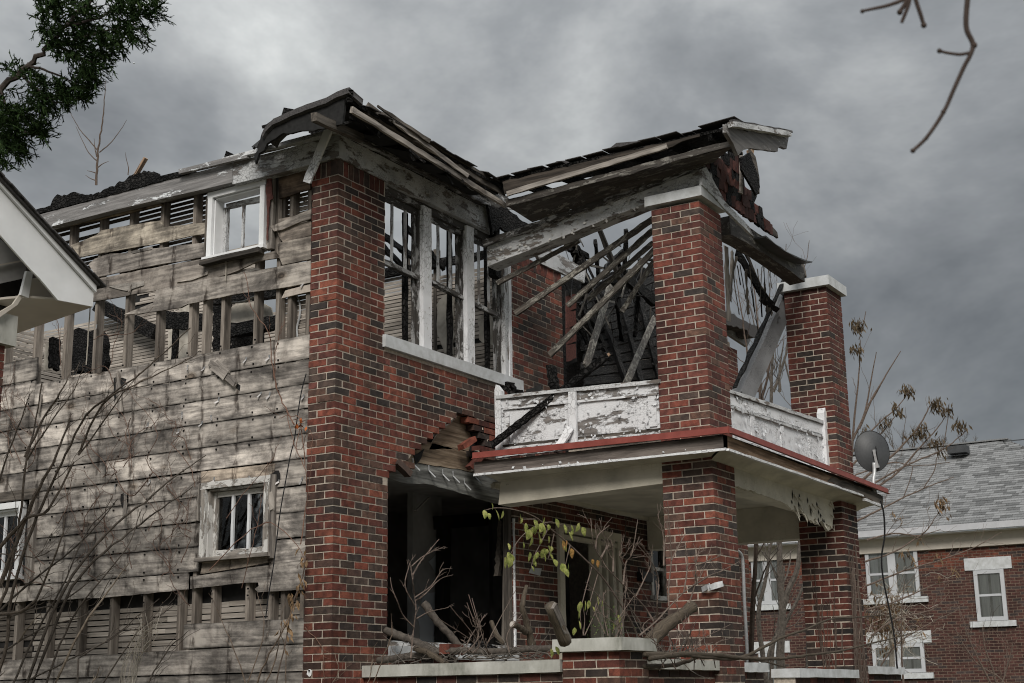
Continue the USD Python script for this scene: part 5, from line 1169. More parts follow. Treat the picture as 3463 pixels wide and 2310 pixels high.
# beam that fell and leans on the railing
lb = thing('fallen_beam', 'grey painted beam leaning from the right column down behind the front balcony railing', 'beam')
emit('beam', bar(on_y(-2.15, 1826, 632), on_y(-2.15, 1700, 920), 0.22, 0.16, (0.3, 1, 0), seg=10, rough=0.004), 'grey_beam', lb)
emit('charred_edge', bar(on_y(-2.24, 1806, 630), on_y(-2.24, 1686, 890), 0.02, 0.06, (0.3, 1, 0), seg=14, rough=0.01), 'char', lb)
# laths and boards dangling right of the column
for A, B, w, mt in [((1667, 565), (1672, 735), 0.09, 'grey_wood'), ((1682, 575), (1676, 690), 0.05, 'grey_wood'), ((1690, 590), (1672, 690), 0.02, 'dark_wood'), ((1696, 545), (1772, 722), 0.05, 'dark_wood'), ((1712, 620), (1718, 720), 0.02, 'dark_wood'), ((1690, 575), (1760, 690), 0.12, 'char'), ((1740, 665), (1775, 705), 0.08, 'char'), ((1748, 688), (1785, 712), 0.06, 'char'), ((1755, 650), (1762, 720), 0.03, 'dark_wood')]:
    emit('dangling_board', bar(on_y(-2.3, *A), on_y(-2.25, *B), 0.02, w, (1, 0, 0.1), seg=10, rough=0.008), mt, house)
# five ceiling battens sliding out of the porch roof
for A, B, xa, w in [((1143, 650), (1330, 552), 2.65, 0.05), ((1183, 720), (1500, 502), 2.75, 0.065), ((1303, 702), (1500, 528), 2.9, 0.06), ((1350, 688), (1500, 556), 3.05, 0.05), ((1262, 815), (1502, 575), 2.85, 0.065), ((1428, 716), (1502, 598), 3.15, 0.05)]:
    P, Q = on_x(xa, *A), on_x(xa + 0.1, *B)
    emit('ceiling_batten', bar(P, Q, 0.03, w, (0, 0, 1), seg=24, rough=0.004), 'batten_paint', house)
    if A[0] < 1300: emit('sawn_end', bar(P, P + (Q - P) * 0.09, 0.034, w + 0.004, (0, 0, 1)), 'dark_wood', house)
emit('ceiling_joist', bar(on_x(3.3, 1375, 523), on_x(3.3, 1422, 640), 0.05, 0.05, seg=5, rough=0.004), 'dark_wood', house)

# ------------------------------------------------ charred mass behind the balcony
cx = 4.42
emit('door_jamb', bar((4.42, 0.1, 4.1), (4.42, 0.1, 6.4), 0.07, 0.2, (0, 1, 0)), 'char', house)
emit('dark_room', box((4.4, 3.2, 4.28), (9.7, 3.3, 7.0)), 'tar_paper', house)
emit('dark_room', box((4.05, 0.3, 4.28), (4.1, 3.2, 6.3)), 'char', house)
rr_ = plate(vpoly(1, 0.6, [(1300, 668), (1322, 662), (1325, 830), (1300, 840)]), 0.02, (0, -1, 0)); emit('shingle_panel', rr_, 'soot', house)
for i in range(4):
    emit('red_shingle_row', plate(vpoly(1, 0.58 - 0.01 * i, [(1300, 680 + 38 * i), (1322, 675 + 38 * i), (1323, 708 + 38 * i), (1300, 716 + 38 * i)]), 0.012, (0, -1, 0), rag=0.01, step=0.06), 'red_shingle', house)
emit('charred_wall', plate(vpoly(1, 0.95, [(1286, 640), (1348, 610), (1348, 905), (1286, 905)]), 0.03, (0, -1, 0), tint=(0.4, 0.4, 0.4)), 'char', house)
# fallen roof deck: charred boards on a tilted plane with ribs across
O = on_y(0.2, 1500, 900); A_ = unit(on_y(1.5, 1515, 620) - on_y(0.2, 1330, 790)); 
P0, P1, P2, P3 = on_y(0.1, 1335, 905), on_y(0.05, 1530, 895), on_y(1.6, 1525, 600), on_y(1.6, 1330, 690)
nb = 13
for i in range(nb):
    a0, a1 = i / nb + 0.006, (i + 1) / nb - 0.006
    k0, k1 = crn = srng.uniform(0, 0.06), 1 - srng.uniform(0, 0.05)
    q = lambda s, t: P0 * (1 - s) * (1 - t) + P1 * s * (1 - t) + P2 * s * t + P3 * (1 - s) * t
    c = [q(k0, a0), q(k1, a0 - 0.0), q(k1, a1), q(k0, a1)]
    emit('deck_board', sheetmb(c) if False else plate(c, 0.03, np.cross(P1 - P0, P3 - P0) * (1 if np.cross(P1 - P0, P3 - P0)[1] < 0 else -1), P1 - P0, tint=(0.25, 0.25, 0.25), rag=0.006, r=srng), 'char', house)
for s0, s1, mt in [(0.55, 0.85, 'char'), (0.1, 0.45, 'char'), (0.35, 0.62, 'char')]:
    P = P3 * (1 - s0) + P2 * s0; Q = P0 * (1 - s1) + P1 * s1
    off = np.array([0, -0.10, 0.02])
    emit('charred_rafter', bar(P + off, Q + off, 0.06, 0.14, seg=14, rough=0.01, tint=(0.4, 0.4, 0.4)), mt, house)
for i in range(16):
    u0, v0 = srng.uniform(1310, 1500), srng.uniform(620, 860)
    y = srng.uniform(0.1, 1.2)
    P = on_y(y, u0, v0); ang = srng.uniform(0, 3.1); L = srng.uniform(0.4, 1.1)
    emit('charred_debris', bar(P, P + np.array([math.cos(ang), srng.uniform(-0.3, 0.3), math.sin(ang) * 0.8]) * L, 0.05, srng.uniform(0.04, 0.12), seg=8, rough=0.009, r=srng, tint=(0.5, 0.5, 0.5)), 'char' if srng.random() < 0.85 else 'warm_wood', house)
# rubble skyline over the back wall
for A, B, w in [((1330, 600), (1352, 670), 0.14), ((1318, 575), (1330, 610), 0.08), ((1352, 660), (1420, 648), 0.10), ((1390, 640), (1480, 625), 0.14), ((1420, 625), (1500, 690), 0.16), ((1340, 640), (1335, 690), 0.12), ((1370, 700), (1460, 640), 0.12), ((1310, 560), (1345, 590), 0.05), ((1300, 565), (1318, 572), 0.10)]:
    emit('charred_debris', bar(on_y(0.4, *A), on_y(0.5, *B), 0.08, w, seg=8, rough=0.014, r=srng), 'char', house)
emit('burnt_deck', plate(vpoly(1, 2.6, [(1335, 700), (1345, 655), (1380, 668), (1420, 640), (1455, 628), (1475, 612), (1530, 640), (1530, 900), (1320, 900)]), 0.05, (0, -1, 0), rag=0.04, step=0.12, tint=(0.4, 0.4, 0.4)), 'char', house)
# leaning planks and the charred pole over the railing
for nm, A, B, ya, yb, w, lab in [('fallen_plank', (1345, 842), (1402, 655), -1.0, -0.6, 0.09, 'grey peeling plank leaning upright behind the side railing, left of its shorter neighbour'), ('fallen_plank', (1437, 882), (1503, 730), -1.3, -0.8, 0.075, 'short grey plank leaning behind the side railing next to the brick column')]:
    t_ = thing(nm, lab, 'plank'); emit('plank', bar(on_y(ya, *A), on_y(yb, *B), 0.025, w, (1, 0, 0), seg=12, rough=0.004), 'batten_paint', t_)
t_ = thing('charred_pole', 'long charred pole leaning across the side railing down to the brick wall', 'pole')
P, Q = on_x(2.30, 1128, 1022), on_x(2.62, 1396, 816)
emit('pole', bar(P, Q, 0.055, 0.06, seg=40, rough=0.005, taper=1.15), 'char', t_)
emit('split_end', bar(Q - (Q - P) * 0.03, Q + (Q - P) * 0.012, 0.05, 0.05, seg=3, rough=0.006, taper=0.6), 'warm_wood', t_)
emit('nail', tube([P * 0.42 + Q * 0.58, P * 0.42 + Q * 0.58 + [-0.05, 0, 0.06]], 0.006), 'soot', t_)
t_ = thing('charred_post_stump', 'short charred post standing up behind the side railing', 'post')
emit('stump', bar(on_x(2.75, 1264, 840), on_x(2.75, 1280, 925), 0.09, 0.08, (0, 1, 0), seg=14, rough=0.007, r=srng), 'char', t_)
for i, (A, B) in enumerate([((1160, 890), (1185, 912)), ((1175, 900), (1200, 905)), ((1210, 905), (1240, 895)), ((1170, 880), (1178, 905))]):
    emit('rubble', bar(on_x(2.7, *A), on_x(2.75, *B), 0.1, 0.06, seg=4, rough=0.012), 'char' if i != 2 else 'tar_paper', house)

# lifted flakes of paint, and what hangs in the burnt rooms
frng = random.Random(77)
def flakes(par, n, fn, size, matn='white_vinyl', tint=(0.95, 0.96, 0.98)):
    m = MB()
    for _ in range(n):
        o, nrm_ = fn(); nrm_ = np.asarray(nrm_, float); a_ = unit(np.cross(nrm_, [frng.uniform(-0.3, 0.3), frng.uniform(-0.3, 0.3), 1.0])); b_ = np.cross(nrm_, a_)
        s_ = size * frng.uniform(0.35, 1.3); lift = nrm_ * s_ * frng.uniform(0.15, 0.75); th = frng.uniform(0, 6.28)
        A, B = a_ * math.cos(th) + b_ * math.sin(th), -a_ * math.sin(th) + b_ * math.cos(th)
        p = [o - A * s_ * frng.uniform(0.5, 1) + nrm_ * 0.002, o - B * s_ * frng.uniform(0.3, 0.7) + lift * 0.5, o + A * s_ * frng.uniform(0.5, 1.0) + lift, o + B * s_ * frng.uniform(0.3, 0.8) + lift * 0.6]
        m.add(p, [[0, 1, 2], [0, 2, 3]], np.array(tint) * frng.uniform(0.75, 1.0))
    emit('paint_flakes', m, matn, par, kind='stuff')
flakes(house, 190, lambda: (np.array([RX - 0.012 - frng.choice((0, 0.012)), frng.uniform(-2.18, -0.3), frng.uniform(4.08, 4.66)]), (-1, 0, 0)), 0.026)
flakes(house, 260, lambda: (np.array([frng.uniform(3.02, 5.95), RY - 0.014 - frng.choice((0, 0.01)), frng.uniform(4.06, 4.6)]), (0, -1, 0)), 0.034)
def on_beam():
    y = frng.uniform(-2.7, -0.15); k = (y + 0.12) / -2.63
    return np.array([2.497, y, frng.uniform(6.24 + 0.37 * k, 6.46 + 0.35 * k)]), (-1, 0, 0)
flakes(house, 120, on_beam, 0.024, tint=(0.7, 0.68, 0.64))
flakes(house, 150, lambda: (np.array([frng.uniform(0.1, 2.75), -0.026, frng.uniform(6.72, 6.94)]), (0, -1, 0)), 0.022, tint=(0.7, 0.68, 0.64))
flakes(house, 90, lambda: (np.array([frng.choice((px_x[0], px_x[1], px_x[2])) + frng.uniform(-0.06, 0.06), 0.008, frng.uniform(5.15, 6.6)]), (0, -1, 0)), 0.014, tint=(0.7, 0.68, 0.64))
flakes(house, 16, lambda: (np.array([DX - 0.004, frng.uniform(-2.95, -0.15), frng.uniform(3.84, 3.9)]), (-1, 0, 0)), 0.024)
for i in range(34):
    P = on_y(frng.uniform(0.0, 1.0), frng.uniform(1300, 1500), frng.uniform(560, 760)); L = frng.uniform(0.25, 0.9)
    w_ = unit([frng.uniform(-1, 1), frng.uniform(-0.4, 0.2), frng.uniform(-1.2, 0.5)])
    emit('burnt_lath', bar(P, P + w_ * L, 0.008, frng.uniform(0.012, 0.035), seg=5, rough=0.004, tint=(0.6,) * 3, r=frng), frng.choice(('char', 'dark_wood', 'char', 'batten_paint')), house)
for i in range(18):
    P = on_y(frng.uniform(-2.4, -2.0), frng.uniform(1668, 1790), frng.uniform(560, 660)); L = frng.uniform(0.2, 0.6)
    emit('burnt_lath', bar(P, P + unit([frng.uniform(-0.4, 0.4), 0, -1]) * L, 0.006, frng.uniform(0.008, 0.025), seg=5, rough=0.004, r=frng), frng.choice(('char', 'dark_wood')), house)
for i in range(12):
    P = on_y(-0.45, frng.uniform(830, 1140), 300); x_ = frng.uniform(-0.3, 2.1); P = np.array([x_, -0.42, 6.93 + frng.uniform(-0.02, 0.05)])
    emit('burnt_lath', bar(P, P + unit([frng.uniform(-1, 1), -0.2, -frng.uniform(0.1, 0.6)]) * frng.uniform(0.12, 0.35), 0.006, 0.02, seg=4, rough=0.004, r=frng), 'char', house)
for A, B, dr in [((1395, 600), (1330, 700), 0.1), ((1460, 560), (1380, 640), 0.15), ((1305, 560), (1315, 700), 0.05), ((1480, 590), (1440, 700), 0.08)]:
    emit('hanging_wire', tube(wiggle(on_y(0.2, *A), on_y(0.0, *B), 8, 0.03, frng, dr), 0.005, 4), 'black_rubber', house)

# bricks: the largest as pieces of their own, the rest joined
def settle(items, top, name, matn, owner, joined):
    items = [(p, m, m.size()) for p, m in items]
    items.sort(key=lambda z: -z[2])
    rest = MB()
    for i, (p, m, s) in enumerate(items):
        if i < top: emit(name, m, matn, p)
        else: rest.merge(m)
    emit(joined, rest, matn, owner, kind='stuff')
settle(BRICKS, 300, 'brick', 'fired_brick', house, 'brickwork')
for mt in sorted({m for _, _, m in LATHS}):
    its = [(p, m) for p, m, k in LATHS if k == mt]
    settle(its, 300 if mt == 'lath_wood' else 40, 'lath', mt, house, 'lath_work')
# ================================================================ the neighbouring house's eave on the left
nb_ = thing('neighbour_house', 'white-trimmed porch eave of the house next door over a brick pier, far left', 'house', on_y(1.07, 100, 800) * [1, 1, 0])
NY = 1.07
ny = lambda *uv: [on_y(NY, u, v) for u, v in uv]
emit('rake_board', plate(ny((-60, 470), (0, 539), (72, 620), (92, 640), (133, 689), (213, 704), (215, 672), (0, 433), (-60, 368)), 0.02, (0, -1, 0), (1, 0, 1)), 'white_vinyl', nb_)
emit('drip_strip', plate([p + [0, -0.03, 0] for p in ny((-60, 350), (-60, 366), (0, 432), (216, 672), (216, 655))], 0.03, (0, -1, 0), (1, 0, 1)), 'white_vinyl', nb_)
emit('rake_mould', plate([p + [0, -0.012, 0] for p in ny((-60, 342), (-60, 351), (216, 656), (229, 654))], 0.05, (0, -1, 0), (1, 0, 1)), 'cream_vinyl', nb_)
P, Q = on_y(NY - 0.06, -80, 312), on_y(NY - 0.06, 232, 650)
nbr = random.Random(3)
emit('roof', plate([P, Q, Q + [0, 7, 0], P + [0, 7, 0]], 0.03, np.cross(Q - P, [0, 1, 0]) * (-1 if np.cross(Q - P, [0, 1, 0])[2] < 0 else 1), (0, 1, 0)), 'roof_shingle', nb_)
n_ = int(np.linalg.norm(Q - P) / 0.13)
for i in range(n_):
    a = P + (Q - P) * (i / n_); b = P + (Q - P) * ((i + 1.35) / n_)
    up_ = unit(np.cross(Q - P, [0, 1, 0])); up_ = up_ if up_[2] > 0 else -up_
    emit('roof_edge_shingle', plate([a + [0, -0.02 - nbr.uniform(0, 0.015), 0], b + [0, -0.02 - nbr.uniform(0, 0.015), 0], b + [0, 0.4, 0], a + [0, 0.4, 0]], 0.012, up_, (0, 1, 0), rag=0.002, step=0.05, r=nbr, tint=(nbr.uniform(0.5, 1.2),) * 3), 'roof_shingle', nb_)
zc = on_y(NY, 213, 704)[2]
emit('soffit', plate([on_z(zc, 213, 705), on_z(zc, 133, 689) , on_z(zc, 53, 683), on_z(zc, 0, 688), on_z(zc, 0, 775), on_z(zc, 35, 767)], 0.02, (0, 0, -1), (0, 1, 0)), 'cream_vinyl', nb_)
emit('eave_box', plate([on_y(NY + 0.25, u, v) for u, v in ((70, 640), (55, 684), (140, 697), (120, 660), (92, 636))], 0.02, (0, -1, 0)), 'cream_vinyl', nb_)
emit('corner_trim', plate([on_y(NY + 0.2, u, v) for u, v in ((62, 622), (76, 625), (66, 684), (48, 677))], 0.03, (0, -1, 0)), 'white_vinyl', nb_)
emit('curled_trim', plate([on_y(NY + 0.22, u, v) for u, v in ((48, 672), (54, 678), (40, 700), (0, 728), (-10, 722), (30, 698))], 0.02, (0, -1, 0)), 'cream_vinyl', nb_)
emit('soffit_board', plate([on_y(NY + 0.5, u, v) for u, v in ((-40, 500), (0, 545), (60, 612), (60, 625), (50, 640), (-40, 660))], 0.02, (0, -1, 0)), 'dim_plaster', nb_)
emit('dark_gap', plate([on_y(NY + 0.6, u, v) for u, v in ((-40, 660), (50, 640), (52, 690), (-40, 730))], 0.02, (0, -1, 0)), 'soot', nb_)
emit('soffit_joint', bar(on_y(NY + 0.48, -20, 612), on_y(NY + 0.48, 55, 598), 0.02, 0.012), 'cream_vinyl', nb_)
c0 = on_y(1.35, 35, 770)
emit('pier_cap', box((c0[0] - 0.7, 1.33, c0[2] - 0.10), (c0[0], 2.03, c0[2] + 0.16)), 'mossy_concrete', nb_)
x1 = on_y(1.37, 8, 850)[0]
pier = emit('pier', box((x1 - 0.53, 1.378, 0), (x1 - 0.006, 1.9, c0[2] - 0.10)), 'mortar', nb_)
z = c0[2] - 0.10; k = 0
while z > 0.3:
    xx = x1
    cuts = [x1, x1 - (S if k % 2 else S / 2)]
    while cuts[-1] > x1 - 0.5: cuts.append(cuts[-1] - S)
    for a, b in zip(cuts[1:], cuts[:-1]):
        emit('brick', box((a + J / 2, 1.37, z - Hc + J / 2), (b - (J / 2 if b < x1 else 0), 1.47, z - J / 2), brick_tone('rust', 0.8), jit=0.002, r=brng), 'fired_brick', pier)
    z -= Hc; k += 1
emit('gable_wall', plate([on_y(2.3, u, v) for u, v in ((-300, 520), (-40, 500), (-30, 740), (-300, 900))], 0.1, (0, -1, 0)), 'cream_vinyl', nb_)

# ================================================================ the brick house in the background
HX = 29.0
bg = thing('brick_house', 'two-storey brick house with grey shingle roof behind bare trees on the right', 'house', (HX, 4, 0))
hy = lambda u, v: on_x(HX, u, v)
ez_ = hy(2200, 1224)[2]
core = emit('wall', box((HX + 0.006, -8, 0), (HX + 0.3, 14.0, ez_), (0.42, 0.36, 0.33)), 'mortar', bg)
OPEN = []
def house_window(u0, v0, u1, v1, label, mull=False, curtain=True, sill=True, lintel=True, nm='window'):
    A, B = hy(u0, v0), hy(u1, v1); C_, D_ = hy(u1, v0), hy(u0, v1)
    y1, y0 = 0.5 * (A[1] + D_[1]), 0.5 * (B[1] + C_[1]); z1, z0 = 0.5 * (A[2] + C_[2]), 0.5 * (B[2] + D_[2])
    OPEN.append((y0, y1, z0, z1))
    w = emit(nm, MBframe(y0, y1, z0, z1), 'white_vinyl', bg, label=label)
    ys = [y0, 0.5 * (y0 + y1), y1] if mull else [y0, y1]
    if mull: emit('mullion', box((HX - 0.05, ys[1] - 0.11, z0), (HX + 0.02, ys[1] + 0.11, z1), (0.62, 0.63, 0.65)), 'white_vinyl', w)
    for a, b in zip(ys[:-1], ys[1:]):
        a_, b_ = a + 0.09, b - 0.09
        emit('meeting_rail', box((HX - 0.03, a_, 0.5 * (z0 + z1) - 0.03), (HX + 0.01, b_, 0.5 * (z0 + z1) + 0.03), (0.62, 0.63, 0.65)), 'white_vinyl', w)
        emit('pane', box((HX - 0.018, a_, z0 + 0.08), (HX - 0.015, b_, z1 - 0.08)), 'pane_glass', w)
        emit('dark_room', box((HX - 0.006, a_, z0 + 0.08), (HX + 0.003, b_, z1 - 0.08)), 'dim_plaster', w)
        if curtain:
            m = MB()
            for s_ in (0.28, 0.75):
                yy = a_ + (b_ - a_) * s_
                box((HX - 0.011, yy - 0.2 * (b_ - a_), z0 + 0.10), (HX - 0.0075, yy + 0.16 * (b_ - a_), z1 - 0.10), mb=m)
            emit('curtain', m, 'curtain', w)
    if sill: emit('sill', box((HX - 0.08, y0 - 0.2, z0 - 0.16), (HX + 0.02, y1 + 0.2, z0 - 0.01)), 'cap_stone', w)
    if lintel: emit('lintel', box((HX - 0.03, y0 - 0.22, z1 + 0.01), (HX + 0.02, y1 + 0.22, z1 + 0.33)), 'cap_stone', w)
    return w
def MBframe(y0, y1, z0, z1):
    m = MB(); t = 0.1; tt_ = (0.62, 0.63, 0.65)
    box((HX - 0.06, y0, z0), (HX + 0.02, y0 + t, z1), tt_, mb=m); box((HX - 0.06, y1 - t, z0), (HX + 0.02, y1, z1), tt_, mb=m)
    box((HX - 0.055, y0 + t, z1 - t), (HX + 0.02, y1 - t, z1), tt_, mb=m); box((HX - 0.055, y0 + t, z0), (HX + 0.02, y1 - t, z0 + t), tt_, mb=m)
    return m
house_window(2240, 1308, 2310, 1425, 'single white sash window with pale curtains and stone lintel')
house_window(1990, 1262, 2110, 1372, 'pair of white sash windows under the eave', mull=True, curtain=True, lintel=False)
house_window(2005, 1478, 2124, 1545, 'white ground-floor window half hidden by a parapet', mull=True)
house_window(1728, 1277, 1797, 1388, 'white upper window seen through the porch', mull=True, lintel=False)
house_window(1745, 1500, 1800, 1580, 'lower window seen through the porch', lintel=True)
BG = []
brk = random.Random(9)
z = ez_ - 0.42; k = 0
bh, bl = 0.0762, 0.232
while z > 0.6:
    y = -3.0 + (bl / 2 if k % 2 else 0)
    while y < 11.5:
        c = (y + bl / 2, z - bh / 2)
        if not any(a + 0.12 < c[0] < b - 0.12 and d0 + 0.05 < c[1] < d1 - 0.05 for a, b, d0, d1 in OPEN):
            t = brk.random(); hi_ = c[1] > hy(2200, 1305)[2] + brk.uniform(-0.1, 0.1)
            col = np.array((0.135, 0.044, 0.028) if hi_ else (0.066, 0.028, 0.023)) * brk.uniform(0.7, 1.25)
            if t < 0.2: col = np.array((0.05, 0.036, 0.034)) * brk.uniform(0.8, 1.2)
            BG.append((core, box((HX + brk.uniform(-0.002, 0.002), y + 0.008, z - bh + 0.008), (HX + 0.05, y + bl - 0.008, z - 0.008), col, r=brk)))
        y += bl
    z -= bh; k += 1
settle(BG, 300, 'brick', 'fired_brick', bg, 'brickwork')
emit('frieze', box((HX - 0.10, -8, ez_ - 0.40), (HX + 0.004, 14, ez_ - 0.02)), 'cream_vinyl', bg)
emit('gutter', bar((HX - 0.45, -8, ez_ + 0.10), (HX - 0.45, 14, ez_ + 0.10), 0.16, 0.17, seg=2, tint=(0.6, 0.6, 0.62)), 'white_vinyl', bg)
emit('soffit', box((HX - 0.42, -8, ez_ - 0.02), (HX + 0.05, 14, ez_ + 0.0)), 'white_vinyl', bg)
RX0, RX1 = HX - 0.42, HX + 5.2
rz0 = ez_ + 0.19; rz1 = on_x(RX1, 2200, 1022)[2]
ry_left, ry_right = 12.5, on_x(RX1, 2315, 1012)[1]
sl = np.array([RX1 - RX0, 0, rz1 - rz0]); Lr = np.linalg.norm(sl); sl /= Lr; rn = np.array([-sl[2], 0, sl[0]])
emit('roof', plate([(RX0, 14, rz0), (RX0, ry_right - 5.0, rz0), (RX1, ry_right, rz1), (RX1, 14, rz1)], 0.05, rn, (0, 1, 0)), 'roof_shingle', bg)
emit('hip_face', plate([(RX0, ry_right - 5.0, rz0), (RX1, ry_right, rz1), (RX1 + 5, ry_right - 5.0, rz0)], 0.05, (0, -1, 1), (1, 0, 0)), 'grey_shingle', bg)
RS = []; rows = int(Lr / 0.165)
for i in range(rows):
    s0 = i * Lr / rows; y = -2.5 - brk.random() * 0.3
    while y < 12.2:
        wv = brk.choice((0.16, 0.22, 0.3, 0.34)); o = np.array([RX0, y, rz0]) + sl * (s0 - 0.01) + rn * (0.012 + brk.uniform(0, 0.006))
        if o[1] > ry_right - 5.0 * (1 - s0 / Lr):
            lift = rn * 0.014
            q = [o + lift, o + np.array([0, wv, 0]) + lift, o + np.array([0, wv, 0]) + sl * 0.2, o + sl * 0.2]
            v = np.array(q + [p - rn * 0.018 for p in q])
            m = MB(); m.add(v, BOXF, np.ones(3) * brk.choice((0.55, 0.8, 0.95, 1.05, 1.15))); RS.append((None, m))
        y += wv + 0.006
par_roof = stage.GetPrimAtPath(str(bg.GetPath()) + '/roof')
settle([(par_roof, m) for _, m in RS], 300, 'shingle', 'grey_shingle', bg, 'shingle_field')
emit('ridge_cap', bar((RX1, ry_right, rz1 + 0.03), (RX1, 13.5, rz1 + 0.03), 0.25, 0.04, seg=2), 'grey_shingle', bg)
p = on_x(RX0 + (RX1 - RX0) * 0.80, 2201, 1041)
emit('roof_vent', bar(p + [0, -0.28, 0.1], p + [0, 0.28, 0.1], 0.45, 0.22), 'dark_metal', bg)

# ================================================================ trees, shrubs, vines
vr = random.Random(17)
def at_d(d, u, v):
    r_ = ray(u, v); return EYE + r_ * (d / (r_ @ FWD))
def pline(uvs, d, d2=None):
    """points at a distance d (metres in front of the camera), running to d2 at the far end"""
    d2 = d if d2 is None else d2; n = len(uvs)
    return np.array([at_d(d + (d2 - d) * i / max(1, n - 1), *uv) for i, uv in enumerate(uvs)])
def stem(mb, uvs, d, r0, r1, d2=None, side=0, slen=0.3, n=4, sr=0.4, tone=(1, 1, 1), twig=0.5, updir=None, jitter=0.008):
    c = spline(pline(uvs, d, d2), n); L = np.linalg.norm(np.diff(c, axis=0), axis=1).sum()
    c[1:-1] += np.array([[vr.uniform(-1, 1) for _ in range(3)] for _ in c[1:-1]]) * jitter * min(L, 1.5) * 0.5
    rad = np.linspace(r0, r1, len(c)); tube(c, rad, 6, tone, mb)
    for k in range(side):
        i = vr.randrange(max(1, len(c) // 4), len(c) - 1); base = c[i]; dr = unit(c[i + 1] - c[i - 1])
        perp = unit(np.cross(dr, [vr.uniform(-1, 1) for _ in range(3)]))
        w = unit(dr * 0.8 + perp * vr.uniform(0.4, 1.0) + (np.array([0, 0, 0.35]) if updir is None else np.array(updir)))
        l_ = slen * vr.uniform(0.4, 1.2); q = wiggle(base, base + w * l_, 4, 0.05, vr)
        tube(q, np.linspace(rad[i] * sr, max(rad[i] * 0.15, 0.0016), len(q)), 4, tone, mb, cap=False)
        if vr.random() < twig:
            b2 = q[2]; w2 = unit(w + np.array([vr.uniform(-1, 1) for _ in range(3)]) * 0.8)
            q2 = wiggle(b2, b2 + w2 * l_ * 0.5, 3, 0.05, vr); tube(q2, np.linspace(rad[i] * sr * 0.6, 0.0014, len(q2)), 4, tone, mb, cap=False)
    return c
def branchlet(mb, base, dirv, L, r, depth_, tone=(1, 1, 1), up=0.25, spread=0.7, kids=3):
    q = wiggle(base, base + dirv * L, 4, 0.04, vr); tube(q, np.linspace(r, r * 0.55, len(q)), 5 if r > 0.01 else 4, tone, mb, cap=False)
    if depth_ <= 0: return
    for k in range(kids):
        i = vr.choice((2, 3, 4)); w = unit(dirv + np.array([vr.uniform(-1, 1) for _ in range(3)]) * spread + [0, 0, up])
        branchlet(mb, q[i], w, L * vr.uniform(0.5, 0.8), max(r * 0.55, 0.0018), depth_ - 1, tone, up, spread, kids)

# sapling growing in the gutter of the burnt house
t = thing('roof_sapling', 'thin bare sapling sprouting from the charred wall head on the left', 'sapling'); m = MB()
stem(m, [(221, 425), (223, 380), (226, 340), (232, 300), (238, 260), (240, 220), (243, 185)], 15.4, 0.014, 0.003)
for uv in ([(226, 348), (205, 322), (185, 300), (170, 275), (153, 243)], [(225, 372), (205, 352), (190, 325), (174, 290)], [(228, 350), (250, 332), (272, 306), (291, 275)], [(224, 385), (236, 376), (250, 370)], [(222, 398), (210, 394), (200, 392)], [(222, 415), (208, 410), (196, 402)], [(222, 360), (218, 340), (216, 318)]):
    stem(m, uv, 15.4, 0.007, 0.002)
emit('stems', m, 'twig_bark', t)
t = thing('dry_stalk', 'short dry stalk standing on the charred wall head beside a broken stick', 'stalk'); m = MB()
stem(m, [(294, 402), (295, 385), (290, 365), (288, 350)], 15.2, 0.006, 0.002); stem(m, [(306, 404), (314, 390), (321, 376)], 15.2, 0.005, 0.002)
emit('stems', m, 'twig_bark', t)

# juniper hanging in from the left
t = thing('juniper_tree', 'dark green juniper branch with scaly sprays reaching in at the top left', 'tree')
JD = 9.0
m = MB()
trunk_top = at_d(JD, -420, -250); base = np.array([trunk_top[0], trunk_top[1], -0.1])
tube([base, base * 0.5 + trunk_top * 0.5 + [0.1, 0, 0], trunk_top, trunk_top + [0.1, 0.05, 1.2]], [0.2, 0.16, 0.1, 0.03], 10, mb=m)
emit('trunk', m, 'grey_bark', t, smooth=True)
m = MB()
limbs = [[(-420, 330), (-150, 260), (0, 200), (60, 152), (105, 112), (150, 60), (200, 10), (240, -40)], [(60, 152), (100, 160), (150, 180), (190, 200)], [(105, 112), (170, 90), (250, 70), (320, 50)], [(0, 200), (20, 260), (50, 300), (90, 310)], [(-60, 230), (-10, 300), (20, 350)], [(150, 60), (230, 40), (300, 0), (350, -20)], [(120, 100), (180, 130), (230, 150)], [(40, 165), (90, 210), (130, 235), (190, 225)]]
curves = []
for i, l_ in enumerate(limbs):
    curves.append(stem(m, l_, JD, 0.026 if i == 0 else 0.010, 0.008 if i == 0 else 0.003, jitter=0.02, tone=(0.42, 0.38, 0.38)))
emit('limbs', m, 'grey_bark', t)
BL = [[(78, -20), (362, -20), (360, 20), (343, 62), (322, 110), (285, 112), (258, 122), (238, 168), (212, 200), (190, 195), (175, 150), (125, 125), (100, 95), (88, 50)],
      [(-20, 150), (60, 150), (105, 185), (150, 172), (235, 150), (213, 190), (228, 175), (198, 228), (150, 248), (112, 242), (90, 268), (108, 320), (95, 322), (60, 300), (55, 365), (30, 355), (18, 378), (-20, 375)]]
m = MB()
jr = random.Random(5)
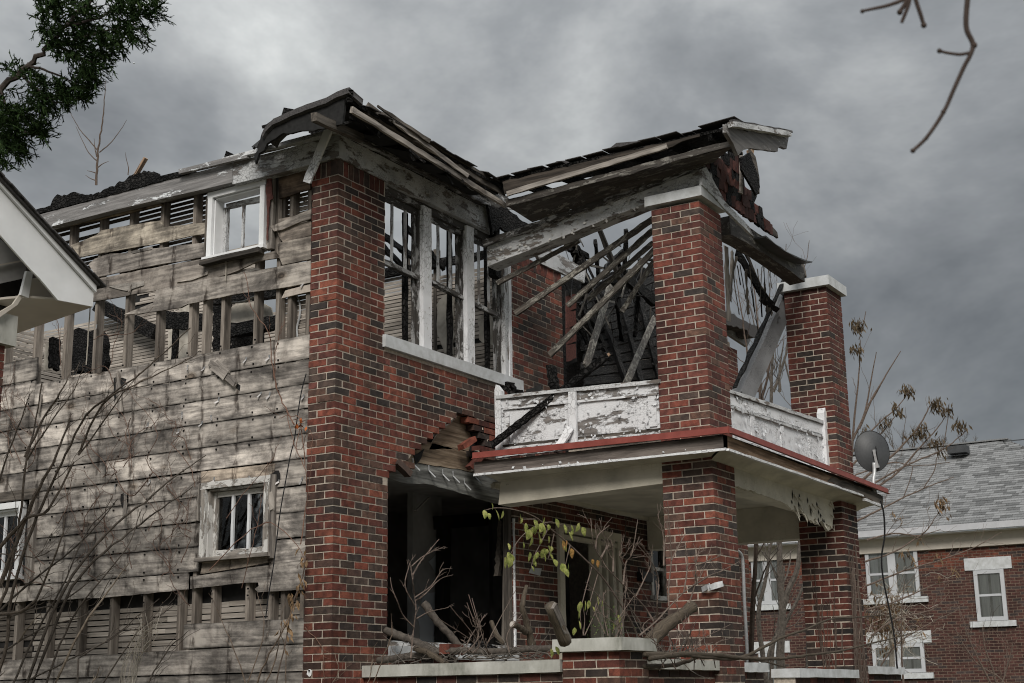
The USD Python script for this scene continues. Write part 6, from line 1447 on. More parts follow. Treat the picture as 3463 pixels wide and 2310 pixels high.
def spray(o, d, L):
    n_ = 7; q = wiggle(o, o + d * L, 5, 0.05, jr)
    tone = np.array([1, 1, 1]) * jr.uniform(0.55, 1.5)
    tube(q, np.linspace(0.0036, 0.0018, len(q)), 3, tone, m, cap=False)
    for k in range(n_):
        b = q[min(len(q) - 1, 1 + k * (len(q) - 1) // n_)]
        w = unit(d + np.array([jr.uniform(-1, 1) for _ in range(3)]) * 0.9); l_ = L * jr.uniform(0.25, 0.55)
        e = b + w * l_; tube([b, (b + e) / 2 + unit(np.cross(w, d)) * l_ * 0.06, e], [0.0034, 0.0036, 0.0012], 3, tone, m, cap=False)
        for h in range(2):
            b2 = b + (e - b) * jr.uniform(0.3, 0.8); w2 = unit(w + np.array([jr.uniform(-1, 1) for _ in range(3)]) * 0.9)
            tube([b2, b2 + w2 * l_ * 0.45], [0.0033, 0.0012], 3, tone, m, cap=False)
allc = np.vstack(curves)
for poly, N_ in ((BL[0], 560), (BL[1], 520)):
    us = [p[0] for p in poly]; vs = [p[1] for p in poly]; k = 0
    while k < N_:
        u, v = jr.uniform(min(us), max(us)), jr.uniform(min(vs), max(vs))
        if not in_poly((u, v), poly): continue
        if meshkit.noise(np.array([u / 26.0, v / 26.0, 3.0]), 4) < 0.30: k += 0.34; continue
        o = at_d(JD + jr.gauss(0, 0.22), u, v)
        c = allc[np.argmin(np.linalg.norm(allc - o, axis=1))]
        d = unit(unit(o - c + [0.001, 0, 0]) * 0.9 + RIGHT * 0.45 - np.array([0, 0, 0.25]) + np.array([jr.uniform(-1, 1) for _ in range(3)]) * 0.5)
        spray(o - d * 0.05, d, jr.uniform(0.08, 0.15)); k += 1
emit('foliage', m, 'juniper_leaf', t, kind='stuff')
for u, v in [(219, 91), (333, 97), (330, 117), (299, 152), (329, 143), (445, 105), (444, 92), (337, 160), (410, 145)]:
    sp = trimesh.creation.icosphere(1, 0.006); sp.apply_translation(at_d(JD - 0.4, u * 0.75, v))
    mm = MB(); mm.add(sp.vertices, sp.faces); emit('berry', mm, 'blue_paint', t, smooth=True)

# twigs of a near tree, top right
t = thing('near_tree', 'out-of-focus bare twigs of a nearby tree hanging in at the top right', 'tree')
m = MB(); D3 = 3.0
for uv, r0, r1 in [([(2226, -60), (2222, -10), (2218, 40), (2220, 70), (2234, 102), (2226, 130), (2214, 152), (2190, 205), (2166, 258), (2128, 315), (2095, 347)], 0.0062, 0.0042), ([(2228, 121), (2205, 125), (2185, 123), (2168, 120), (2156, 116)], 0.0036, 0.003), ([(2088, -30), (2078, -4), (2040, 12), (2005, 20), (1978, 26)], 0.0048, 0.003), ([(2088, -30), (2080, 5), (2064, 29)], 0.0055, 0.005), ([(2092, -30), (2086, 10), (2070, 52)], 0.0052, 0.004), ([(2094, -30), (2104, 5), (2114, 35), (2121, 58)], 0.0048, 0.0042)]:
    stem(m, uv, D3, r0, r1, jitter=0.0, tone=(0.45, 0.43, 0.45))
for u, v, r_ in [(2236, 104, 0.009), (2157, 117, 0.007), (2166, 257, 0.007), (2096, 346, 0.007), (2066, 28, 0.008), (1980, 26, 0.006), (2121, 58, 0.008), (2126, 318, 0.006)]:
    sp = trimesh.creation.icosphere(1, r_ * 0.8); sp.apply_translation(at_d(D3, u, v)); m.add(sp.vertices, sp.faces, (0.4, 0.38, 0.38))
stem(m, [(2090, -30), (2110, -120), (2226, -60), (2240, -140), (2500, -300), (2900, -350)], D3, 0.008, 0.03, jitter=0.0)
emit('twigs', m, 'twig_bark', t)
m = MB(); e = at_d(D3, 2900, -350); b = np.array([e[0], e[1], -0.1])
tube([b, (b + e) / 2, e, e + [0, 0, 1.0]], [0.12, 0.08, 0.045, 0.02], 10, mb=m); emit('trunk', m, 'grey_bark', t, smooth=True)

# bare trees between the two houses
def seeds(mb, u, v, d, n_=26, spread=0.13):
    c = at_d(d, u, v)
    for i in range(n_):
        o = c + np.array([vr.gauss(0, 1) for _ in range(3)]) * spread * 0.55; dn = unit(np.array([vr.uniform(-0.6, 0.6), vr.uniform(-0.6, 0.6), -1.0])); sd = unit(np.cross(dn, [vr.uniform(-1, 1), 1, 0.2]))
        L = vr.uniform(0.07, 0.14); w = 0.019
        mb.add([o, o + dn * L * 0.5 + sd * w, o + dn * L, o + dn * L * 0.5 - sd * w], [[0, 1, 2], [0, 2, 3]], np.ones(3) * vr.uniform(0.4, 1.0))
    for i in range(6):
        w = unit(np.array([vr.uniform(-1, 1) for _ in range(3)])); tube([c, c + w * spread], [0.004, 0.002], 3, mb=mb, cap=False)
DT = 22.0
t = thing('seed_tree', 'bare tree with clusters of dry brown seeds right of the right porch column', 'tree')
m = MB(); lf = MB()
bt = at_d(DT, 1925, 1250); gnd = np.array([bt[0], bt[1], 0.0])
tube([gnd - [0, 0, 0.1], gnd * 0.5 + bt * 0.5, bt, at_d(DT, 1948, 1120)], [0.10, 0.085, 0.07, 0.045], 8, mb=m)
for uv, r0, side in [([(1948, 1120), (1955, 1050), (1962, 960), (1972, 860), (1975, 780)], 0.028, 5), ([(1958, 1010), (1975, 975), (1990, 930), (2002, 860), (2012, 808)], 0.022, 3), ([(1972, 985), (2000, 920), (2035, 860), (2068, 806)], 0.022, 3),
                     ([(1955, 1040), (1985, 1005), (2020, 970), (2060, 935), (2090, 895)], 0.018, 4), ([(1945, 1080), (1975, 1050), (2010, 1010), (2040, 975), (2058, 952)], 0.02, 4), ([(1948, 1130), (2000, 1085), (2060, 1035), (2105, 985), (2128, 945), (2145, 915)], 0.026, 6),
                     ([(1948, 1150), (2010, 1120), (2060, 1085), (2110, 1030), (2150, 985), (2172, 955)], 0.024, 6), ([(1960, 1140), (2040, 1090), (2100, 1060), (2160, 1035), (2195, 1010), (2222, 985)], 0.018, 5), ([(1948, 1100), (1990, 1080), (2050, 1062), (2100, 1070), (2180, 1062)], 0.014, 3),
                     ([(2165, 1030), (2172, 990), (2178, 950)], 0.008, 0), ([(1990, 930), (2005, 915), (2022, 885)], 0.008, 0), ([(1972, 780), (1980, 755), (1988, 715)], 0.007, 0), ([(1960, 1200), (2010, 1175), (2080, 1140), (2130, 1118), (2190, 1095)], 0.02, 6), ([(2075, 1140), (2090, 1100), (2096, 1070)], 0.008, 1), ([(2120, 1122), (2145, 1080), (2150, 1050)], 0.009, 1)]:
    stem(m, uv, DT, r0, 0.006, side=max(0, side - 2), slen=0.5, sr=0.35, twig=0.2)
for u, v, n_ in [(1970, 745, 60), (1968, 800, 34), (1985, 990, 20), (2035, 965, 20), (2085, 895, 40), (2060, 935, 26), (2150, 925, 70), (2175, 940, 30), (2115, 985, 34), (2098, 1000, 20), (2205, 975, 40), (2150, 1012, 24), (2160, 1030, 16)]:
    seeds(lf, u, v, DT, int(n_ * 1.5), 0.10)
emit('branches', m, 'twig_bark', t); emit('seed_clusters', lf, 'seed_leaf', t, kind='stuff')
t = thing('bare_tree', 'bare multi-stemmed tree seen through the porch between the two right columns', 'tree')
m = MB(); DS = 24.0
g0 = at_d(DS, 1795, 1640); tube([np.array([g0[0], g0[1], -0.1]), g0], [0.11, 0.095], 8, mb=m)
for uv, r0, r1, side in [([(1795, 1640), (1792, 1500), (1796, 1400), (1790, 1330), (1788, 1220), (1775, 1050), (1770, 900), (1780, 760), (1800, 640)], 0.085, 0.010, 12), ([(1796, 1400), (1810, 1355), (1832, 1300), (1838, 1220), (1842, 1100), (1830, 950), (1800, 820)], 0.06, 0.014, 8),
                     ([(1765, 1600), (1745, 1460), (1742, 1400), (1758, 1330), (1768, 1260), (1780, 1190), (1760, 1000), (1745, 850)], 0.05, 0.010, 10), ([(1770, 1600), (1775, 1480), (1805, 1430), (1850, 1330), (1870, 1250)], 0.04, 0.02, 4),
                     ([(1860, 1600), (1862, 1450), (1868, 1300), (1872, 1180)], 0.085, 0.075, 0), ([(1755, 1600), (1765, 1500), (1790, 1430), (1800, 1300)], 0.035, 0.02, 5), ([(1775, 900), (1800, 830), (1812, 760), (1818, 700)], 0.03, 0.006, 8), ([(1772, 880), (1750, 820), (1735, 760), (1720, 700)], 0.025, 0.006, 8), ([(1790, 900), (1790, 850), (1800, 780)], 0.03, 0.008, 8)]:
    stem(m, uv, DS, r0, r1, side=side, slen=0.9, sr=0.3, twig=0.9)
emit('stems', m, 'grey_bark', t)
t = thing('slender_tree', 'slender bare tree rising behind the fallen beam, left of the bare multi-stemmed one', 'tree')
m = MB(); DS = 19.0
g0 = at_d(DS, 1722, 1560); tube([np.array([g0[0], g0[1], -0.1]), g0], [0.05, 0.045], 6, mb=m)
for uv, r0, side in [([(1722, 1560), (1728, 1400), (1735, 1280), (1740, 1100), (1745, 930), (1742, 800), (1735, 690), (1722, 600)], 0.04, 14), ([(1745, 930), (1765, 850), (1775, 760), (1772, 690)], 0.02, 10), ([(1742, 900), (1720, 840), (1710, 770), (1700, 700), (1690, 640)], 0.018, 10), ([(1730, 1380), (1760, 1300), (1790, 1260)], 0.014, 4), ([(1742, 800), (1800, 640), (1805, 560)], 0.008, 2), ([(1790, 700), (1845, 620), (1858, 552)], 0.007, 1)]:
    stem(m, uv, DS, r0, 0.004, side=side, slen=0.6, sr=0.4, twig=0.9)
emit('stems', m, 'twig_bark', t)
t = thing('far_trees', 'hazy bare treetops showing over the grey shingle roof', 'trees'); m = MB()
tag(t, kind='stuff')
for u in range(1995, 2240, 16):
    o = at_d(60.0, u + vr.uniform(-8, 8), 1060 + vr.uniform(-8, 8)); branchlet(m, o, unit([vr.uniform(-0.3, 0.3), vr.uniform(-0.3, 0.3), 1]), vr.uniform(0.5, 0.95) * (1.0 if u < 2150 else 0.6), 0.03, 4, up=0.3)
o = at_d(60, 2060, 1060); tube([np.array([o[0], o[1], 0]), o], [0.3, 0.1], 6, mb=m)
emit('treetops', m, 'grey_bark', t, kind='stuff')
# tangle of dry vine on the neighbour's wall
t = thing('dry_vine_bush', 'tawny tangle of dry vines in front of the paired windows of the background house', 'bush'); m = MB(); lf = MB()
for i in range(150):
    u, v = vr.gauss(2045, 30), vr.gauss(1430, 45); o = at_d(21, u, v); w = unit([vr.uniform(-1, 1) for _ in range(3)]); q = wiggle(o, o + w * vr.uniform(0.2, 0.6), 5, 0.12, vr); tube(q, 0.004, 3, np.ones(3) * vr.uniform(0.8, 1.5), m, cap=False)
tube([at_d(21, 2046, 1620), at_d(21, 2048, 1500), at_d(21, 2044, 1400)], [0.05, 0.04, 0.02], 6, mb=m)
emit('stems', m, 'rope_fibre', t)
for i in range(70): seeds(lf, vr.gauss(2040, 26), vr.gauss(1420, 40), 21, 3, 0.1)
emit('dead_leaves', lf, 'dry_leaf', t, kind='stuff')
# roadside stems right of the big column
t = thing('roadside_brush', 'thin bare wild stems rising in front of the background house wall', 'shrub'); m = MB()
for uv in ([(2075, 1600), (2070, 1480), (2072, 1380), (2078, 1330)], [(1990, 1620), (2040, 1500), (2120, 1440), (2200, 1400)], [(1985, 1290), (2050, 1268), (2115, 1228), (2140, 1200), (2163, 1165)], [(1988, 1345), (2072, 1312), (2172, 1282), (2240, 1255), (2300, 1222)], [(1990, 1400), (2060, 1380), (2150, 1340), (2210, 1330)], [(2300, 1620), (2280, 1540), (2260, 1480), (2255, 1440)], [(2290, 1600), (2310, 1540), (2325, 1480)], [(2330, 1620), (2300, 1560), (2240, 1520), (2190, 1440)], [(1990, 1240), (2050, 1225), (2110, 1230), (2160, 1215)], [(2000, 1460), (2060, 1420), (2140, 1400), (2180, 1360)], [(2280, 1580), (2230, 1480), (2215, 1430)]):
    stem(m, uv, 20, 0.016, 0.004, side=7, slen=0.5, sr=0.4, twig=0.8)
emit('stems', m, 'twig_bark', t)
lf = MB()
for u, v in [(2163, 1160)]: seeds(lf, u, v, 20, 40, 0.12)
for u, v in [(2150, 1275), (2110, 1240), (2155, 1325), (2060, 1305), (2072, 1270), (2085, 1262), (2045, 1180), (2068, 1190), (2190, 1310), (2098, 1288)]: seeds(lf, u, v, 20, 5, 0.05)
emit('dead_leaves', lf, 'dry_leaf', t, kind='stuff')
# creeper on the right lower column
t = thing('creeper', 'leafless creeper clinging to the right lower porch column', 'vine'); m = MB()
for i in range(30):
    x0 = vr.uniform(6.02, 6.53); z0 = 1.2; pts = []
    front_ = vr.random() < 0.72
    for k in range(9):
        z = z0 + k * vr.uniform(0.14, 0.3); 
        if z > 3.6: break
        x0 += vr.uniform(-0.06, 0.06); x0 = min(max(x0, 6.01 + vr.uniform(0, 0.1)), 6.54 - vr.uniform(0, 0.2))
        pts.append((x0, BY - 0.012, z) if front_ else (BX - 0.012, BY + (x0 - 6.0), z * 0.85 + 0.1))
    if len(pts) > 2: tube(spline(pts, 2), np.linspace(0.006, 0.0025, len(spline(pts, 2))), 3, mb=m, cap=False)
emit('runners', m, 'twig_bark', t)

# satellite dish on the balcony corner
t = thing('satellite_dish', 'dark grey satellite dish on a bent mast at the right end of the balcony roof', 'satellite dish')
dd = 17.6; c = at_d(dd, 2002, 1036); px_m = dd * S_V / FOC
nrm = unit(unit(EYE - c) + np.array([0.16, -0.30, 0.22])); a = unit(np.cross(nrm, [0, 0, 1.0])); b = np.cross(a, nrm)
rings, seg = 7, 40; v = []; f = []
for i in range(rings + 1):
    k = i / rings
    for j in range(seg):
        th = 2 * math.pi * j / seg; v.append(c + a * math.cos(th) * k * 41 * px_m + b * math.sin(th) * k * 48 * px_m + nrm * 0.06 * (1 - k * k))
for i in range(rings):
    for j in range(seg):
        p, q = i * seg + j, i * seg + (j + 1) % seg; f += [[p, q, q + seg], [p, q + seg, p + seg]]
v = np.array(v); m = MB(); m.add(np.vstack([v, v - nrm * 0.008]), np.vstack([np.array(f), np.array(f)[:, ::-1] + len(v)]))
emit('reflector', m, 'dark_metal', t, smooth=False)
emit('rim', tube([c + a * math.cos(2 * math.pi * j / 40) * 41 * px_m + b * math.sin(2 * math.pi * j / 40) * 48 * px_m for j in range(41)], 0.005, 5), 'black_rubber', t)
K = c + nrm * 0.08 - np.array([0, 0, 0.06])
emit('bracket', bar(K + [0, 0, 0.06], K + [0.03, -0.02, -0.16], 0.045, 0.03, (0, 1, 0)), 'pale_metal', t)
emit('bracket_arm', tube(spline([K + [0.06, 0, 0.09], K + [0.0, -0.03, 0.10], K + [-0.02, -0.03, 0.04], K + [0.02, -0.03, -0.1], K + [0.06, -0.02, -0.17]]), 0.007, 5), 'black_rubber', t)
emit('mast', tube(spline([K + [0.01, 0.02, -0.10], K + [0.0, 0.02, -0.22], K + [-0.04, 0.03, -0.34], K + [-0.05, 0.03, -0.52]]), 0.024, 8), 'pale_metal', t, smooth=True)
t = thing('black_cable', 'black cable hanging from the balcony corner in front of the background house', 'cable')
emit('cable', tube(spline([at_d(17.4, u, v) for u, v in [(2022, 1150), (2029, 1180), (2031, 1230), (2024, 1280), (2028, 1330), (2042, 1400), (2053, 1460), (2060, 1535)]], 6), 0.011, 6), 'black_rubber', t)
t = thing('conduit_pipe', 'grey conduit pipe running down behind the lower left column', 'pipe')
emit('pipe', tube(spline([on_y(-0.1, u, v) for u, v in [(1690, 1262), (1702, 1275), (1706, 1300), (1709, 1380), (1714, 1470), (1719, 1590)]], 5), 0.026, 8), 'pale_metal', t, smooth=True)
t = thing('service_wire', 'thin wire leaving the ridge of the background house to the right', 'wire')
emit('wire', tube([on_x(RX1, 2300, 1014), at_d(38, 2420, 1002)], 0.015, 4), 'black_rubber', t)

# ================================================================ branches and plants on the porch parapet
def bark_tube(c, rr):
    m = MB(); c2 = spline(c, 2); tube(c2, np.interp(np.linspace(0, 1, len(c2)), np.linspace(0, 1, len(c)), rr), 12, (0.7, 0.68, 0.66), m)
    v = m.v[0]; n0 = len(c2) * 12
    nz = meshkit.fbm(np.stack([v[:, 0] * 18, v[:, 1] * 18, v[:, 2] * 18], -1), 3, 2) - 0.5
    ctr = np.repeat(c2, 12, 0); v = v.copy(); v[:n0] += (v[:n0] - ctr) * (nz[:n0, None] * 0.55); m.v[0] = v; return m
def log(name, label, uvs, x=None, y=None, r=(0.05, 0.05), mt='bark', cut=False, n=5, sides=8):
    t = thing(name, label, 'log' if 'log' in name else 'branch')
    p = [on_x(x[0] + (x[1] - x[0]) * i / (len(uvs) - 1), *uv) if x else on_y(y[0] + (y[1] - y[0]) * i / (len(uvs) - 1), *uv) for i, uv in enumerate(uvs)]
    c = spline(p, n); c[1:-1] += np.array([[vr.uniform(-1, 1) for _ in range(3)] for _ in c[1:-1]]) * r[0] * 0.14
    rr = np.linspace(r[0], r[1], len(c)) * np.array([vr.uniform(0.92, 1.08) for _ in c])
    emit('trunk' if 'log' in name else 'limb', bark_tube(c, rr), mt, t, smooth=True)
    if cut:
        e, w = c[0], unit(c[0] - c[1]); emit('cut_face', tube([e, e + w * 0.004], [rr[0] * 0.97, rr[0] * 0.93], sides), 'lath_wood', t)
    return t, c
log('fallen_log', 'thick sawn log propped up behind the pedestal, its round cut end facing right', [(1592, 1392), (1555, 1418), (1520, 1446), (1485, 1478)], y=(-2.75, -2.55), r=(0.050, 0.064), cut=True, mt='bark')
t = thing('split_post', 'grey split log with lichen leaning upright behind the pedestal cap', 'log')
emit('post', tube(wiggle(on_y(-2.42, 1264, 1390), on_y(-2.38, 1298, 1475), 6, 0.01, vr), [0.052, 0.05, 0.054, 0.05, 0.053, 0.055, 0.055], 9), 'bark', t, smooth=True)
emit('split_face', bar(on_y(-2.455, 1271, 1391), on_y(-2.415, 1306, 1472), 0.055, 0.03, (0.4, 1, 0), seg=6, rough=0.004), 'grey_wood', t)
log('fallen_log', 'grey log slanting down from upper left inside the lower window opening', [(972, 1384), (1000, 1422), (1030, 1455), (1068, 1500)], y=(-0.4, -0.7), r=(0.034, 0.04), mt='grey_bark')
log('fallen_log', 'dark rough log lying low behind the window sill next to the corner pier', [(884, 1446), (925, 1462), (965, 1480), (1010, 1502), (1040, 1515)], y=(-0.1, -0.8), r=(0.036, 0.044), mt='grey_bark')
log('fallen_log', 'long grey log lying along the parapet cap left of the pedestal', [(868, 1516), (930, 1508), (985, 1502), (1045, 1494), (1120, 1497), (1200, 1492), (1275, 1487)], x=(0.63, 0.68), r=(0.032, 0.028), mt='grey_bark', n=4)
log('fallen_branch', 'short cut branch stub crossing the long parapet log', [(952, 1488), (985, 1500), (1010, 1515), (1035, 1530)], x=(0.58, 0.60), r=(0.03, 0.024), mt='bark', cut=True)
log('fallen_branch', 'forked knobbly branch standing in front of the brick wall left of the door', [(1209, 1345), (1203, 1370), (1199, 1395), (1206, 1420), (1214, 1450), (1222, 1485)], y=(-1.6, -1.6), r=(0.016, 0.036), mt='bark')
log('fallen_branch', 'broken side stub of the knobbly branch by the door', [(1176, 1433), (1192, 1440), (1208, 1452)], y=(-1.6, -1.6), r=(0.03, 0.03), mt='bark', cut=True)
log('fallen_branch', 'long thin branch running right from the pedestal across both lower columns, upper one', [(1490, 1512), (1560, 1503), (1620, 1508), (1690, 1512), (1745, 1490), (1800, 1462), (1850, 1445), (1905, 1422), (1960, 1418), (2030, 1412)], y=(-2.98, -3.1), r=(0.022, 0.006), mt='bark')
log('fallen_branch', 'long thin branch running right from the pedestal across both lower columns, lower one', [(1480, 1503), (1560, 1502), (1650, 1504), (1720, 1512), (1790, 1512), (1850, 1505), (1930, 1494), (2010, 1475), (2100, 1452)], y=(-2.96, -3.2), r=(0.024, 0.006), mt='bark')
log('fallen_branch', 'pale peeled branch lying on the right parapet cap with a forked tip', [(1480, 1530), (1540, 1528), (1580, 1518), (1610, 1508), (1680, 1508), (1740, 1516), (1805, 1532)], y=(-2.9, -3.0), r=(0.022, 0.006), mt='bark')
log('fallen_branch', 'crooked dark branch stub inside the window opening beside the door frame', [(1128, 1428), (1135, 1445), (1142, 1460), (1158, 1478)], y=(-0.6, -0.8), r=(0.022, 0.028), mt='bark')
t = thing('debris_board', 'blackened board lying aslant on the sill of the lower opening', 'board')
emit('board', bar(on_y(-0.7, 1085, 1475), on_y(-0.9, 1145, 1502), 0.06, 0.10, seg=5, rough=0.006), 'char', t)
t = thing('loose_red_brick', 'single red brick lying behind the parapet cap in the lower opening', 'brick')
emit('brick_body', bar(on_y(-0.8, 1020, 1490), on_y(-0.75, 1052, 1492), 0.1, 0.09, tint=RED[1]), 'fired_brick', t)
tw = thing('twig_litter', 'dead twigs and litter piled on the parapet cap', 'twigs'); m = MB(); tag(tw, kind='stuff')
for i in range(70):
    p = np.array([0.62 + vr.uniform(-0.1, 0.12), vr.uniform(-2.05, -0.15), 1.905 + vr.uniform(0, 0.05)]); w = unit([vr.uniform(-0.5, 0.5), vr.uniform(-1, 1), vr.uniform(-0.1, 0.45)]); q = wiggle(p, p + w * vr.uniform(0.1, 0.4), 4, 0.06, vr); tube(q, np.linspace(0.006, 0.002, len(q)), 4, mb=m, cap=False)
for i in range(60):
    p = np.array([vr.uniform(1.0, 2.4), -2.6 + vr.uniform(-0.1, 0.2), 1.91 + vr.uniform(0, 0.06)]); w = unit([vr.uniform(-1, 1), vr.uniform(-0.4, 0.4), vr.uniform(-0.1, 0.6)]); q = wiggle(p, p + w * vr.uniform(0.1, 0.45), 4, 0.06, vr); tube(q, np.linspace(0.007, 0.002, len(q)), 4, mb=m, cap=False)
emit('twigs', m, 'grey_bark', tw, kind='stuff')

# arching plant with yellow-green leaves
t = thing('leafy_shrub', 'arching shrub with yellow-green leaves in front of the porch door', 'shrub')
YP = -2.2; m = MB()
arch = [(1480, 1510), (1455, 1440), (1420, 1380), (1380, 1322), (1330, 1272), (1290, 1235), (1258, 1210), (1225, 1185), (1180, 1170), (1140, 1166), (1112, 1172)]
z4 = lambda x, y: (679 + x / 3.0, 1045.5 + y / 3.0)
def ystem(uvs, r0, r1, side=0, slen=0.25): 
    c = spline([on_y(YP + vr.uniform(-0.02, 0.02), *uv) for uv in uvs], 4); tube(c, np.linspace(r0, r1, len(c)), 5, mb=m)
    for k in range(side):
        i = vr.randrange(2, len(c) - 1); w = unit(unit(c[i] - c[i - 1]) + np.array([vr.uniform(-1, 1), vr.uniform(-0.6, 0.6), vr.uniform(-0.5, 1)]) * 0.8); q = wiggle(c[i], c[i] + w * slen * vr.uniform(0.4, 1.2), 4, 0.05, vr); tube(q, np.linspace(0.0045, 0.002, len(q)), 4, mb=m, cap=False)
    return c
ystem(arch, 0.011, 0.003)
for uv in ([z4(1690, 470), z4(1600, 520), z4(1530, 590), z4(1480, 680)], [z4(1740, 500), z4(1690, 600), z4(1640, 700), z4(1620, 780)], [z4(1890, 620), z4(1870, 700), z4(1850, 790)], [z4(1780, 540), z4(1760, 630), z4(1740, 710)], [z4(1650, 440), z4(1560, 440), z4(1545, 430)], [z4(1700, 470), z4(1760, 460), z4(1830, 480), z4(1900, 500)], [z4(2040, 770), z4(1990, 950), z4(1960, 1100), z4(1980, 1240)], [z4(2080, 820), z4(2040, 960), z4(2000, 1100)], [z4(1980, 1240), z4(1990, 1120), z4(1970, 1010)], [z4(1990, 1240), z4(2060, 1090), z4(2100, 1000)]):
    ystem(uv, 0.0055, 0.002)
emit('stems', m, 'twig_bark', t)
LV = [(1300, 390), (1325, 412), (1375, 385), (1430, 395), (1350, 345), (1545, 420), (1560, 445), (1587, 480), (1640, 458), (1712, 440), (1740, 490), (1660, 500), (1615, 525), (1665, 535), (1720, 510), (1740, 570), (1565, 610), (1632, 572), (1465, 620), (1460, 680), (1440, 715), (1487, 695), (1478, 722), (1612, 680), (1665, 680), (1640, 702), (1710, 690), (1740, 635), (1762, 640), (1750, 690), (1780, 730), (1718, 655), (1640, 740), (1625, 775), (1790, 450), (1850, 490), (1900, 495), (1905, 532), (1955, 480), (1972, 508), (1880, 540), (1838, 600), (1865, 598), (1848, 640), (1895, 655), (1828, 760), (1850, 792), (1875, 760), (2040, 730), (2075, 735), (2075, 985), (2110, 1010), (1960, 1020), (1992, 1015), (1952, 1070), (2020, 1012), (2045, 1055), (1950, 1152), (1920, 1200), (2220, 1112), (2190, 1165), (2240, 1170), (1790, 1330), (1762, 1345), (1690, 585), (1700, 480), (1655, 520), (1735, 660), (1640, 505)]
for x, y in LV:
    u, v = z4(x, y); o = on_y(YP - 0.05 + vr.uniform(-0.06, 0.06), u, v - 5)
    ax_ = unit(np.array([vr.uniform(-0.5, 0.5), vr.uniform(-0.4, 0.4), -1.0])); sd = unit(np.cross(ax_, [vr.uniform(-0.4, 0.4), 1, vr.uniform(-0.3, 0.3)])); nn = np.cross(ax_, sd)
    L = vr.uniform(0.05, 0.10); w = L * vr.uniform(0.32, 0.42); prof_ = [(0, 0), (0.15, 0.65), (0.35, 1.0), (0.6, 0.85), (0.85, 0.4), (1.0, 0.0)]
    v_ = []; f = []
    for k, h in prof_: v_ += [o + ax_ * L * k + nn * 0.012 * math.sin(k * 3), o + ax_ * L * k + sd * w * h + nn * (0.006 * h), o + ax_ * L * k - sd * w * h + nn * (0.006 * h)]
    for i in range(len(prof_) - 1):
        p = 3 * i; f += [[p, p + 1, p + 4], [p, p + 4, p + 3], [p, p + 3, p + 5], [p, p + 5, p + 2]]
    mm = MB(); tone = np.array([1, 1, 1]) * vr.uniform(0.8, 1.25)
    if (x, y) in ((1865, 598), (2040, 730), (2075, 735), (1838, 600), (1895, 655)): tone = np.array([1.5, 0.8, 0.9])
    mm.add(v_, f, tone); emit('leaf', mm, 'yellow_leaf', t)
# bare shrubs on the porch
def shrub(name, label, stems_, y, r0, side, slen, mt='twig_bark'):
    t = thing(name, label, 'shrub'); m = MB()
    for uvs in stems_:
        c = spline([on_y(y + vr.uniform(-0.05, 0.05), *uv) for uv in uvs], 4); rad = np.linspace(r0, 0.003, len(c)); tube(c, rad, 5, mb=m)
        for k in range(side):
            i = vr.randrange(2, len(c) - 1); w = unit(unit(c[i + 1] - c[i]) + np.array([vr.uniform(-1, 1), vr.uniform(-0.6, 0.6), vr.uniform(-0.4, 0.8)]) * 0.9); l_ = slen * vr.uniform(0.3, 1.1); q = wiggle(c[i], c[i] + w * l_, 4, 0.06, vr); tube(q, np.linspace(rad[i] * 0.5, 0.0018, len(q)), 4, mb=m, cap=False)
            b2 = q[2]; w2 = unit(w + np.array([vr.uniform(-1, 1) for _ in range(3)]) * 0.8); tube(wiggle(b2, b2 + w2 * l_ * 0.5, 3, 0.05, vr), [0.003, 0.0025, 0.002, 0.0015], 3, mb=m, cap=False)
    emit('stems', m, mt, t)
z6 = lambda x, y: (1222 + x / 3.447, 1113.4 + y / 3.447)
shrub('bare_shrub', 'bare thorny shrub with forked grey stems between the porch door and the lower left column', [[z6(960, 1080), z6(900, 980), z6(800, 870), z6(700, 770), z6(600, 670), z6(550, 590), z6(500, 510), z6(475, 400), z6(463, 265)], [z6(500, 510), z6(520, 400), z6(610, 320)], [z6(545, 575), z6(590, 480), z6(582, 400)], [z6(720, 790), z6(740, 620), z6(790, 540), z6(835, 275)], [z6(640, 690), z6(640, 560), z6(615, 430)], [z6(820, 880), z6(880, 760), z6(940, 600), z6(850, 460)], [z6(860, 1100), z6(760, 950), z6(720, 860)], [z6(740, 660), z6(690, 560), z6(720, 540)]], -2.3, 0.009, 5, 0.22)
shrub('bare_shrub', 'bare twiggy shrub standing against the lower left brick column', [[z6(850, 1190), z6(980, 1080), z6(1090, 960), z6(1200, 850), z6(1300, 770), z6(1350, 680), z6(1420, 480)], [z6(1300, 770), z6(1290, 640), z6(1330, 480)], [z6(1080, 960), z6(1080, 800), z6(1100, 600), z6(1090, 400), z6(1072, 130)], [z6(1100, 600), z6(1160, 480), z6(1210, 390)], [z6(1230, 830), z6(1400, 720), z6(1500, 680), z6(1650, 600)], [z6(1240, 940), z6(1280, 820), z6(1300, 740)], [z6(990, 1070), z6(990, 900), z6(1000, 760), z6(950, 620), z6(820, 460)], [z6(1040, 640), z6(1040, 420), z6(990, 230)], [z6(1200, 850), z6(1230, 640), z6(1225, 560)], [z6(1290, 640), z6(1400, 600), z6(1490, 560)]], -3.0, 0.008, 5, 0.2)
